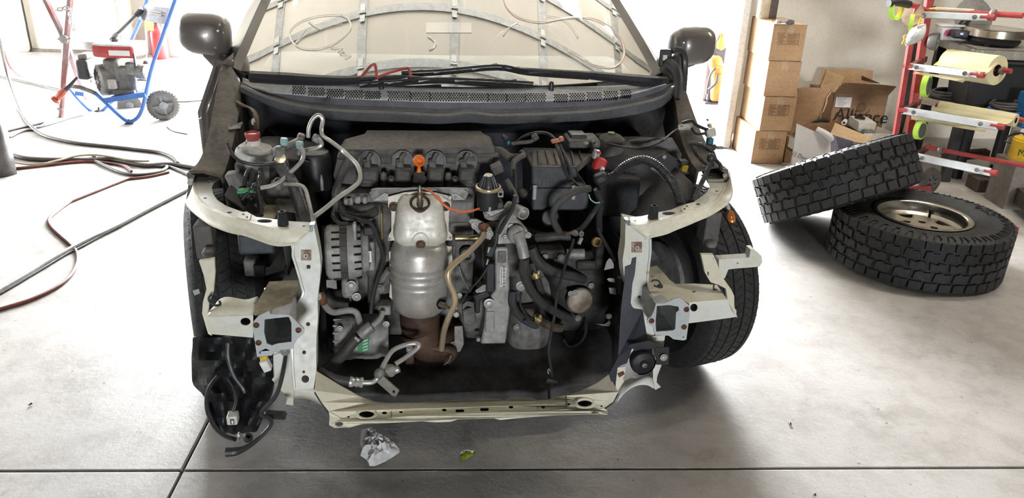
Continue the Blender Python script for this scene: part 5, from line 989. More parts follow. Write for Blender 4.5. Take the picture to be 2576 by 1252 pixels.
# alternator
al = P1('d', 245, 292, .31); s = S('d', .31); ax = Vector((1, .05, 0))
alt = MB().lathe([(60 * s, -135 * s), (150 * s, -133 * s), (168 * s, -120 * s), (176 * s, -90 * s), (176 * s, -42 * s)], al, ax, 40).build('alternator', M_ALU, CAR, label='grey finned alternator')
MB().lathe([(168 * s, -42 * s), (168 * s, 4 * s)], al, ax, 40, close=False).build('stator_band', M_COIL, alt)
MB().lathe([(178 * s, 4 * s), (178 * s, 40 * s), (165 * s, 85 * s), (140 * s, 95 * s), (125 * s, 130 * s), (60 * s, 150 * s), (0, 152 * s)], al, ax, 40).build('rear_housing', M_ALU, alt)
x_, y_, z_ = frame(ax)
for k in range(22):
    a = 2 * math.pi * k / 22
    for h, rr in ((-66 * s, 174 * s), (62 * s, 171 * s)):
        if k % 7 == 6: continue
        d_ = x_ * math.cos(a) + y_ * math.sin(a); MB().box(al + z_ * h + d_ * rr, (48 * s, 13 * s, 12 * s), ax=z_, ay=z_.cross(d_)).build('vent_slot', M_VOID, alt, bevel=.001)
for k in range(12):
    a = 2 * math.pi * k / 12; d_ = x_ * math.cos(a) + y_ * math.sin(a); MB().bar(al + z_ * -40 * s + d_ * 169 * s, al + z_ * 2 * s + d_ * 169 * s, 20 * s, 6 * s, up=d_).build('stator_rib', M_COIL, alt)
boxT('mount_ear', 'd', 292, 170, 22, 120, .235, .02, M_STEEL, alt, .003); boxT('regulator', 'd', 395, 330, 60, 200, .29, .07, M_ALU, alt, .006); boxT('connector', 'd', 390, 165, 80, 60, .29, .05, M_BLK, alt, .005); boxT('red_mark', 'd', 372, 108, 24, 12, .30, .02, MATS['red_plastic'], alt, .002)
lab2 = boxT('alternator_label', 'd', 378, 328, 48, 76, .262, .002, M_LABEL, alt, 0)
for k in range(5): boxT('label_line', 'd', 372 + 5 * k if k < 3 else 390, 328, 2.5, 64 - 8 * (k % 2), .2615, .001, M_INK, lab2, 0)
tubeT('alternator_cable', 'd', [(160, 10, .30), (150, 60, .29), (190, 105, .27), (250, 110, .26)], 13, M_LOOM); tubeT('alternator_cable', 'd', [(190, 20, .31), (250, 60, .30), (330, 90, .29), (400, 110, .28), (440, 200, .28), (475, 300, .28), (480, 360, .28), (440, 480, .28), (410, 600, .27), (400, 700, .26)], 14, M_LOOM); tubeT('top_hose', 'd', [(220, 40, .34), (300, 65, .33), (380, 60, .33), (440, 30, .34)], 22, M_HOSE)
boxT('idle_bracket', 'd', 470, 130, 14, 180, .30, .03, M_CLAMP, CAR, .003); tb_ = boxT('tensioner_bracket', 'd', 262, 545, 110, 140, .28, .05, M_ALU, CAR, .012); boltT('d', 270, 516, .272, 24, M_STEEL, tb_); boltT('d', 305, 590, .272, 20, M_STEEL, tb_)
MB().lathe([(70 * s, -.03), (70 * s, -.02), (62 * s, -.012), (62 * s, .012), (70 * s, .02), (70 * s, .03)], P1('d', 185, 600, .33), (1, 0, 0), 24).build('belt_pulley', M_DARK, CAR); boltT('d', 455, 538, .30, 22, M_ALUD, CAR)
belt = MB(); belt.tube(T('d', [(100, 130, .33), (85, 400, .33), (85, 700, .33), (95, 950, .33)]), 22 * s, 8, 4); belt.build('drive_belt', M_RUBBER, CAR)
bulge('timing_cover', 'd', [(-30, 200, 520, .02), (40, 180, 540, .05), (480, 380, 560, .05), (700, 380, 540, .05)], .40, M_ALUD, CAR); tubeT('coolant_pipe', 'd', [(520, 410, .30), (480, 470, .31), (440, 500, .33)], 24, M_DULL)
boxT('head_ledge', 'b', 560, 760, 560, 200, .38, .06, M_ALUD, CAR, .01); boxT('head_ledge', 'b', 1400, 840, 260, 240, .36, .05, M_ALUD, CAR, .01); MB().cyl(P1('b', 1350, 1090, .34), P1('b', 1580, 1085, .34), 34 * S('b'), 16).build('cross_tube', mat('brassy_tube', (.50, .44, .26), .35, .9), CAR)
for x, w in ((300, 70), (390, 60), (460, 50), (300, 90)): boxT('head_boss', 'b', x, 650 + (x % 7) * 15, w, 70, .36, .03, M_ALU, CAR, .006)
# compressor
cc = P1('d', 320, 850, .30)
cm = MB().lathe([(90 * s, -160 * s), (140 * s, -150 * s), (152 * s, -100 * s), (152 * s, -40 * s), (146 * s, -38 * s), (146 * s, 30 * s), (150 * s, 32 * s), (150 * s, 120 * s), (135 * s, 150 * s), (140 * s, 190 * s), (60 * s, 195 * s), (0, 195 * s)], cc, (1, .03, -.03), 36).build('compressor', M_ALU, CAR, label='aluminium air-conditioning compressor')
sheet('compressor_label', 'd', [(310, 880), (385, 850), (390, 940), (315, 962)], mat('green_label', (.06, .32, .14), .5, var=.1), cm, y=.228, t=.002); 
for k in range(4): sheet('label_row', 'd', [(345, 880 + 20 * k), (378, 868 + 20 * k), (380, 876 + 20 * k), (346, 888 + 20 * k)], mat('label_print', (.65, .75, .68), .5), cm, y=.2272, t=.001)
for k in range(8): MB().box(cc + Vector((-.055 + .0, -.066 * math.cos(R(-60 + 20 * k)), .066 * math.sin(R(-60 + 20 * k)))), (.03, .006, .006)).build('compressor_rib', M_ALU, cm, bevel=.001)
for x, y in ((195, 800), (205, 930), (500, 770), (460, 960)): boltT('d', x, y, .25, 15, M_STEEL, cm)
boxT('port_block', 'd', 490, 685, 80, 70, .26, .05, M_ALU, cm, .006); tubeT('suction_line', 'd', [(52, 592, .12), (80, 585, .15), (95, 640, .18), (150, 690, .21), (250, 678, .23), (305, 695, .24), (328, 760, .25)], 22, M_TUBE, cm, n=12); MB().lathe([(26 * s, 0), (30 * s, .008), (24 * s, .02), (24 * s, .03)], P1('d', 65, 575, .13), (.3, .2, -1), 16).build('line_nut', M_RUST, cm)
hp = tubeT('discharge_hose', 'd', [(60, 1100, .12), (120, 1060, .14), (210, 975, .17), (290, 880, .19), (345, 835, .20)], 38, M_HOSE, CAR, n=14); tubeT('hose_crimp', 'd', [(330, 845, .198), (365, 812, .203), (405, 782, .208)], 40, M_DULL, hp, n=16); tubeT('discharge_pipe', 'd', [(400, 785, .21), (440, 755, .215), (465, 725, .225), (475, 690, .24)], 18, M_TUBE, hp); sheet('hose_band', 'd', [(288, 860), (300, 850), (328, 875), (316, 888)], M_STEEL, hp, y=.165, t=.004)
lh = tubeT('return_hose', 'd', [(60, 1075, .09), (110, 1105, .08), (180, 1130, .075), (265, 1145, .075)], 32, M_HOSE, CAR, n=14)
cr = MB(); q = T('d', [(258, 1145, .075), (275, 1147, .075), (290, 1148, .075), (305, 1149, .075), (320, 1150, .075), (335, 1151, .075), (348, 1152, .075)]); cr.tube(q, [33 * s, 33 * s, 26 * s, 32 * s, 26 * s, 33 * s, 30 * s], 18, 3); cr.build('hose_crimp', M_TUBE, lh)
tubeT('return_pipe', 'd', [(345, 1152, .075), (405, 1150, .075), (440, 1125, .075), (455, 1090, .085), (490, 1020, .11), (540, 945, .14), (610, 910, .155), (685, 895, .16), (712, 905, .155), (700, 930, .15), (630, 985, .135), (560, 1030, .12)], 17, M_TUBE, lh, n=12)
MB().ball(P1('d', 455, 1095, .08), 34 * s, 14, 9, (1, .9, 1.1)).build('pipe_joint', M_DULL, lh); bb = MB(); bb.lathe([(38 * s, 0), (38 * s, 40 * s), (26 * s, 44 * s), (0, 44 * s)], P1('d', 522, 1088, .115), (.05, -.25, 1), 18); bb.cyl(P1('d', 540, 1078, .12), P1('d', 585, 1060, .12), 24 * s, 12); bb.build('end_fitting', M_TUBE, lh)
sheet('pipe_bracket', 'd', [(440, 1152), (478, 1112), (586, 1205), (560, 1250), (540, 1240)], mat('tin_bracket', (.42, .41, .38), .35, .9), lh, y=.065, t=.006, holes=[ell('d', 549, 1213, 9, 11, 10)])

# --- torn wheel liner and loose cables hanging at the left corner
lm = MB(); rows = []
random.seed(3)
for j in range(13):
    yy = 500 + j * 46; row_ = []
    for i in range(12):
        x0, x1 = (95, 560) if yy < 780 else (140 + (yy - 780) * .35, 560 - (yy - 780) * .35); xx = x0 + (x1 - x0) * i / 11
        row_.append(P1('e', xx + random.uniform(-9, 9), yy + random.uniform(-10, 10), .14 + random.uniform(-.035, .035) - .05 * math.sin(i * 1.4 + j * .8) * .5))
    rows.append(row_)
lm.loft(rows); lm.build('wheel_liner', mat('crumpled_liner', (.016, .016, .018), .5, var=.2, scale=20, bump=.3, bscale=50), CAR, solid=.004, sub=1, label='torn crumpled black wheel liner')
sheet('liner_edge', 'e', [(100, 250), (135, 240), (142, 262), (110, 275)], M_STEEL, CAR, y=.20, t=.004)
tubeT('loose_cable', 'e', [(300, 540, .07), (300, 620, .06), (330, 720, .05), (380, 790, .045), (395, 822, .04)], 14, M_LOOM)
tubeT('loose_cable', 'e', [(240, 730, .06), (190, 800, .03), (180, 900, .0), (215, 1000, -.03), (275, 1060, -.05), (345, 1085, -.06)], 13, M_LOOM)
tubeT('loose_cable', 'e', [(300, 740, .06), (335, 800, .03), (345, 870, .01), (320, 960, -.01)], 9, M_LOOM)
tubeT('loose_cable', 'e', [(622, 610, .02), (612, 680, .0), (590, 780, -.02), (560, 850, -.03), (500, 910, -.03), (485, 940, -.03), (530, 965, -.035), (540, 1000, -.04), (480, 1070, -.06), (400, 1130, -.085), (340, 1155, -.09), (290, 1158, -.09)], [.006] * 9 + [.006, .009, .010], M_LOOM) if False else None
mb = MB(); mb.tube(T('e', [(622, 610, .02), (612, 680, .0), (590, 780, -.02), (560, 850, -.03), (505, 910, -.04), (490, 945, -.05), (535, 970, -.06), (535, 1010, -.07), (470, 1080, -.09), (400, 1130, -.11), (340, 1152, -.12), (288, 1156, -.12)]), [.0055] * 9 + [.007, .011, .012], 10, 5); mb.build('loose_cable', M_LOOM, CAR)
MB().lathe([(.007, 0), (.012, .004), (.012, .02), (.008, .024)], P1('e', 622, 600, .02), (0, -.3, 1), 12).build('cable_lug', M_STEEL, CAR)
w1 = boxT('loose_plug', 'e', 320, 982, 60, 58, -.03, .03, mat('white_connector', (.72, .72, .66), .4), CAR, .003); boxT('plug_slot', 'e', 322, 985, 22, 34, -.032, .006, M_COIL, w1, 0)
boxT('plug_core', 'e', 323, 987, 9, 22, -.034, .004, M_LABEL, w1, 0)
w2 = MB().lathe([(24 * S('e', 0), 0), (28 * S('e', 0), .01), (20 * S('e', 0), .022), (12 * S('e', 0), .022), (10 * S('e', 0), .012), (0, .012)], P1('e', 408, 1078, -.075), (.3, -.6, .7), 18).build('loose_socket', M_BLK, CAR); boxT('socket_collar', 'e', 358, 1072, 14, 40, -.07, .012, M_LABEL, w2, .002)
yc2 = boxT('air_sensor', 'e', 508, 678, 46, 70, .02, .025, M_LABEL, CAR, .003, rot=-20); boxT('sensor_lock', 'e', 497, 632, 40, 24, .02, .02, MATS['yellow_plastic'], yc2, .002, rot=-10)
boxT('loose_connector', 'e', 560, 965, 130, 30, -.05, .03, M_BLK, CAR, .008, rot=8)
boxT('glint', 'e', 590, 978, 50, 6, -.052, .006, M_STEEL, CAR, 0, rot=6) if False else None
# ================================================================ right side of the shop
VIEW.update({'s': (1960, 160, 4.636), 't': (2230, 0, 5.217), 'u': (2230, 220, 4.173), 'w': (0, 240, 4.471), 'x': (2040, 460, 4.173)})
def LW(p): return ORG + Vector((_c * p.x - _s * p.y, _s * p.x + _c * p.y, p.z))
def Q(v, x, y, d): return W(*V(v, x, y), y=d)
def SW(v, d): return mpp(Vector((1.6, d, .4)), False) * vpx(v)
def sheetW(name, v, pts, d, m, parent=None, tv=(0, .004, 0), holes=(), bevel=0, z=None, **k):
    f = (lambda p: W(*V(v, p[0], p[1]), z=z)) if z is not None else (lambda p: Q(v, p[0], p[1], p[2] if len(p) > 2 else d))
    return MB().prism([f(p) for p in pts], tv, [[f(p) for p in h] for h in holes], flat=[pts] + list(holes)).build(name, m, parent, bevel=bevel, **k)
def tubeW(name, v, pts, r, m, parent=None, n=9, sm=5, **k): return MB().tube([Q(v, *p) for p in pts], r, n, sm, **k).build(name, m, parent)
M_RED = mat('chipped_red_paint', (.42, .045, .045), .45, var=.2, scale=20, col2=(.30, .05, .05))
M_CARD = mat('cardboard', (.42, .27, .155), .85, var=.06, scale=10)
M_CARD2 = mat('cardboard_dark', (.33, .20, .115), .85, var=.08, scale=8)
M_CARDIN = mat('cardboard_pale', (.56, .40, .24), .85, var=.08, scale=8)
M_PAPERW = mat('white_paper', grime=0.05, col=(.80, .80, .80), rough=.7, var=.03)
M_TYRE = mat('worn_tyre_rubber', (.020, .020, .021), .62, var=.25, scale=14, bump=.1, bscale=120)

# --- truck tyres: carcass, every tread block a piece, rim
def block(poly, R0, h, k):
    mb = MB(); n = len(poly)
    vs = []
    for rr in (R0 - h, R0):
        for t, z in poly: a = t / R0; f_ = 1 if rr < R0 else .94; vs.append(Vector((rr * math.cos(a * f_), rr * math.sin(a * f_), z)))
    return mb.add(vs, [tuple(range(n))[::-1], tuple(range(n, 2 * n))] + [(i, (i + 1) % n, n + (i + 1) % n, n + i) for i in range(n)])
def truck_tyre(label, mtx, R0=.385, Wd=.245, rim=True):
    root = bpy.data.objects.new('truck_tyre', None); COL.objects.link(root); root.matrix_world = mtx; BASE[root.name] = (mtx, True); tag(root, label, 'tyre', 'all-terrain tyres in the pile')
    h = Wd / 2; rr = .205
    MB().lathe([(rr, -h * .72), (rr + .012, -h * .86), ((R0 + rr) / 2, -h * 1.05), (R0 - .035, -h * .98), (R0 - .014, -h * .88), (R0 - .011, -h * .7), (R0 - .011, h * .7), (R0 - .014, h * .88), (R0 - .035, h * .98), ((R0 + rr) / 2, h * 1.05), (rr + .012, h * .86), (rr, h * .72)], (0, 0, 0), (0, 0, 1), 72, close=False).build('carcass', M_TYRE, root, smooth=40)
    c = 2 * math.pi * R0; N1, N2 = 40, 30; d1, d2 = c / N1, c / N2
    rows = [(N1, 0, [(-.43 * d1, h * .62), (.43 * d1, h * .58), (.44 * d1, h * .93), (-.44 * d1, h * .93)]), (N1, .5, [(-.43 * d1, -h * .93), (.43 * d1, -h * .93), (.44 * d1, -h * .60), (-.42 * d1, -h * .62)]),
            (N2, .2, [(-.46 * d2, h * .25), (-.1 * d2, h * .20), (.1 * d2, h * .28), (.44 * d2, h * .22), (.30 * d2, h * .52), (.0, h * .50), (-.1 * d2, h * .57), (-.40 * d2, h * .55)]),
            (N2, .55, [(-.40 * d2, -h * .14), (.0, -h * .17), (.12 * d2, -h * .09), (.45 * d2, -h * .13), (.38 * d2, h * .14), (.05 * d2, h * .18), (-.08 * d2, h * .10), (-.46 * d2, h * .16)]),
            (N2, .85, [(-.44 * d2, -h * .55), (-.05 * d2, -h * .52), (.1 * d2, -h * .58), (.40 * d2, -h * .55), (.46 * d2, -h * .22), (.1 * d2, -h * .25), (-.05 * d2, -h * .19), (-.36 * d2, -h * .24)])]
    for n, off, poly in rows:
        o = None
        for k in range(n):
            if o is None: o = block(poly, R0, .012, n).build('tread_block', M_TYRE, root, smooth=0, bevel=.0015); b = o
            else: b = o.copy(); COL.objects.link(b)
            b.rotation_euler = (0, 0, 2 * math.pi * (k + off) / n)
    ol = MB()
    for s in (-1, 1):
        for k in range(N1):
            a0 = 2 * math.pi * (k + .1) / N1; a1 = 2 * math.pi * (k + .6) / N1
            P = [Vector((r_ * math.cos(a), r_ * math.sin(a), s * z)) for a, r_, z in ((a0, R0 - .024, h * 1.0), (a0 + .01, R0 - .058, h * 1.035), (a1 - .01, R0 - .058, h * 1.035), (a1, R0 - .024, h * 1.0))]
            for p, q in zip(P, P[1:]): ol.bar(p, q, .004, .004, up=(0, 0, 1))
    ol.build('sidewall_lugs', M_TYRE, root, kind='stuff')
    for s in (-1, 1):
        MB().lathe([(rr + .004, s * h * .80), (rr + .010, s * h * .90), (rr - .004, s * h * .92), (rr - .016, s * h * .84), (rr - .022, s * h * .5), (rr - .04, s * h * .42)], (0, 0, 0), (0, 0, 1), 56, close=False).build('rim_lip', mat('machined_alloy', grime=0.05, col=(.66, .63, .56), rough=.25, metal=1.0, var=.08), root, smooth=50)
    MB().lathe([(rr - .02, -h * .7), (rr - .03, h * .4)], (0, 0, 0), (0, 0, 1), 40, close=False).build('rim_barrel', mat('alloy_inside', (.30, .28, .24), .45, .8), root)
    def circ(r_, n, cx=0, cy=0): return [Vector((cx + r_ * math.cos(2 * math.pi * i / n), cy + r_ * math.sin(2 * math.pi * i / n), h * .42)) for i in range(n)]
    holes = [circ(.017, 14, .062 * math.cos(R(72 * i + 20)), .062 * math.sin(R(72 * i + 20))) for i in range(5)]
    for i in range(5):
        a = R(72 * i + 56); holes.append([Vector((r_ * math.cos(a + d_), r_ * math.sin(a + d_), h * .42)) for r_, d_ in ((.115, -.18), (.105, 0), (.115, .18), (.158, .26), (.158, -.26))])
    MB().prism(circ(rr - .036, 48), (0, 0, -.03), holes).build('rim_face', mat('satin_alloy', grime=0.05, col=(.62, .57, .46), rough=.35, metal=.9, var=.1, scale=10), root, bevel=.003)
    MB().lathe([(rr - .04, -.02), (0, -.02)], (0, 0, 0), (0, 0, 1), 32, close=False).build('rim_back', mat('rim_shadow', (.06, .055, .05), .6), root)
    vv = MB(); a = R(15); vv.cyl(Vector((.165 * math.cos(a), .165 * math.sin(a), h * .42)), Vector((.155 * math.cos(a), .155 * math.sin(a), h * .75)), .006, 10); vv.build('valve_stem', M_RUBBER, root)
    return root
def disc_mtx(c, n, spin=0):
    x, y, z = frame(n); M = Matrix(((x.x, y.x, z.x, c[0]), (x.y, y.y, z.y, c[1]), (x.z, y.z, z.z, c[2]), (0, 0, 0, 1))); return M @ Matrix.Rotation(spin, 4, 'Z')
t1 = truck_tyre('black all-terrain truck tyre on alloy rim lying flat on the floor', disc_mtx(Vector((1.91, 3.42, .1285)), Vector((0, 0, 1)), R(35)))
h_ = .1225 * 1.06
for i, ch in enumerate('DAK'):
    a = R(-22 - i * 9); text_mesh('raised_letter', ch, .045, M_TYRE, Matrix.Rotation(a, 4, 'Z') @ Matrix.Translation((.298, 0, h_ + .0)) @ Matrix.Rotation(R(-90), 4, 'Z'), t1, thick=.002)
_v = ray(2100, 450).normalized(); _e = (_R * 390 + _U * 112).normalized(); _nn = _e.cross(_v).normalized()
if _nn.z < 0: _nn = -_nn
t2 = truck_tyre('black all-terrain truck tyre tilted on edge, leaning across the flat tyre', disc_mtx(W(2101, 452, z=.289), _nn, R(10)), R0=.385)

# --- stacked cartons, each with tape and printed panel
GS = 'cartons in the tall stack'
def carton(label, x, y, z0, w, d, h, rz, printed, name='carton', m=M_CARD, group=GS):
    o = thing(name, label, 'box', (x, y, z0), rz, group, local=True)
    MB().box((w / 2, d / 2, h / 2), (w, d, h - .002)).build('box_body', m, o, bevel=.003)
    MB().box((w / 2, -.0006, h * .86), (w * .22, .0012, h * .26)).build('packing_tape', mat('packing_tape', (.46, .32, .20), .3, coat=.3), o)
    MB().box((w / 2, d / 2, h - .0004), (w * .22, d, .0012)).build('packing_tape', MATS['packing_tape'], o)
    MB().box((w / 2, -.0004, h - .002), (w, .001, .003)).build('flap_seam', M_CARD2, o)
    if printed:
        pr = MB(); x0, z1, pw, ph = w * .18, h * .76, w * .62, h * .30
        for a, b in (((0, 0), (1, 0)), ((1, 0), (1, 1)), ((1, 1), (0, 1)), ((0, 1), (0, 0))): pr.bar((x0 + a[0] * pw, -.0008, z1 - a[1] * ph), (x0 + b[0] * pw, -.0008, z1 - b[1] * ph), .0016, .0016, up=(0, 1, 0))
        for k in range(7):
            pr.bar((x0 + pw * .05, -.0008, z1 - ph * (.14 + .12 * k)), (x0 + pw * (.25 + .08 * (k % 3)), -.0008, z1 - ph * (.14 + .12 * k)), .002, .0016, up=(0, 1, 0)); pr.bar((x0 + pw * .44, -.0008, z1 - ph * (.12 + .125 * k)), (x0 + pw * (.92 - .05 * (k % 2)), -.0008, z1 - ph * (.12 + .125 * k)), .0022, .0016, up=(0, 1, 0))
        pr.build('printed_panel', mat('brown_print', (.16, .09, .05), .8), o, kind='stuff')
    return o
BH = .2235
for i, (x, pr_, lab) in enumerate(((1.552, 1, 'brown carton at the bottom of the tall stack, resting on the floor'), (1.574, 1, 'printed brown carton second from the floor in the tall stack'), (1.563, 0, 'plain unprinted brown carton third from the floor in the tall stack'), (1.556, 1, 'topmost brown carton of the tall stack, tools lying on it'))):
    carton(lab, x, 4.95, BH * i, .212, .40, BH, R(4), pr_)
ZT = BH * 4
bo = thing('plastic_bottle', 'cream plastic jug standing on the topmost carton', 'bottle', W(1917, 46, z=ZT)); bb_ = W(1917, 46, z=ZT)
MB().lathe([(.036, 0), (.040, .006), (.040, .20), (.034, .23), (.018, .25), (.018, .27)], bb_, (0, 0, 1), 20).build('jug_body', mat('cream_plastic', (.68, .58, .44), .5), bo); MB().lathe([(.02, .262), (.02, .29), (0, .291)], bb_, (0, 0, 1), 16).build('jug_cap', M_BLACKP, bo)
jb = MB().box(bb_ + Vector((.068, .05, .10)), (.05, .09, .20)).build('spray_can_box', mat('dark_carton', (.12, .10, .09), .6), None, bevel=.003); tag(jb, 'small dark box standing beside the cream jug on the carton stack', 'box')
ra = W(1958, 55, z=ZT + .012); rt = thing('ratchet', 'chrome ratchet with grey grip lying on the topmost carton', 'tool', (ra.x, ra.y, ZT))
b2 = W(1998, 56, z=ZT + .016); MB().tube([ra, ra.lerp(b2, .35), ra.lerp(b2, .5)], [.006, .006, .007], 8, 2).build('shaft', M_STEEL, rt); MB().tube([ra.lerp(b2, .48), ra.lerp(b2, .6), ra.lerp(b2, .8), b2], [.010, .015, .016, .010], 12, 3).build('grip', mat('grey_grip', (.10, .10, .11), .5), rt); MB().lathe([(.016, -.008), (.018, 0), (.016, .010), (.008, .012), (0, .012)], ra, (0, 0, 1), 14).build('ratchet_head', M_STEEL, rt)
nt = W(1942, 53, z=ZT); tag(MB().lathe([(.008, 0), (.008, .005), (.004, .005), (.004, 0)], nt, (0, 0, 1), 6, close=False).build('hex_nut', mat('brass_nut', (.6, .42, .15), .35, .8), None), 'small brass nut on the topmost carton beside the ratchet', 'nut')

# --- opened cartons against the wall
def panels(root, v, quads, d):
    for nm_, m, pts, tv in quads: sheetW(nm_, v, pts, d, m, root, tv=tv)
al_ = thing('carton', 'open brown carton printed Alliance with flaps folded up', 'box', W(2150, 370, z=0))
def alz(x, y, d=5.30): return Q('s', x, y, d)
f4 = [(640, 345), (1265, 385), (1190, 740), (590, 715)]
F4 = [alz(*p) for p in f4]; lowL = Vector((F4[3].x + .01, F4[3].y, .005)); lowR = Vector((F4[2].x + .0, F4[2].y, .005)); dB = Vector((-.06, .30, 0))
MB().prism([F4[0], F4[1], F4[2], lowR, lowL, F4[3]], (0, .005, 0)).build('front_panel', M_CARD2, al_); MB().prism([F4[0] + dB, F4[1] + dB, lowR + dB, lowL + dB], (0, .005, 0)).build('back_panel', M_CARD2, al_)
for a, b in ((F4[0], lowL), (F4[1], lowR)): MB().prism([a, a + dB, b + dB, b], (.005, 0, 0)).build('side_panel', M_CARD2, al_)
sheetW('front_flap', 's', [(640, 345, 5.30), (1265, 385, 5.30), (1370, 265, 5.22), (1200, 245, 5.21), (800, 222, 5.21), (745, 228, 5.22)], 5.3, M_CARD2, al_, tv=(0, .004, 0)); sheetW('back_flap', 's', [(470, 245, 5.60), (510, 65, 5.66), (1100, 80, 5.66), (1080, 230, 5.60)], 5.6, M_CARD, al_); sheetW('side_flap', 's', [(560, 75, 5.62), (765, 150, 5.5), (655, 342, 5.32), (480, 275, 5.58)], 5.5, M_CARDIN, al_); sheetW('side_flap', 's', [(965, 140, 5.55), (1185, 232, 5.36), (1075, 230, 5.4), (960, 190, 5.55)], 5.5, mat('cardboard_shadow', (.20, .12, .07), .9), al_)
lbp = sheetW('address_label', 's', [(668, 388), (853, 395), (830, 512), (650, 505)], 5.295, M_PAPERW, al_, tv=(0, .003, 0))
for k in range(6): sheetW('label_line', 's', [(680 + (k % 2) * 4, 402 + 17 * k), (790 - 20 * (k % 3), 404 + 17 * k), (790 - 20 * (k % 3), 408 + 17 * k), (680 + (k % 2) * 4, 406 + 17 * k)], 5.2935, mat('faint_ink', (.30, .30, .32), .7), lbp, tv=(0, .001, 0))
rt_ = (alz(1160, 640, 5.295) - alz(760, 610, 5.295)); text_mesh('carton_print', 'Alliance', .118, mat('black_print', (.03, .025, .02), .8), face_mtx(alz(960, 615, 5.294), rt_, (0, .0, 1)), al_, thick=.001)
sc2 = SW('s', 5.3); MB().lathe([(55 * sc2, 0), (55 * sc2, .001), (40 * sc2, .0012), (0, .0014)], alz(965, 505, 5.296), (0, -1, 0), 20).build('printed_globe', mat('dim_print', (.22, .13, .075), .85), al_); MB().tube([alz(*p, 5.295) for p in ((820, 520), (700, 560), (660, 600), (720, 620), (860, 610), (1010, 580), (1065, 530))], .0022, 6, 5).build('printed_swoosh', mat('dim_print2', (.14, .09, .055), .85), al_)
ca = thing('carton', 'torn brown carton standing open between the stack and the Alliance carton', 'box', W(2050, 400, z=0))
sheetW('torn_panel', 's', [(215, 282), (420, 280), (625, 295), (600, 350), (560, 400), (560, 460), (545, 485), (515, 560), (490, 580), (487, 650), (330, 695), (180, 700)], 5.22, M_CARD, ca, tv=(0, .006, 0)); sheetW('torn_edge', 's', [(628, 295), (600, 350), (565, 400), (562, 460), (550, 485), (520, 560), (492, 580), (489, 650), (482, 640), (484, 575), (508, 555), (535, 480), (552, 390), (600, 330)], 5.205, M_CARDIN, ca, tv=(0, .008, 0))
sheetW('inner_flap', 's', [(195, 485), (240, 482), (388, 545), (350, 600), (320, 697), (140, 830), (60, 1150), (50, 1170), (130, 840)], 5.08, M_CARD, ca, tv=(0, .005, 0)); sheetW('side_panel', 's', [(100, 850), (185, 870), (130, 1170), (50, 1165)], 5.0, M_CARD2, ca, tv=(0, .2, 0)); sheetW('white_sticker', 's', [(125, 850), (183, 872), (165, 1005), (100, 965)], 4.992, mat('worn_sticker', (.66, .62, .55), .6), ca, tv=(0, .003, 0))
wb = thing('carton', 'open carton, side coloured white for the door light on it, with pencilled note, in front of the torn carton', 'box', W(2045, 415, z=0))
P_ = [(207, 700), (462, 812), (605, 870), (600, 1060), (590, 1240), (130, 1260), (150, 1170)]
sheetW('lit_panel', 's', P_, 4.86, M_PAPERW, wb, tv=(.0, .006, 0)); sheetW('back_panel', 's', [(215, 700), (600, 688), (590, 830), (560, 1000), (300, 1000)], 5.12, M_CARD2, wb);  # door light burning out this side is put into its white colour
MB().tube([Q('s', 440, 760, 4.86), Q('s', 520, 800, 4.85), Q('s', 590, 850, 4.84), Q('s', 615, 890, 4.845)], [.016, .018, .02, .014], 10, 3).build('rolled_flap', M_PAPERW, wb); sheetW('flap', 's', [(655, 690, 5.0), (1095, 868, 4.9), (1062, 938, 4.85), (905, 918, 4.85), (600, 822, 4.9)], 4.9, M_CARDIN, wb, tv=(0, .005, 0)); sheetW('side_panel', 's', [(612, 840, 4.87), (800, 860, 4.95), (945, 940, 5.0), (930, 1150, 5.0), (600, 1200, 4.87)], 4.9, mat('lavender_board', (.30, .30, .40), .7), wb, tv=(0, .006, 0))
text_mesh('pencil_note', '1) Doors', .036, mat('pencil', (.25, .25, .25), .8), face_mtx(Q('s', 262, 1085, 4.8585), Q('s', 330, 1120, 4.8585) - Q('s', 180, 1050, 4.8585), (0, 0, 1)), wb, thick=.0008)
ob_ = thing('parts_box', 'small white parts box sitting among the open cartons', 'box', Q('s', 1020, 800, 5.12))
A4 = [Q('s', *p, 5.12) for p in ((935, 682), (1137, 690), (1115, 815), (918, 792))]; dz_ = Q('s', 820, 607, 5.26) - A4[0]
M_OFFW = mat('off_white_card', (.66, .64, .58), .7, var=.04); MB().loft([A4, [p + dz_ for p in A4]], closed=True, caps=True).build('box_body', M_OFFW, ob_, bevel=.002)
text_mesh('box_print', 'OMNI', .035, mat('grey_print', (.35, .35, .36), .8), face_mtx(Q('s', 1050, 785, 5.1185), A4[1] - A4[0], (0, 0, 1)), ob_, thick=.001); MB().lathe([(.012, 0), (.012, .001), (0, .0012)], Q('s', 980, 782, 5.1185), (0, -1, 0), 14).build('teal_dot', mat('teal_print', (.05, .30, .34), .7), ob_)
tp = A4[0].lerp(A4[1], .35) + dz_ * .55 + Vector((0, 0, .004)); tag(MB().lathe([(.034, 0), (.034, .008), (.026, .008), (.026, 0)], tp, (0, 0, 1), 20, close=False).build('gasket_ring', M_BLACKP), 'black ring lying on the small white parts box', 'ring')
lbx = thing('parts_tray', 'shallow pale carton tray to the right below the small white box', 'box', W(2225, 380, z=0)); sheetW('front_panel', 's', [(990, 812), (1330, 822), (1345, 1000), (1000, 1000)], 4.95, M_OFFW, lbx); sheetW('back_panel', 's', [(1140, 730), (1325, 800), (1330, 830), (1120, 815)], 5.15, M_OFFW, lbx); sheetW('side_panel', 's', [(1318, 800, 5.15), (1332, 822, 4.95), (1345, 1000, 4.95), (1325, 990, 5.15)], 5.0, M_CARDIN, lbx, tv=(.004, 0, 0))
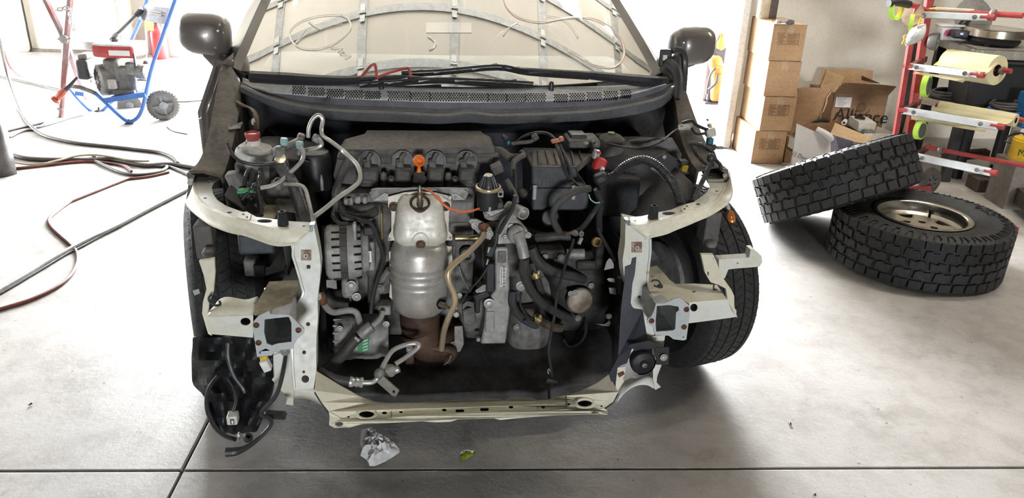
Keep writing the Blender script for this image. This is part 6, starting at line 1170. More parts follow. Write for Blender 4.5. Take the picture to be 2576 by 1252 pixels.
for x, y, lab in ((755, 690, 'white roll end poking out beside the small white parts box'),): tag(MB().tube([Q('s', x, y, 5.2), Q('s', x + 15, y - 20, 5.28)], 28 * sc2, 14, 1, hollow=.6).build('paper_roll', M_PAPERW), lab, 'roll')
bl2 = thing('black_hose_coil', 'black rubber trim curled in the torn carton', 'trim', Q('s', 490, 690, 5.15)); MB().tube([Q('s', 400, 690, 5.15), Q('s', 450, 668, 5.15), Q('s', 520, 660, 5.15), Q('s', 580, 680, 5.15)], .01, 8, 4).build('trim_strip', M_RUBBER, bl2)

# --- masking-paper stand
ms = thing('masking_stand', 'red rolling masking-paper stand with four white cutter bars', 'stand', (2.25, 4.4, 0))
MB().bar(Q('', 2306, 10, 4.30), Q('', 2251, 349, 4.40), .026, .026).build('post', M_RED, ms); pz_ = Q('', 2250, 350, 4.40); MB().bar(pz_, Vector((pz_.x + .02, pz_.y + .02, .08)), .026, .026).build('post', M_RED, ms)
MB().bar(Q('', 2343, -40, 4.42), Q('', 2284, 352, 4.48), .036, .036).build('post', M_RED, ms); pz2 = Q('', 2284, 352, 4.48); MB().bar(pz2, Vector((pz2.x + .02, pz2.y + .02, .06)), .036, .036).build('post', M_RED, ms)
M_BAR = mat('white_cutter_bar', grime=0.05, col=(.80, .82, .83), rough=.35, metal=.2, var=.05, scale=30)
bars = [('t', (395, 190), (1315, 230), 86, 4.30, 4.02), ('t', (298, 870), (1180, 980), 86, 4.32, 4.02), ('u', (178, 240), (1155, 408), 82, 4.34, 3.98), ('u', (285, 720), (1085, 890), 84, 4.36, 4.0)]
for v, a, b, w_, ya, yb in bars:
    A, B = Q(v, *a, ya), Q(v, *b, yb); wm = w_ * SW(v, 4.2) * .95; cb = MB(); dn = Vector((.0, -.25, -1)).normalized()
    cb.prism([A + dn * -wm / 2, B + dn * -wm / 2, B + dn * wm / 2, A + dn * wm / 2], (.012, .006, 0)); bo_ = cb.build('cutter_bar', M_BAR, ms, bevel=.003)
    MB().prism([A + dn * wm * .5, B + dn * wm * .5, B + dn * wm * .62 + Vector((0, .03, 0)), A + dn * wm * .62 + Vector((0, .03, 0))], (0, 0, .003)).build('serrated_edge', M_STEEL, bo_)
    for t in (.12, .84): MB().lathe([(.012, 0), (.012, .003), (.005, .006), (0, .006)], A.lerp(B, t) + Vector((-.004, -.006, 0)), (-.4, -.9, 0), 10).build('wing_screw', M_DULL, bo_)
    d_ = (B - A).normalized(); MB().cyl(B - d_ * .03 + Vector((.01, .01, 0)), B + d_ * .035 + Vector((.01, .01, 0)), .016, 12).build('bar_tip', M_RED, ms); MB().cyl(A - d_ * .03 + Vector((.01, .01, 0)), A + d_ * .02 + Vector((.01, .01, 0)), .018, 12).build('bar_joint', M_RED, ms)
    MB().bar(A + Vector((.02, .01, 0)), A + Vector((.16, .16, .02)), .02, .03).build('side_arm', mat('red_brown_arm', (.16, .05, .05), .5), ms)
M_KRAFT = mat('masking_paper', grime=0.05, col=(.60, .54, .33), rough=.6, var=.05)
rods = [('t', (560, 140), (1790, 205), 4.42, 4.05, .014), ('t', (1200, 900), (1640, 935), 4.2, 4.05, .013), ('u', (520, 185), (1444, 345), 4.42, 4.1, .013), ('u', (420, 625), (1600, 850), 4.42, 3.95, .013)]
for v, a, b, ya, yb, r_ in rods:
    A, B = Q(v, *a, ya), Q(v, *b, yb); MB().cyl(A, B, r_, 12).build('roll_rod', M_RED, ms); MB().lathe([(r_ * 1.6, -.01), (r_ * 1.9, 0), (r_ * 1.6, .012)], A.lerp(B, .14 if v == 'u' else .7), B - A, 12).build('rod_collar', M_DULL, ms)
# paper rolls are things of their own
A, B = Q('t', 800, 830, 4.34), Q('t', 1455, 925, 4.07); pr = thing('paper_roll', 'fat roll of yellow masking paper on the second rod of the stand', 'roll', A.lerp(B, .5)); MB().lathe([(.02, 0), (.075, 0), (.075, (B - A).length), (.03, (B - A).length)], A, B - A, 30, close=False).build('roll', M_KRAFT, pr)
sheetW('free_sheet', 't', [(620, 850, 4.30), (770, 735, 4.34), (1150, 768, 4.2), (1470, 805, 4.07), (1340, 950, 4.0), (1245, 990, 4.0), (1180, 930, 4.02)], 4.2, M_KRAFT, pr, tv=(0, .002, -.002)); sheetW('tape_edge', 't', [(620, 850, 4.295), (770, 733, 4.335), (800, 733, 4.33), (660, 852, 4.29)], 4.3, mat('lime_tape', grime=0.05, col=(.50, .80, .10), rough=.5, var=.03), pr, tv=(0, .003, 0)); sheetW('hanging_edge', 't', [(400, 945, 4.33), (1075, 1030, 4.06), (1000, 1085, 4.08), (900, 1060, 4.1), (600, 1000, 4.2), (340, 965, 4.33)], 4.2, M_KRAFT, pr)
A, B = Q('u', 560, 205, 4.40), Q('u', 1360, 345, 4.08); pr2 = thing('paper_roll', 'flat wide sheet roll of masking paper on the third rod of the stand', 'roll', A.lerp(B, .5)); MB().lathe([(.016, 0), (.035, 0), (.035, (B - A).length), (.016, (B - A).length)], A, B - A, 24, close=False).build('roll', M_KRAFT, pr2); sheetW('free_sheet', 'u', [(475, 232, 4.34), (560, 180, 4.42), (900, 225, 4.28), (1365, 305, 4.1), (1290, 375, 4.0), (1215, 395, 4.0)], 4.2, M_KRAFT, pr2, tv=(0, .002, -.002)); sheetW('hanging_edge', 'u', [(262, 290, 4.36), (1045, 440, 4.06), (1035, 470, 4.06), (800, 430, 4.12), (265, 335, 4.36)], 4.2, M_KRAFT, pr2)
# tape rolls and respirator on the stand
M_LIME = MATS['lime_tape']
def tape(label, c, ax, r_, wd, inner=.66, core=None):
    o = thing('tape_roll', label, 'tape', c, 0, 'tape rolls on the masking stand'); MB().lathe([(r_ * inner, -wd / 2), (r_, -wd / 2), (r_, wd / 2), (r_ * inner, wd / 2), (r_ * inner, -wd / 2)], c, ax, 30, close=False).build('tape_ring', M_LIME, o)
    if core: MB().lathe([(r_ * inner, -wd / 2 - .003), (r_ * inner * .98, wd / 2 + .003), (r_ * .3, wd / 2), (0, wd / 2 + .004)], c, ax, 24).build('spool_hub', core, o)
    else: MB().lathe([(r_ * inner, -wd * .45), (r_ * inner * .96, -wd * .45), (r_ * inner * .96, wd * .45), (r_ * inner, wd * .45)], c, ax, 24, close=False).build('tape_core', mat('yellow_core', (.80, .55, .02), .5), o)
    return o
M_HUB = mat('grey_hub', (.14, .135, .13), .5)
tape('lime masking tape ring hanging from the black handle grip', Q('t', 130, 115, 4.25), Vector((.62, -.75, .1)), .058, .024, .78)
tape('lime masking tape ring hanging above the respirator mask', Q('t', 335, 320, 4.28), Vector((.85, -.5, .1)), .05, .02, .8)
tape('lime tape wheel below the second cutter bar', Q('t', 520, 1130, 4.33), Vector((.75, -.66, .1)), .058, .03, .82, M_HUB)
tape('lime tape wheel with loose end below the third cutter bar', Q('u', 350, 450, 4.38), Vector((.62, -.78, .1)), .052, .03, .82, M_HUB)
hb_ = Q('t', 640, 545, 4.40); hd = thing('spool_hub', 'empty grey tape hub on the stand beside the bench corner', 'hub', hb_); MB().lathe([(.0, -.035), (.035, -.034), (.045, -.02), (.05, .012), (.042, .014), (.040, .010), (.012, .008), (.010, .018), (0, .018)], hb_, (.8, -.6, 0), 24).build('hub_wheel', M_HUB, hd)
hg = Q('t', 30, 40, 4.22); MB().tube([Q('t', 560, 150, 4.36), Q('t', 430, 100, 4.33), Q('t', 300, 60, 4.28)], .013, 10, 4).build('handle_bar', M_RED, ms); MB().tube([Q('t', 300, 60, 4.28), Q('t', 150, 30, 4.24), hg], .020, 12, 2).build('handle_grip', M_BLACKP, ms)
rp = thing('respirator', 'white disposable respirator mask with yellow straps hung on the stand', 'mask', Q('t', 400, 430, 4.24)); M_MASK = mat('white_fabric', (.78, .79, .78), .9)
mk = MB(); sT = SW('t', 4.23); rowsM = []
hi_ = resamp([(250, 598), (262, 500), (300, 420), (350, 360), (430, 328), (515, 316)], 10); lo_ = resamp([(250, 600), (340, 580), (430, 545), (490, 490), (520, 400), (516, 318)], 10)
for k in range(7):
    t = k / 6; rowsM.append([Q('t', a_.x + (b_.x - a_.x) * t, a_.y + (b_.y - a_.y) * t, 4.23 - .05 * math.sin(math.pi * t) * math.sin(math.pi * min(1, (i + .3) / 9.3))) for i, (a_, b_) in enumerate(zip(hi_, lo_))])
mk.loft(rowsM); mk.build('mask_cup', M_MASK, rp, solid=.003); sheetW('nose_clip', 't', [(400, 350), (515, 318), (510, 335), (410, 372)], 4.195, M_GMETAL, rp)
for P in ([(420, 330, 4.2), (440, 250, 4.24), (460, 245, 4.25), (450, 310, 4.2)], [(260, 560, 4.22), (230, 580, 4.22), (205, 575, 4.22), (235, 520, 4.22), (225, 480, 4.22), (265, 460, 4.22)]): tubeW('strap', 't', P, .004, mat('yellow_elastic', (.75, .55, .08), .6), rp)
cm_ = Q('t', 350, 195, 4.30); fm = thing('hook_pad', 'tan sanding disc hooked behind the first cutter bar', 'disc', cm_); MB().lathe([(.0, 0), (.055, 0), (.058, .004), (0, .006)], cm_, (-.7, -.6, .2), 24).build('disc', mat('tan_disc', (.60, .45, .34), .8), fm)
wr = Q('t', 640, 125, 4.38); MB().tube([Q('t', 560, 135, 4.38), Q('t', 700, 125, 4.36), Q('t', 1150, 150, 4.24)], .012, 10, 3).build('wrapped_core', mat('tan_core', (.62, .50, .38), .7), ms); MB().tube([Q('t', 550, 125, 4.37), Q('t', 620, 118, 4.36), Q('t', 680, 140, 4.36)], .006, 6, 4).build('yellow_band', MATS['yellow_elastic'], ms)
# wheels and legs of the stand
wc_ = W(2338, 455, y=4.36); sw_ = SW('u', 4.36)
wl_ = MB(); wl_.lathe([(.03, -.02), (.045, -.02), (.066, -.016), (.078, -.006), (.078, .010), (.066, .018), (.045, .020), (.03, .02), (.03, .01), (0, .012)], wc_, (.35, -.93, .05), 32); wl_.build('wheel', mat('brown_rubber', (.11, .09, .075), .7), ms); wr_ = MB(); x_, y_, z_ = frame((.35, -.93, .05))
for k in range(6): a = 2 * math.pi * k / 6; wr_.bar(wc_ + z_ * .018, wc_ + z_ * .018 + (x_ * math.cos(a) + y_ * math.sin(a)) * .04, .006, .012)
wr_.build('wheel_spokes', M_HUB, ms)
MB().bar(Q('u', 120, 1095, 4.34), Q('u', 460, 1055, 4.33), .03, .04).build('base_leg', M_RED, ms); MB().bar(W(2400, 515, z=.05), W(2560, 578, z=.02), .026, .026).build('base_leg', M_RED, ms); MB().bar(Q('u', 240, 1080, 4.34), W(2400, 515, z=.05), .026, .026).build('base_leg', M_RED, ms)
MB().lathe([(.018, -.01), (.02, 0), (.018, .01)], W(2448, 534, z=.045), (.3, -.6, 0), 10).build('leg_collar', M_STEEL, ms)

# --- work bench with scale, tub, coils, buckets
M_BENCH = mat('bench_steel', (.36, .34, .30), .5, .4, var=.15, scale=10); M_BENCHD = mat('bench_leg_black', (.025, .025, .028), .5)
be = thing('workbench', 'grey steel workbench behind the masking stand', 'workbench', (2.95, 4.85, 0))
cB = Q('t', 1185, 640, 4.70); ZB = cB.z; cL = W(*V('t', 715, 490), z=ZB); cR = W(*V('t', 1900, 672), z=ZB); ex = (cR - cB) * 2.2; ey = (cL - cB) * 1.35
MB().prism([cB, cB + ex, cB + ex + ey, cB + ey], (0, 0, -.006)).build('bench_top', M_BENCH, be); MB().prism([cB, cB + ex, cB + ex + Vector((0, 0, -.055)), cB + Vector((0, 0, -.055))], (0, .004, 0)).build('front_apron', M_BENCH, be); MB().prism([cB, cB + ey, cB + ey + Vector((0, 0, -.055)), cB + Vector((0, 0, -.055))], (.004, 0, 0)).build('side_apron', M_BENCH, be)
for p in (Q('t', 1135, 665, 4.695), Q('t', 1255, 685, 4.695)): MB().hexbolt(p, (0, -1, 0), .008).build('bolt', M_STEEL, be)
def leg(p, w_=.055): MB().bar(Vector((p.x, p.y, ZB - .03)), Vector((p.x, p.y, .0)), w_, w_ * .8, up=(0, 1, 0)).build('bench_leg', M_BENCHD, be, bevel=.003)
leg(W(2375, 455, z=0)); leg(cB + ey * .95 + Vector((.06, -.04, 0))); leg(cB + ex * .22 + Vector((0, .12, 0))); leg(cB + ex * .9 + Vector((0, .1, 0))); leg(cB + ex * .9 + ey * .9)
sh0 = Q('u', 375, 130, 4.85); zs = sh0.z; sL = W(*V('u', 370, 120), z=zs); sR = W(*V('u', 1500, 330), z=zs); sb = (cL - cB) * 1.0
MB().prism([sL, sR, sR + (ex * .5) + sb, sL + sb + ex * .3], (0, 0, -.03)).build('lower_shelf', mat('shelf_board', (.34, .29, .23), .8, var=.1), be); MB().bar(Q('u', 600, 720, 4.9), Q('u', 1060, 690, 4.9), .06, .05).build('stretcher', mat('dark_wood', (.10, .07, .055), .8), be)
MB().cyl(W(*V('u', 1225, 890), z=0.05), Vector((Q('u', 1385, 360, 4.5).x, Q('u', 1385, 360, 4.5).y, zs - .03)), .025, 16).build('white_leg', mat('cream_pipe', (.66, .62, .54), .5), be)
# scale with chrome pan
sp = Q('t', 1400, 590, 4.86); sp.z = ZB; sn = Vector((sp.x + .02, sp.y, ZB)); ss = SW('t', 4.85)
scl = thing('paint_scale', 'round chrome-rimmed pan scale with black base on the workbench', 'scale', sn); MB().lathe([(.14, .012), (.15, .03), (.14, .05), (.05, .055), (0, .055)], sn + Vector((0, .05, 0)), (0, 0, 1), 28).build('scale_base', M_BLACKP, scl); MB().lathe([(.165, .05), (.172, .055), (.172, .095), (.166, .10), (.16, .098), (0, .096)], sn + Vector((0, .05, 0)), (0, 0, 1), 48).build('scale_pan', mat('chrome_pan', grime=0.05, col=(.72, .66, .56), rough=.22, metal=1.0, var=.1), scl); 
for k in range(4): MB().cyl(sn + Vector((.1 * math.cos(k * 1.57 + .8), .05 + .1 * math.sin(k * 1.57 + .8), 0)), sn + Vector((.1 * math.cos(k * 1.57 + .8), .05 + .1 * math.sin(k * 1.57 + .8), .014)), .016, 10).build('foot', M_BLACKP, scl)
dsp = MB().box(sn + Vector((-.19, .10, .05)), (.09, .12, .045), ax=(.95, -.2, 0)).build('scale_display', M_BLACKP, scl, bevel=.012); MB().box(sn + Vector((-.205, .038, .058)), (.016, .006, .01)).build('display_lamp', mat('blue_lamp', (.2, .25, .8), .4, emit=(.35, .4, 1, 1.5)), scl)
pk = sn + Vector((-.02, .26, 0)); pl_ = thing('grinder_disc', 'large grey round lid propped behind the scale', 'lid', pk); MB().lathe([(0, 0), (.125, 0), (.13, .006), (.12, .012), (0, .014)], pk + Vector((-.02, 0, .13)), (.1, -.9, .35), 36).build('lid', mat('grey_lid', (.20, .195, .185), .5), pl_); MB().bar(pk + Vector((-.16, -.05, .02)), pk + Vector((-.05, -.02, .15)), .05, .04).build('lid_handle', M_BLACKP, pl_, bevel=.01)
tu = Q('t', 862, 420, 5.06); tu.z = ZB; tb2 = thing('plastic_tub', 'white plastic tub with pink dot label on the workbench', 'tub', tu); rT = [Vector((x, y, 0)) for x, y in ((-.09, -.05), (.09, -.05), (.09, .05), (-.09, .05))]; MB().loft([[tu + p * .85 for p in rT], [tu + p + Vector((0, 0, .085)) for p in rT]], closed=True, caps=True).build('tub_body', mat('milk_tub', (.66, .66, .66), .4), tb2, bevel=.008); MB().loft([[tu + p * 1.07 + Vector((0, 0, .082)) for p in rT], [tu + p * 1.07 + Vector((0, 0, .094)) for p in rT]], closed=True, caps=True).build('tub_lid', MATS['milk_tub'], tb2, bevel=.005)
MB().lathe([(.02, 0), (.02, .001), (0, .0015)], tu + Vector((-.055, -.0515, .048)), (0, -1, -.1), 16).build('label_dot', mat('pink_dot', (.55, .10, .22), .5), tb2); MB().box(tu + Vector((.03, -.052, .045)), (.07, .002, .045)).build('label_panel', mat('mauve_label', (.45, .42, .55), .5), tb2)
bg = Q('u', 1000, 190, 4.78); bg.z = zs; bk = thing('black_bucket', 'tall matt black tub on the lower bench shelf', 'bucket', bg); MB().loft([[bg + Vector((x, y, 0)) for x, y in ((-.17, -.1), (.17, -.1), (.17, .12), (-.17, .12))], [bg + Vector((x, y, .27)) for x, y in ((-.19, -.12), (.21, -.12), (.21, .14), (-.19, .14))]], closed=True, caps=True).build('tub_body', M_BLACKP, bk, bevel=.02); MB().tube([bg + Vector((-.19, -.12, .27)), bg + Vector((.21, -.12, .27)), bg + Vector((.21, .14, .27)), bg + Vector((-.19, .14, .27))], .01, 8, 1, closed=True).build('tub_rim', M_BLACKP, bk)
def coil(label, c, r_, n, thick, m, name='cable_coil'):
    P = []; random.seed(int(r_ * 1000))
    for k in range(n * 14): a = 2 * math.pi * k / 14; q = r_ * (1 + .06 * math.sin(k * .37)); P.append(c + Vector((q * math.cos(a), q * .8 * math.sin(a), thick * (1 + 1.3 * (k // 14) % 4) + .004 * math.sin(k))))
    o = MB().tube(P, thick, 7, 2).build(name, m); return tag(o, label, 'cable')
c1 = Q('u', 650, 150, 4.92); c1.z = zs; coil('black cable coiled on the lower shelf left of the black tub', c1, .11, 5, .009, M_HOSE); c3 = Q('u', 1290, 190, 4.62); c3.z = zs + .012; coil('dark wire coil on the lower shelf right of the black tub', c3, .10, 6, .008, mat('brown_wire', (.07, .06, .055), .5)); c4 = Q('u', 1270, 250, 4.56); c4.z = zs; coil('blue cord loop under the dark wire coil', c4, .10, 2, .008, mat('blue_cord', (.03, .07, .25), .5))
bp_ = Q('u', 1425, 230, 4.5); bbx = tag(MB().box(bp_ + Vector((.05, 0, 0)), (.12, .12, .2)).build('blue_case', mat('blue_plastic', (.02, .16, .38), .4), None, bevel=.01), 'bright blue plastic case at the right edge of the lower shelf', 'case')
yb_ = W(2590, 425, z=0.02); yb_ = Q('u', 1450, 790, 4.25); ycn = thing('yellow_can', 'yellow paint can lettered MIN below the bench edge', 'can', Vector((yb_.x + .04, yb_.y, 0))); zz0, zz1 = Q('u', 1440, 790, 4.25).z, Q('u', 1440, 590, 4.25).z; MB().lathe([(.085, zz0), (.085, zz1), (.08, zz1 + .004), (.08, zz1 + .01), (0, zz1 + .01)], Vector((yb_.x + .045, yb_.y + .08, 0)), (0, 0, 1), 28).build('can_body', mat('yellow_can_paint', (.75, .47, .02), .4), ycn); MB().box(Vector((yb_.x + .045, yb_.y + .08, zz0 / 2)), (.2, .2, zz0)).build('can_crate', mat('crate_grey', (.22, .20, .18), .8), ycn); text_mesh('can_print', 'MIN', .055, M_INK, face_mtx(Vector((yb_.x - .005, yb_.y - .006, (zz0 + zz1) / 2)), (.95, -.2, 0), (0, 0, 1)), ycn, thick=.001)
tag(tubeW('power_lead', 'u', [(1240, 560, 4.4), (1300, 580, 4.38), (1400, 570, 4.38), (1440, 540, 4.4), (1430, 480, 4.45), (1300, 500, 4.5), (1260, 540, 4.45)], .005, M_LOOM), 'thin black lead looped round the cream bench pipe', 'cord')
wo = MB(); a_, b_ = W(2508, 432, z=.09), W(2640, 545, z=.09); wo.bar(a_, b_, .10, .09); tag(wo.build('timber_beam', mat('dark_timber', (.075, .058, .045), .85, var=.2), None, bevel=.004), 'long dark timber beam under the workbench running towards the camera', 'beam'); a_, b_ = W(2456, 466, z=.04), W(2560, 470, z=.04); tag(MB().bar(a_ + Vector((0, .05, 0)), b_ + Vector((.05, .05, 0)), .13, .08).build('timber_block', MATS['dark_timber'], None, bevel=.004), 'short dark timber block on the floor crossing the long beam', 'block')
cd_ = struct(MB().cyl(RW(4.05, 3.83, 0), RW(4.05, 3.83, 3.6), .03, 14).build('trim_3', mat('conduit_dark', (.06, .055, .05), .6)))

# --- beyond the right jamb: black case, orange kit, drink bottle
kc = W(1793, 262, z=0); ks = thing('black_case', 'black equipment case standing in the gap behind the right door jamb', 'case', kc); MB().box(kc + Vector((.13, .09, .24)), (.36, .14, .46)).build('case_body', mat('charcoal_case', (.035, .033, .04), .6), ks, bevel=.02); MB().box(kc + Vector((.13, .09, .0)), (.40, .2, .03)).build('case_foot', M_BLACKP, ks)
og = thing('orange_vest', 'bright orange safety vest with black straps leaning on the black case', 'vest', kc + Vector((.0, -.03, 0))); M_ORV = mat('hi_vis_orange', (.95, .17, .03), .6, var=.08)
def bulgeW(name, v, rows, yb, m, parent, n=14, p=.7):
    out = []
    for (yy, xl, xr, d) in rows:
        a, b = Q(v, xl, yy, yb), Q(v, xr, yy, yb); cx, rx = (a.x + b.x) / 2, (b.x - a.x) / 2; out.append([Vector((cx - rx * math.copysign(abs(math.cos(math.pi * i / n)) ** p, math.cos(math.pi * i / n)), yb - d * abs(math.sin(math.pi * i / n)) ** p, a.z)) for i in range(n + 1)])
    return MB().loft(out).build(name, m, parent, smooth=60, solid=.004)
bulgeW('vest_panel', 'r', [(415, 445, 500, .01), (430, 428, 520, .05), (480, 425, 532, .07), (540, 440, 535, .08), (600, 445, 530, .08), (680, 440, 520, .08), (740, 440, 515, .06), (755, 450, 505, .01)], kc.y - .0, M_ORV, og); bulgeW('vest_pocket', 'r', [(495, 470, 530, .01), (505, 470, 532, .03), (540, 468, 530, .03), (548, 475, 525, .0)], kc.y - .07, M_ORV, og)
tubeW('strap', 'r', [(480, 500, kc.y - .08), (440, 560, kc.y - .09), (420, 640, kc.y - .06), (412, 700, kc.y - .03)], .010, M_BLACKP, og); tubeW('strap', 'r', [(495, 560, kc.y - .11), (480, 620, kc.y - .11), (425, 672, kc.y - .08)], .012, M_BLACKP, og)
db = Q('r', 505, 415, kc.y + .06); bt_ = thing('drink_bottle', 'yellow-green drink bottle with orange cap on the black case', 'bottle', db); sR_ = SW('r', kc.y); MB().lathe([(.034, 0), (.038, .008), (.038, .06), (.034, .075), (.038, .09), (.036, .115), (.020, .14), (.018, .15)], db, (0, 0, 1), 22).build('bottle_body', mat('citrus_drink', (.52, .50, .08), .15, trans=.3, var=.05), bt_); MB().lathe([(.020, .146), (.020, .172), (.016, .176), (0, .176)], db, (0, 0, 1), 16).build('bottle_cap', M_ORANGE, bt_)
# ================================================================ left side of the shop
M_BLUE = mat('blue_frame_paint', (.06, .16, .48), .4, var=.08, scale=15)
# --- pressure washer
NY, FY = 5.36, 5.72
pw = thing('pressure_washer', 'blue-framed petrol pressure washer on two wheels', 'pressure washer', W(320, 312, z=0)); sO = SW('o', 5.4) * 1.06
tubeW('side_frame', 'o', [(1760, -90, 5.30), (1725, 0, 5.30), (1610, 330, 5.32), (1500, 650, 5.34), (1430, 950, 5.36), (1400, 1070, 5.35), (1350, 1160, 5.34), (1270, 1195, 5.33), (1180, 1140, 5.33), (1040, 1010, 5.34), (940, 920, 5.36)], 18 * sO, M_BLUE, pw); tubeW('side_frame', 'o', [(940, 920, 5.36), (880, 893, 5.38), (790, 860, 5.42), (700, 848, 5.48)], 21 * sO, mat('grey_sleeve', (.13, .13, .12), .6), pw)
tubeW('side_frame', 'o', [(1490, -90, 5.66), (1450, 0, 5.66), (1380, 200, 5.68), (1275, 440, 5.70), (1250, 600, 5.72)], 18 * sO, M_BLUE, pw); tubeW('side_frame', 'o', [(685, 870, 5.60), (780, 985, 5.62), (880, 1080, 5.63), (960, 1112, 5.64), (1040, 1060, 5.66), (1110, 990, 5.70)], 16 * sO, M_BLUE, pw)
MB().bar(Q('o', 1030, 988, 5.34), Q('o', 1430, 930, 5.34), .012, .035).build('deck_rail', M_BLUE, pw); dk_ = [Q('o', 1030, 975, 5.34), Q('o', 1430, 918, 5.34)]; MB().prism([dk_[0], dk_[1], dk_[1] + Vector((.0, .36, .0)), dk_[0] + Vector((0, .36, 0))], (0, 0, -.006)).build('deck_plate', M_BLUE, pw); MB().bar(Q('o', 745, 915, 5.6), Q('o', 830, 925, 5.6), .02, .03).build('deck_strap', M_BLUE, pw)
sheetW('control_panel', 'o', [(1425, 48, 5.5), (1690, 85, 5.3), (1640, 242, 5.32), (1370, 192, 5.52)], 5.4, mat('grey_panel', (.26, .26, .30), .6), pw, tv=(0, .008, 0)); sheetW('panel_top', 'o', [(1425, 48, 5.5), (1480, 30, 5.5), (1600, 40, 5.4), (1690, 85, 5.3)], 5.4, mat('pale_panel', (.70, .70, .72), .6), pw, tv=(0, .01, 0))
for k in range(2): sheetW('panel_print', 'o', [(1450, 95 + 26 * k, 5.445), (1590, 118 + 26 * k, 5.345), (1588, 130 + 26 * k, 5.345), (1448, 107 + 26 * k, 5.445)], 5.4, mat('faded_print', (.55, .50, .46), .7), pw, tv=(0, .004, 0))
for x, y, d in ((1272, 1205, 5.33), (980, 1120, 5.64)): 
    p = Q('o', x, y, d); MB().lathe([(.006, .03), (.006, .012), (.03, .004), (.034, 0), (0, 0)], Vector((p.x, p.y, 0)), (0, 0, 1), 14).build('rubber_foot', M_RUBBER, pw)
for x, y, d, lab in ((1605, 1032, 5.47, 0), (1275, 1030, 5.80, 1)):
    c = Q('o', x, y, d); ra_ = c.z; w = MB(); ax = Vector((.45, -.89, 0)); w.lathe([(.07, -.03), (.085, -.032), (ra_ - .006, -.026), (ra_ - .0, -.015), (ra_ - .0, .015), (ra_ - .006, .026), (.085, .032), (.07, .03)], c, ax, 36, close=False); o = w.build('wheel_tyre', mat('grey_wheel_rubber', (.12, .115, .105), .7), pw)
    x_, y_, z_ = frame(ax); MB().lathe([(.085, -.02), (.085, .028), (.078, .02), (.072, .006), (.03, .006), (.028, .03), (0, .034)], c, ax, 28).build('wheel_hub', mat('grey_wheel_hub', (.20, .205, .21), .5), pw)
    for k in range(4): a = math.pi / 2 * k + .2; MB().bar(c + z_ * .012 + (x_ * math.cos(a) + y_ * math.sin(a)) * .02, c + z_ * .012 + (x_ * math.cos(a) + y_ * math.sin(a)) * .078, .014, .02, up=z_).build('wheel_spoke', MATS['grey_wheel_hub'], pw)
    for k in range(30): a = 2 * math.pi * k / 30; MB().box(c + (x_ * math.cos(a) + y_ * math.sin(a)) * (ra_ - .001), (.05, .006, .012), ax=z_, ay=(x_ * math.cos(a) + y_ * math.sin(a))).build('wheel_lug', MATS['grey_wheel_rubber'], pw)
# engine
M_ENG = mat('grey_engine_casting', (.22, .215, .20), .6, .2, var=.2, scale=20, bump=.15); M_ENGD = mat('dark_muffler', (.055, .055, .06), .6)
ec = Q('o', 960, 790, 5.42); MB().lathe([(.0, -.0), (.085, 0), (.108, .012), (.112, .05), (.105, .11), (.09, .16)], ec, Vector((.75, .65, 0)), 30).build('recoil_housing', M_ENG, pw)
for k in range(12): a = 2 * math.pi * k / 12; x_, y_, z_ = frame((.75, .65, 0)); MB().bar(ec - z_ * .002 + (x_ * math.cos(a) + y_ * math.sin(a)) * .03, ec - z_ * .002 + (x_ * math.cos(a) + y_ * math.sin(a)) * .075, .006, .006, up=z_).build('vent_rib', M_ENGD, pw)
MB().lathe([(.012, 0), (.01, .004), (0, .005)], ec - Vector((.03, .03, 0)), (-.75, -.65, 0), 10).build('red_badge', M_RED, pw)
def obox(name, v, x, y, w_, h_, d, dep, m, bev=.008, yaw=0): c = Q(v, x, y, d); return MB().box(c + Vector((0, dep / 2, 0)), (w_ * sO, dep, h_ * sO), ax=(math.cos(yaw), math.sin(yaw), 0)).build(name, m, pw, bevel=bev)
obox('crankcase', 'o', 1210, 790, 220, 260, 5.42, .22, M_ENG, .02); obox('shroud', 'o', 1085, 700, 140, 220, 5.40, .2, M_ENG, .02); obox('base_casting', 'o', 1150, 910, 330, 50, 5.40, .22, M_ENG, .008); obox('fuel_cock', 'o', 1095, 830, 75, 90, 5.36, .03, mat('pale_casting', (.5, .48, .44), .5), .006)
obox('muffler', 'o', 800, 690, 110, 190, 5.44, .16, M_ENGD, .02); obox('muffler_guard', 'o', 800, 560, 90, 50, 5.46, .12, M_ENG, .012); obox('carburettor', 'o', 1290, 680, 120, 120, 5.40, .14, M_DULL, .015); MB().lathe([(.05, 0), (.05, .07), (.03, .08), (0, .08)], Q('o', 1360, 700, 5.42), (1, -.2, 0), 18).build('pump_head', M_DULL, pw)
for k in range(5): obox('pump_fin', 'o', 1395, 655 + 34 * k, 90, 12, 5.42, .08, M_DULL, .002)
obox('pump_body', 'o', 1400, 640, 130, 80, 5.50, .14, M_DULL, .02)
tk = [Q('o', *p, 5.36) for p in ((895, 540), (1010, 575), (1310, 545), (1300, 480), (1010, 500), (905, 470))]; tz = Vector((.02, .24, .0)); 
c0 = Q('o', 1110, 520, 5.38); MB().loft([[c0 + Vector((x * k, .11 + y * k, z)) for x, y in ((-.15, -.10), (-.06, -.13), (.14, -.11), (.16, .0), (.14, .12), (-.14, .12))] for k, z in ((.96, -.035), (1.0, -.02), (1.0, .03), (.93, .05))], closed=True, caps=True).build('fuel_tank', M_RED, pw, bevel=.012); MB().loft([[c0 + Vector((x * k, .11 + y * k, z)) for x, y in ((-.15, -.10), (-.06, -.13), (.14, -.11), (.16, .0), (.14, .12), (-.14, .12))] for k, z in ((.97, .044), (.95, .056), (.6, .062))], closed=True, caps=True).build('tank_top', mat('white_cowl', (.80, .80, .80), .4), pw, bevel=.008); MB().box(c0 + Vector((.05, -.012, .002)), (.14, .004, .035), ax=(1, .05, 0)).build('tank_label', M_PAPERW, pw)
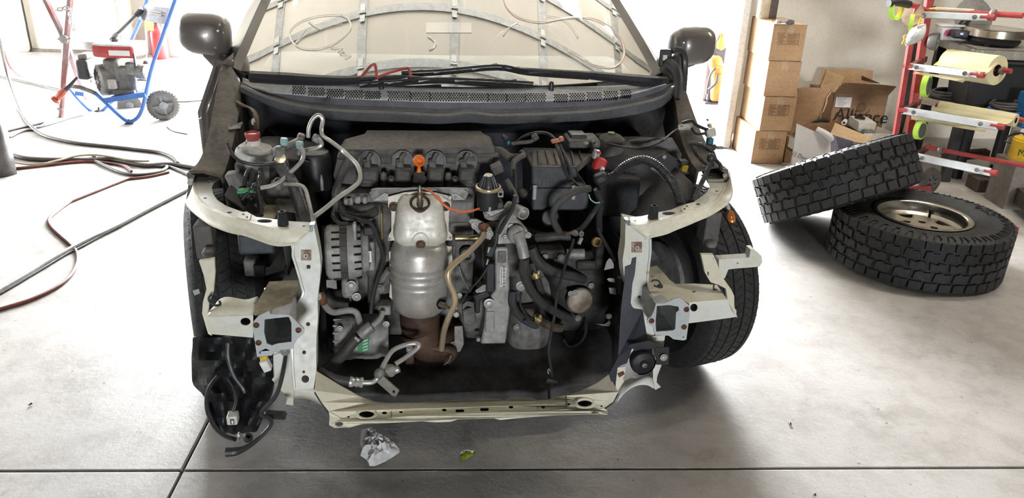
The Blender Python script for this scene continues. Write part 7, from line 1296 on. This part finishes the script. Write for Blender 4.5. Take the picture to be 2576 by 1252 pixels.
MB().lathe([(.075, 0), (.08, .01), (.08, .05), (.06, .06), (0, .062)], Q('o', 950, 470, 5.52), (0, 0, 1), 26).build('air_cleaner', mat('pale_grey_cover', (.55, .55, .55), .5), pw, smooth=50); MB().lathe([(.028, 0), (.028, .02), (0, .022)], c0 + Vector((-.02, .10, .058)), (0, 0, 1), 16).build('fuel_cap', M_BLACKP, pw); obox('throttle_arm', 'o', 1320, 590, 16, 120, 5.36, .02, M_ENGD, .003)
gun = thing('spray_lance', 'black spray lance with red grip resting on the pressure washer', 'spray gun', Q('o', 690, 860, 5.40)); tubeW('lance', 'o', [(1400, 90, 5.5), (1240, 250, 5.5), (1090, 392, 5.5)], .011, mat('lance_black', (.07, .07, .07), .5), gun); tubeW('lance_sleeve', 'o', [(1160, 325, 5.5), (1120, 362, 5.5)], .018, M_DULL, gun); tubeW('lance_tip', 'o', [(1395, 95, 5.5), (1345, 150, 5.5)], .020, M_BLACKP, gun)
g2 = thing('spray_gun', 'red-orange spray gun hanging off the front of the washer frame', 'spray gun', Q('o', 600, 930, 5.36)); tubeW('grip', 'o', [(640, 885, 5.38), (600, 925, 5.36), (565, 965, 5.35)], [.020, .026, .022], mat('faded_orange_red', (.55, .12, .08), .5), g2); tubeW('grip_flare', 'o', [(560, 970, 5.35), (545, 985, 5.35)], [.026, .034], MATS['faded_orange_red'], g2); tubeW('valve_body', 'o', [(640, 885, 5.38), (680, 850, 5.4), (760, 760, 5.44)], [.018, .014, .008], M_ENGD, g2)

# --- red tripod stand with a chain
tsb = W(154, 294, z=0); ty = tsb.y; ts = thing('tripod_stand', 'faded red steel tripod stand with white chain in front of the beige door', 'stand', tsb); M_REDF = mat('faded_red_steel', (.33, .12, .12), .5, .2, var=.3, scale=9, col2=(.30, .27, .27))
tubeW('leg', 'o', [(700, -120, ty), (690, 0, ty), (660, 330, ty), (630, 700, ty), (608, 1060, ty), (600, 1152, ty)], [.030, .030, .028, .024, .022, .022], M_REDF, ts); tubeW('leg', 'o', [(400, -90, ty + .05), (450, 0, ty + .05), (540, 180, ty + .03), (635, 375, ty + .02)], .030, M_REDF, ts); tubeW('leg', 'o', [(640, 375, ty + .05), (700, 560, ty + .15), (770, 760, ty + .3), (850, 965, ty + .45)], .020, M_REDF, ts); MB().lathe([(.03, 0), (.03, .012), (0, .014)], Q('o', 632, 385, ty - .03), (0, -1, 0), 12).build('pivot_bolt', M_STEEL, ts); tubeW('pin', 'o', [(570, 385, ty - .03), (700, 380, ty - .03)], .007, M_STEEL, ts); MB().lathe([(.032, -.006), (.034, .006)], Q('o', 606, 1066, ty), (0, 0, 1), 14).build('leg_clip', M_STEEL, ts)
ch = thing('chain', 'pale steel chain strung between the legs of the red tripod', 'chain', Q('o', 620, 90, ty - .03)); M_CH = mat('pale_chain', (.72, .70, .70), .4, .5)
for k, (x, y) in enumerate(((560, 102), (590, 92), (618, 96), (645, 80), (668, 92), (690, 140), (693, 180), (698, 215), (715, 250), (722, 268))):
    c = Q('o', x, y, ty - .04); ax = Vector((1, 0, .2)) if k < 5 else Vector((.1, 0, 1)); n_ = Vector((0, 1, 0)) if k % 2 else ax.cross(Vector((0, 1, 0))); ax.normalize(); n_.normalize(); MB().tube([c + ax * .02 * math.cos(2 * math.pi * i / 10) + n_.cross(ax) * .011 * math.sin(2 * math.pi * i / 10) for i in range(10)], .0045, 6, 2, closed=True).build('chain_link', M_CH, ch)
# --- fire extinguisher by the left jamb
exp_ = W(400, 149, z=0); ey_ = exp_.y; exx = thing('fire_extinguisher', 'red fire extinguisher with yellow tag standing by the left door jamb', 'fire extinguisher', exp_); zt = Q('o', 1530, 300, ey_).z
MB().lathe([(.075, .0), (.08, .01), (.08, zt - .03), (.07, zt), (.03, zt + .035), (.025, zt + .05)], exp_ + Vector((0, .05, 0)), (0, 0, 1), 26).build('cylinder', mat('extinguisher_red', (.50, .03, .035), .35), exx); MB().lathe([(.02, zt + .045), (.02, zt + .09), (.03, zt + .10), (0, zt + .11)], exp_ + Vector((0, .05, 0)), (0, 0, 1), 14).build('valve', M_BLACKP, exx); MB().bar(exp_ + Vector((-.06, .03, zt + .11)), exp_ + Vector((.06, .03, zt + .09)), .02, .015).build('lever', M_BLACKP, exx); MB().box(exp_ + Vector((-.03, -.045, zt + .05)), (.08, .004, .09)).build('inspection_tag', mat('yellow_tag', (.80, .55, .18), .6), exx); tubeW('hose', 'o', [(1500, 190, ey_), (1440, 215, ey_), (1448, 400, ey_), (1452, 590, ey_)], .014, mat('pale_hose', (.45, .45, .47), .5), exx)
gs = struct(MB().box((W(352, 120, z=0)) + Vector((0, .1, 1.2)), (.16, .1, 2.4)).build('trim_4', mat('dark_edge_trim', (.16, .15, .15), .7)))
# --- edge of a dark body panel standing at the far left
bp2 = []
for z in nm(0.0, .95, 12):
    k = z / .95; xr = -2.83 - .02 * k - .42 * max(0, k - .25) ** 1.6; bp2.append([Vector((xr - .0, 4.16 + .05 * k, z)), Vector((xr - .02, 4.11 + .05 * k, z)), Vector((xr - .10, 4.03 + .06 * k, z)), Vector((xr - .35, 3.92 + .08 * k, z)), Vector((xr - .9, 3.86 + .1 * k, z))])
pn_ = MB().loft(bp2).build('bumper_cover', mat('scuffed_black_panel', (.03, .029, .03), .35, .2, var=.3, scale=6, col2=(.10, .09, .085), coat=.3), None, solid=.03); tag(pn_, 'dark scuffed bumper cover standing on the floor at the left edge', 'bumper')

# --- hoses across the floor
def hose(label, v, pts, r, m, z=None, cat='hose', name='air_hose'):
    P = [W(*V(v, p[0], p[1]), z=p[2] if len(p) > 2 else (z if z is not None else r)) for p in pts]
    return tag(MB().tube(P, r, 8, 6).build(name, m), label, cat)
M_H1 = mat('brown_grey_hose', (.085, .072, .066), .5, var=.15); M_H2 = mat('red_brown_hose', (.20, .06, .05), .5, var=.2); M_H3 = mat('pale_grey_hose', (.28, .28, .27), .45, var=.1); M_H4 = mat('tan_cord', (.30, .26, .16), .5); M_H5 = mat('dark_grey_hose', (.10, .095, .10), .5)
o2 = lambda pts: [(lambda q: ((q[0] - VIEW['w'][0]) * VIEW['w'][2], (q[1] - VIEW['w'][1]) * VIEW['w'][2]) + tuple(p[2:]))(V('o', p[0], p[1])) for p in pts]
q2 = lambda pts: [(lambda q: ((q[0] - VIEW['w'][0]) * VIEW['w'][2], (q[1] - VIEW['w'][1]) * VIEW['w'][2]))(V('q', *p)) for p in pts]
hose('brown-grey hose sweeping from the left edge round towards the car', 'w', o2([(-60, 250, .8), (0, 400, .55), (45, 620, .25), (110, 850, .08), (200, 1080)]) + [(300, 290), (400, 390), (500, 450), (640, 492), (850, 533), (1050, 555), (1300, 580), (1550, 608), (1800, 640), (1950, 700), (2000, 760)], .011, M_H1)
hose('thin red hose curving behind the tripod leg', 'w', o2([(-40, 380, .5), (25, 470, .35), (90, 640, .08), (180, 740), (340, 800), (450, 830)]), .008, M_H2); hose('thick grey supply hose running from the left edge to the washer', 'w', o2([(-60, 728), (0, 735), (200, 775), (400, 822), (600, 866), (690, 880)]), .018, M_H3, z=.02)
hose('dark brown hose lying straight out from under the bumper cover', 'w', [(60, 640), (140, 668), (300, 705), (550, 720), (800, 722), (1040, 722), (1240, 716), (1450, 755), (1640, 785), (1900, 772), (2200, 815), (2300, 840)], .013, M_H1); hose('thin tan cord arching over the brown hose', 'w', [(100, 730), (160, 752), (320, 776), (480, 766), (640, 732), (850, 682), (1050, 668), (1250, 690), (1450, 727), (1600, 738), (1680, 735)], .006, M_H4, z=.03); hose('red-brown hose beside the brown hose, curling to a point', 'w', [(100, 828), (170, 820), (500, 785), (800, 750), (1050, 740), (1250, 762), (1400, 792), (1480, 852)], .008, M_H2)
hose('dark grey hose looping in a wide bow beside the car', 'w', [(1080, 690), (1020, 705), (1180, 790), (1350, 860), (1500, 890), (1650, 885), (1800, 855), (1880, 800), (1780, 785), (1600, 770), (1300, 725), (1100, 700)], .009, M_H5); hose('grey cord from the bow of hoses to the left apron of the car', 'w', [(1640, 780), (1800, 795), (1910, 800), (2120, 890), (2180, 930)], .008, M_H5)
hose('long thin hose trailing forward and curling across the floor', 'w', [(1900, 860), (1700, 905), (1500, 930), (1440, 938), (1250, 1010), (1000, 1110), (850, 1170)] + q2([(420, 310), (345, 365), (295, 415), (320, 470), (420, 560), (462, 610), (465, 680), (420, 760), (330, 830), (180, 900), (0, 955), (-100, 985)]), .007, M_H2)
hose('thick pale grey hose running diagonally to the left front wheel', 'q', [(-150, 930), (0, 842), (150, 755), (300, 662), (500, 552), (700, 458), (900, 352), (1130, 235), (1250, 180)], .011, M_H3); hose('thin dark cord lying along the thick pale grey hose', 'q', [(-100, 905), (0, 862), (200, 745), (400, 625), (470, 590), (600, 520), (720, 452)], .005, M_H5)
hose('faint grey cord far back leading to the washer', 'w', [(40, 410), (105, 396), (290, 352), (500, 308), (420, 362), (640, 300), (800, 250), (940, 218)], .006, M_H5); hose('short curled wire right of the washer wheel', 'w', [(1880, 352), (1930, 390), (2010, 415), (2110, 434)], .004, M_H5, cat='wire', name='wire'); hose('thin cord on the floor behind the washer wheel', 'w', [(1975, 70), (2100, 68), (2250, 55), (2380, 40)], .005, M_H5, cat='cord', name='cord'); hose('grey cord branching at the left edge behind the brown hose', 'w', [(110, 470), (200, 425), (290, 395), (340, 390), (410, 395)], .006, M_H5)

# --- litter in front of the car
def crumple(name, v, outline, hgt, m, seed, label, cat, jag=.012, rings=7):
    random.seed(seed); P = [W(*V(v, *p), z=.003) for p in outline]; c = sum(P, Vector()) / len(P); rows = []
    P = [a.lerp(b, t) for a, b in zip(P, P[1:] + P[:1]) for t in (0, .5)]
    for k in range(rings):
        t = k / rings; rows.append([c + (p - c) * (1 - t) + Vector((random.uniform(-1, 1) * jag * (k > 0), random.uniform(-1, 1) * jag * (k > 0), hgt * math.sin(min(1, t * 1.35) * math.pi / 2) * (.75 + random.uniform(-.25, .25)) if k else .001)) for p in P])
    mb = MB(); mb.loft(rows, closed=True); o = len(mb.v); k0 = (rings - 1) * len(P); mb.v.append(c + Vector((0, 0, hgt * .85))); mb.f += [(k0 + i, k0 + (i + 1) % len(P), o) for i in range(len(P))]
    ob = mb.build(name, m, None, smooth=25); return tag(ob, label, cat)
crumple('crumpled_paper', 'j', [(455, 500), (500, 490), (540, 495), (570, 540), (640, 560), (660, 590), (720, 610), (750, 640), (752, 670), (700, 705), (640, 742), (560, 776), (520, 774), (495, 725), (450, 695), (460, 645), (447, 600)], .045, mat('tissue_paper', (.80, .80, .82), .8, var=.03), 5, 'crumpled white paper lying below the lower crossmember', 'paper', jag=.007)
crumple('leaf', 'j', [(1215, 680), (1235, 660), (1270, 645), (1305, 655), (1345, 660), (1330, 690), (1305, 700), (1280, 715), (1240, 738), (1212, 730), (1230, 705)], .010, mat('yellow_green_leaf', (.33, .40, .03), .5, var=.2, scale=60), 8, 'small yellow-green crumpled scrap on the floor in front of the car', 'scrap', jag=.003)
for v, pts, lab in (('', [(1983, 1062), (1988, 1060), (1992, 1067), (1986, 1071)], 'small dark clod on the floor right of the car shadow'), ('', [(70, 1018), (84, 1012), (83, 1016), (72, 1021)], 'small dark splinter on the bright floor at lower left'), ('', [(2045, 1242), (2052, 1240), (2054, 1246), (2047, 1248)], 'small dark chip near the bottom right of the floor')): crumple('debris', v, pts, .006, M_BROWN, 2, lab, 'debris', jag=.001, rings=3)

# --- grease-pen marks on the windshield, red cord tucked under the wiper
def proj(p):
    d = p - _CL; F, R_, U_ = _loc(_F), _loc(_R), _loc(_U); z = d.dot(F); return 1288 + FPX * d.dot(R_) / z, 626 - FPX * d.dot(U_) / z
def onglass(px, py, lift=.0011):
    u, v = (px - 1160) / 520, .3
    for _ in range(12):
        x, y = proj(ws(u, v)); xu, yu = proj(ws(u + .001, v)); xv, yv = proj(ws(u, v + .001)); a, b, c, d = (xu - x) / .001, (xv - x) / .001, (yu - y) / .001, (yv - y) / .001; det = a * d - b * c; ex_, ey2 = px - x, py - y; u += (d * ex_ - b * ey2) / det; v += (a * ey2 - c * ex_) / det
    return ws(u, v) + Vector((0, -lift * .5, lift))
def mark(v, pts, r, m, name='pen_mark'):                # a flat stroke lying on the glass
    P = catmull([onglass(*V(v, *p), lift=.0032) for p in pts], 5); mb = MB(); A, B = [], []
    for i, p in enumerate(P):
        tn = (P[min(i + 1, len(P) - 1)] - P[max(i - 1, 0)]).normalized(); n = Vector((0, -.45, .89)); sd = tn.cross(n).normalized() * r * 1.25; A.append(p + sd); B.append(p - sd)
    return mb.loft([A, B]).build(name, m, wsh, solid=.0006)
M_PEN = mat('grease_pen', (.98, .98, .93), .25, 1.0, var=0); M_PEN2 = mat('pink_grease_pen', (.95, .80, .70), .3, .9, var=0)
mark('k', [(935, 118), (985, 150), (1010, 195), (1000, 240), (930, 310), (840, 365), (720, 392), (600, 375), (540, 315), (528, 250), (600, 182), (730, 135), (850, 122), (930, 125), (985, 150)], .0018, M_PEN); mark('k', [(940, 195), (860, 205), (740, 240), (640, 290), (575, 350)], .0017, M_PEN); mark('k', [(655, 230), (610, 290), (578, 342)], .0015, M_PEN); mark('k', [(872, 348), (850, 372), (880, 384), (945, 376), (905, 410), (960, 408), (920, 430), (1010, 436), (960, 465)], .0014, M_PEN); mark('k', [(675, 172), (705, 195), (760, 232)], .0022, M_PEN)
mark('k', [(1615, 290), (1658, 318), (1677, 352), (1655, 382), (1625, 398)], .003, mat('white_grease_pen', (1, 1, 1), .2, 1.0, var=0)); mark('l', [(275, 0), (310, 75), (400, 145), (560, 178), (700, 155), (850, 138), (970, 150), (1100, 210), (1190, 300), (1222, 400), (1205, 478), (1130, 532), (1000, 520), (880, 470), (780, 400)], .003, M_PEN2); mark('l', [(270, 282), (320, 215), (385, 180)], .0015, M_PEN); mark('l', [(620, 130), (720, 150), (800, 210), (860, 300)], .0015, M_PEN)
red = thing('red_cord', 'red rubber cord looped under the left wiper at the windshield base', 'cord', LW(L(945, 190, y=.84)))
for P in ([(1085, 610, .80), (1130, 560, .815), (1165, 520, .825), (1195, 505, .825), (1207, 540, .82), (1212, 610, .80)], [(1212, 612, .80), (1290, 580, .81), (1360, 558, .82), (1430, 540, .825), (1468, 545, .82), (1482, 605, .80)]): MB().tube([LW(L(*V('k', p[0], p[1]), y=p[2])) for p in P], .0045, 8, 5).build('cord_loop', mat('red_rubber', (.45, .08, .08), .5), red)
refl_patch = MB().loft([[onglass(1072 + 114 * i / 6, 57 + 26 * j / 3) for i in range(7)] for j in range(4)]).build('paper_reflection', mat('pale_reflection', (1, 1, 1), .12, 1.0, var=0), wsh)  # dash paper's reflection made as a mirror-white patch on the glass
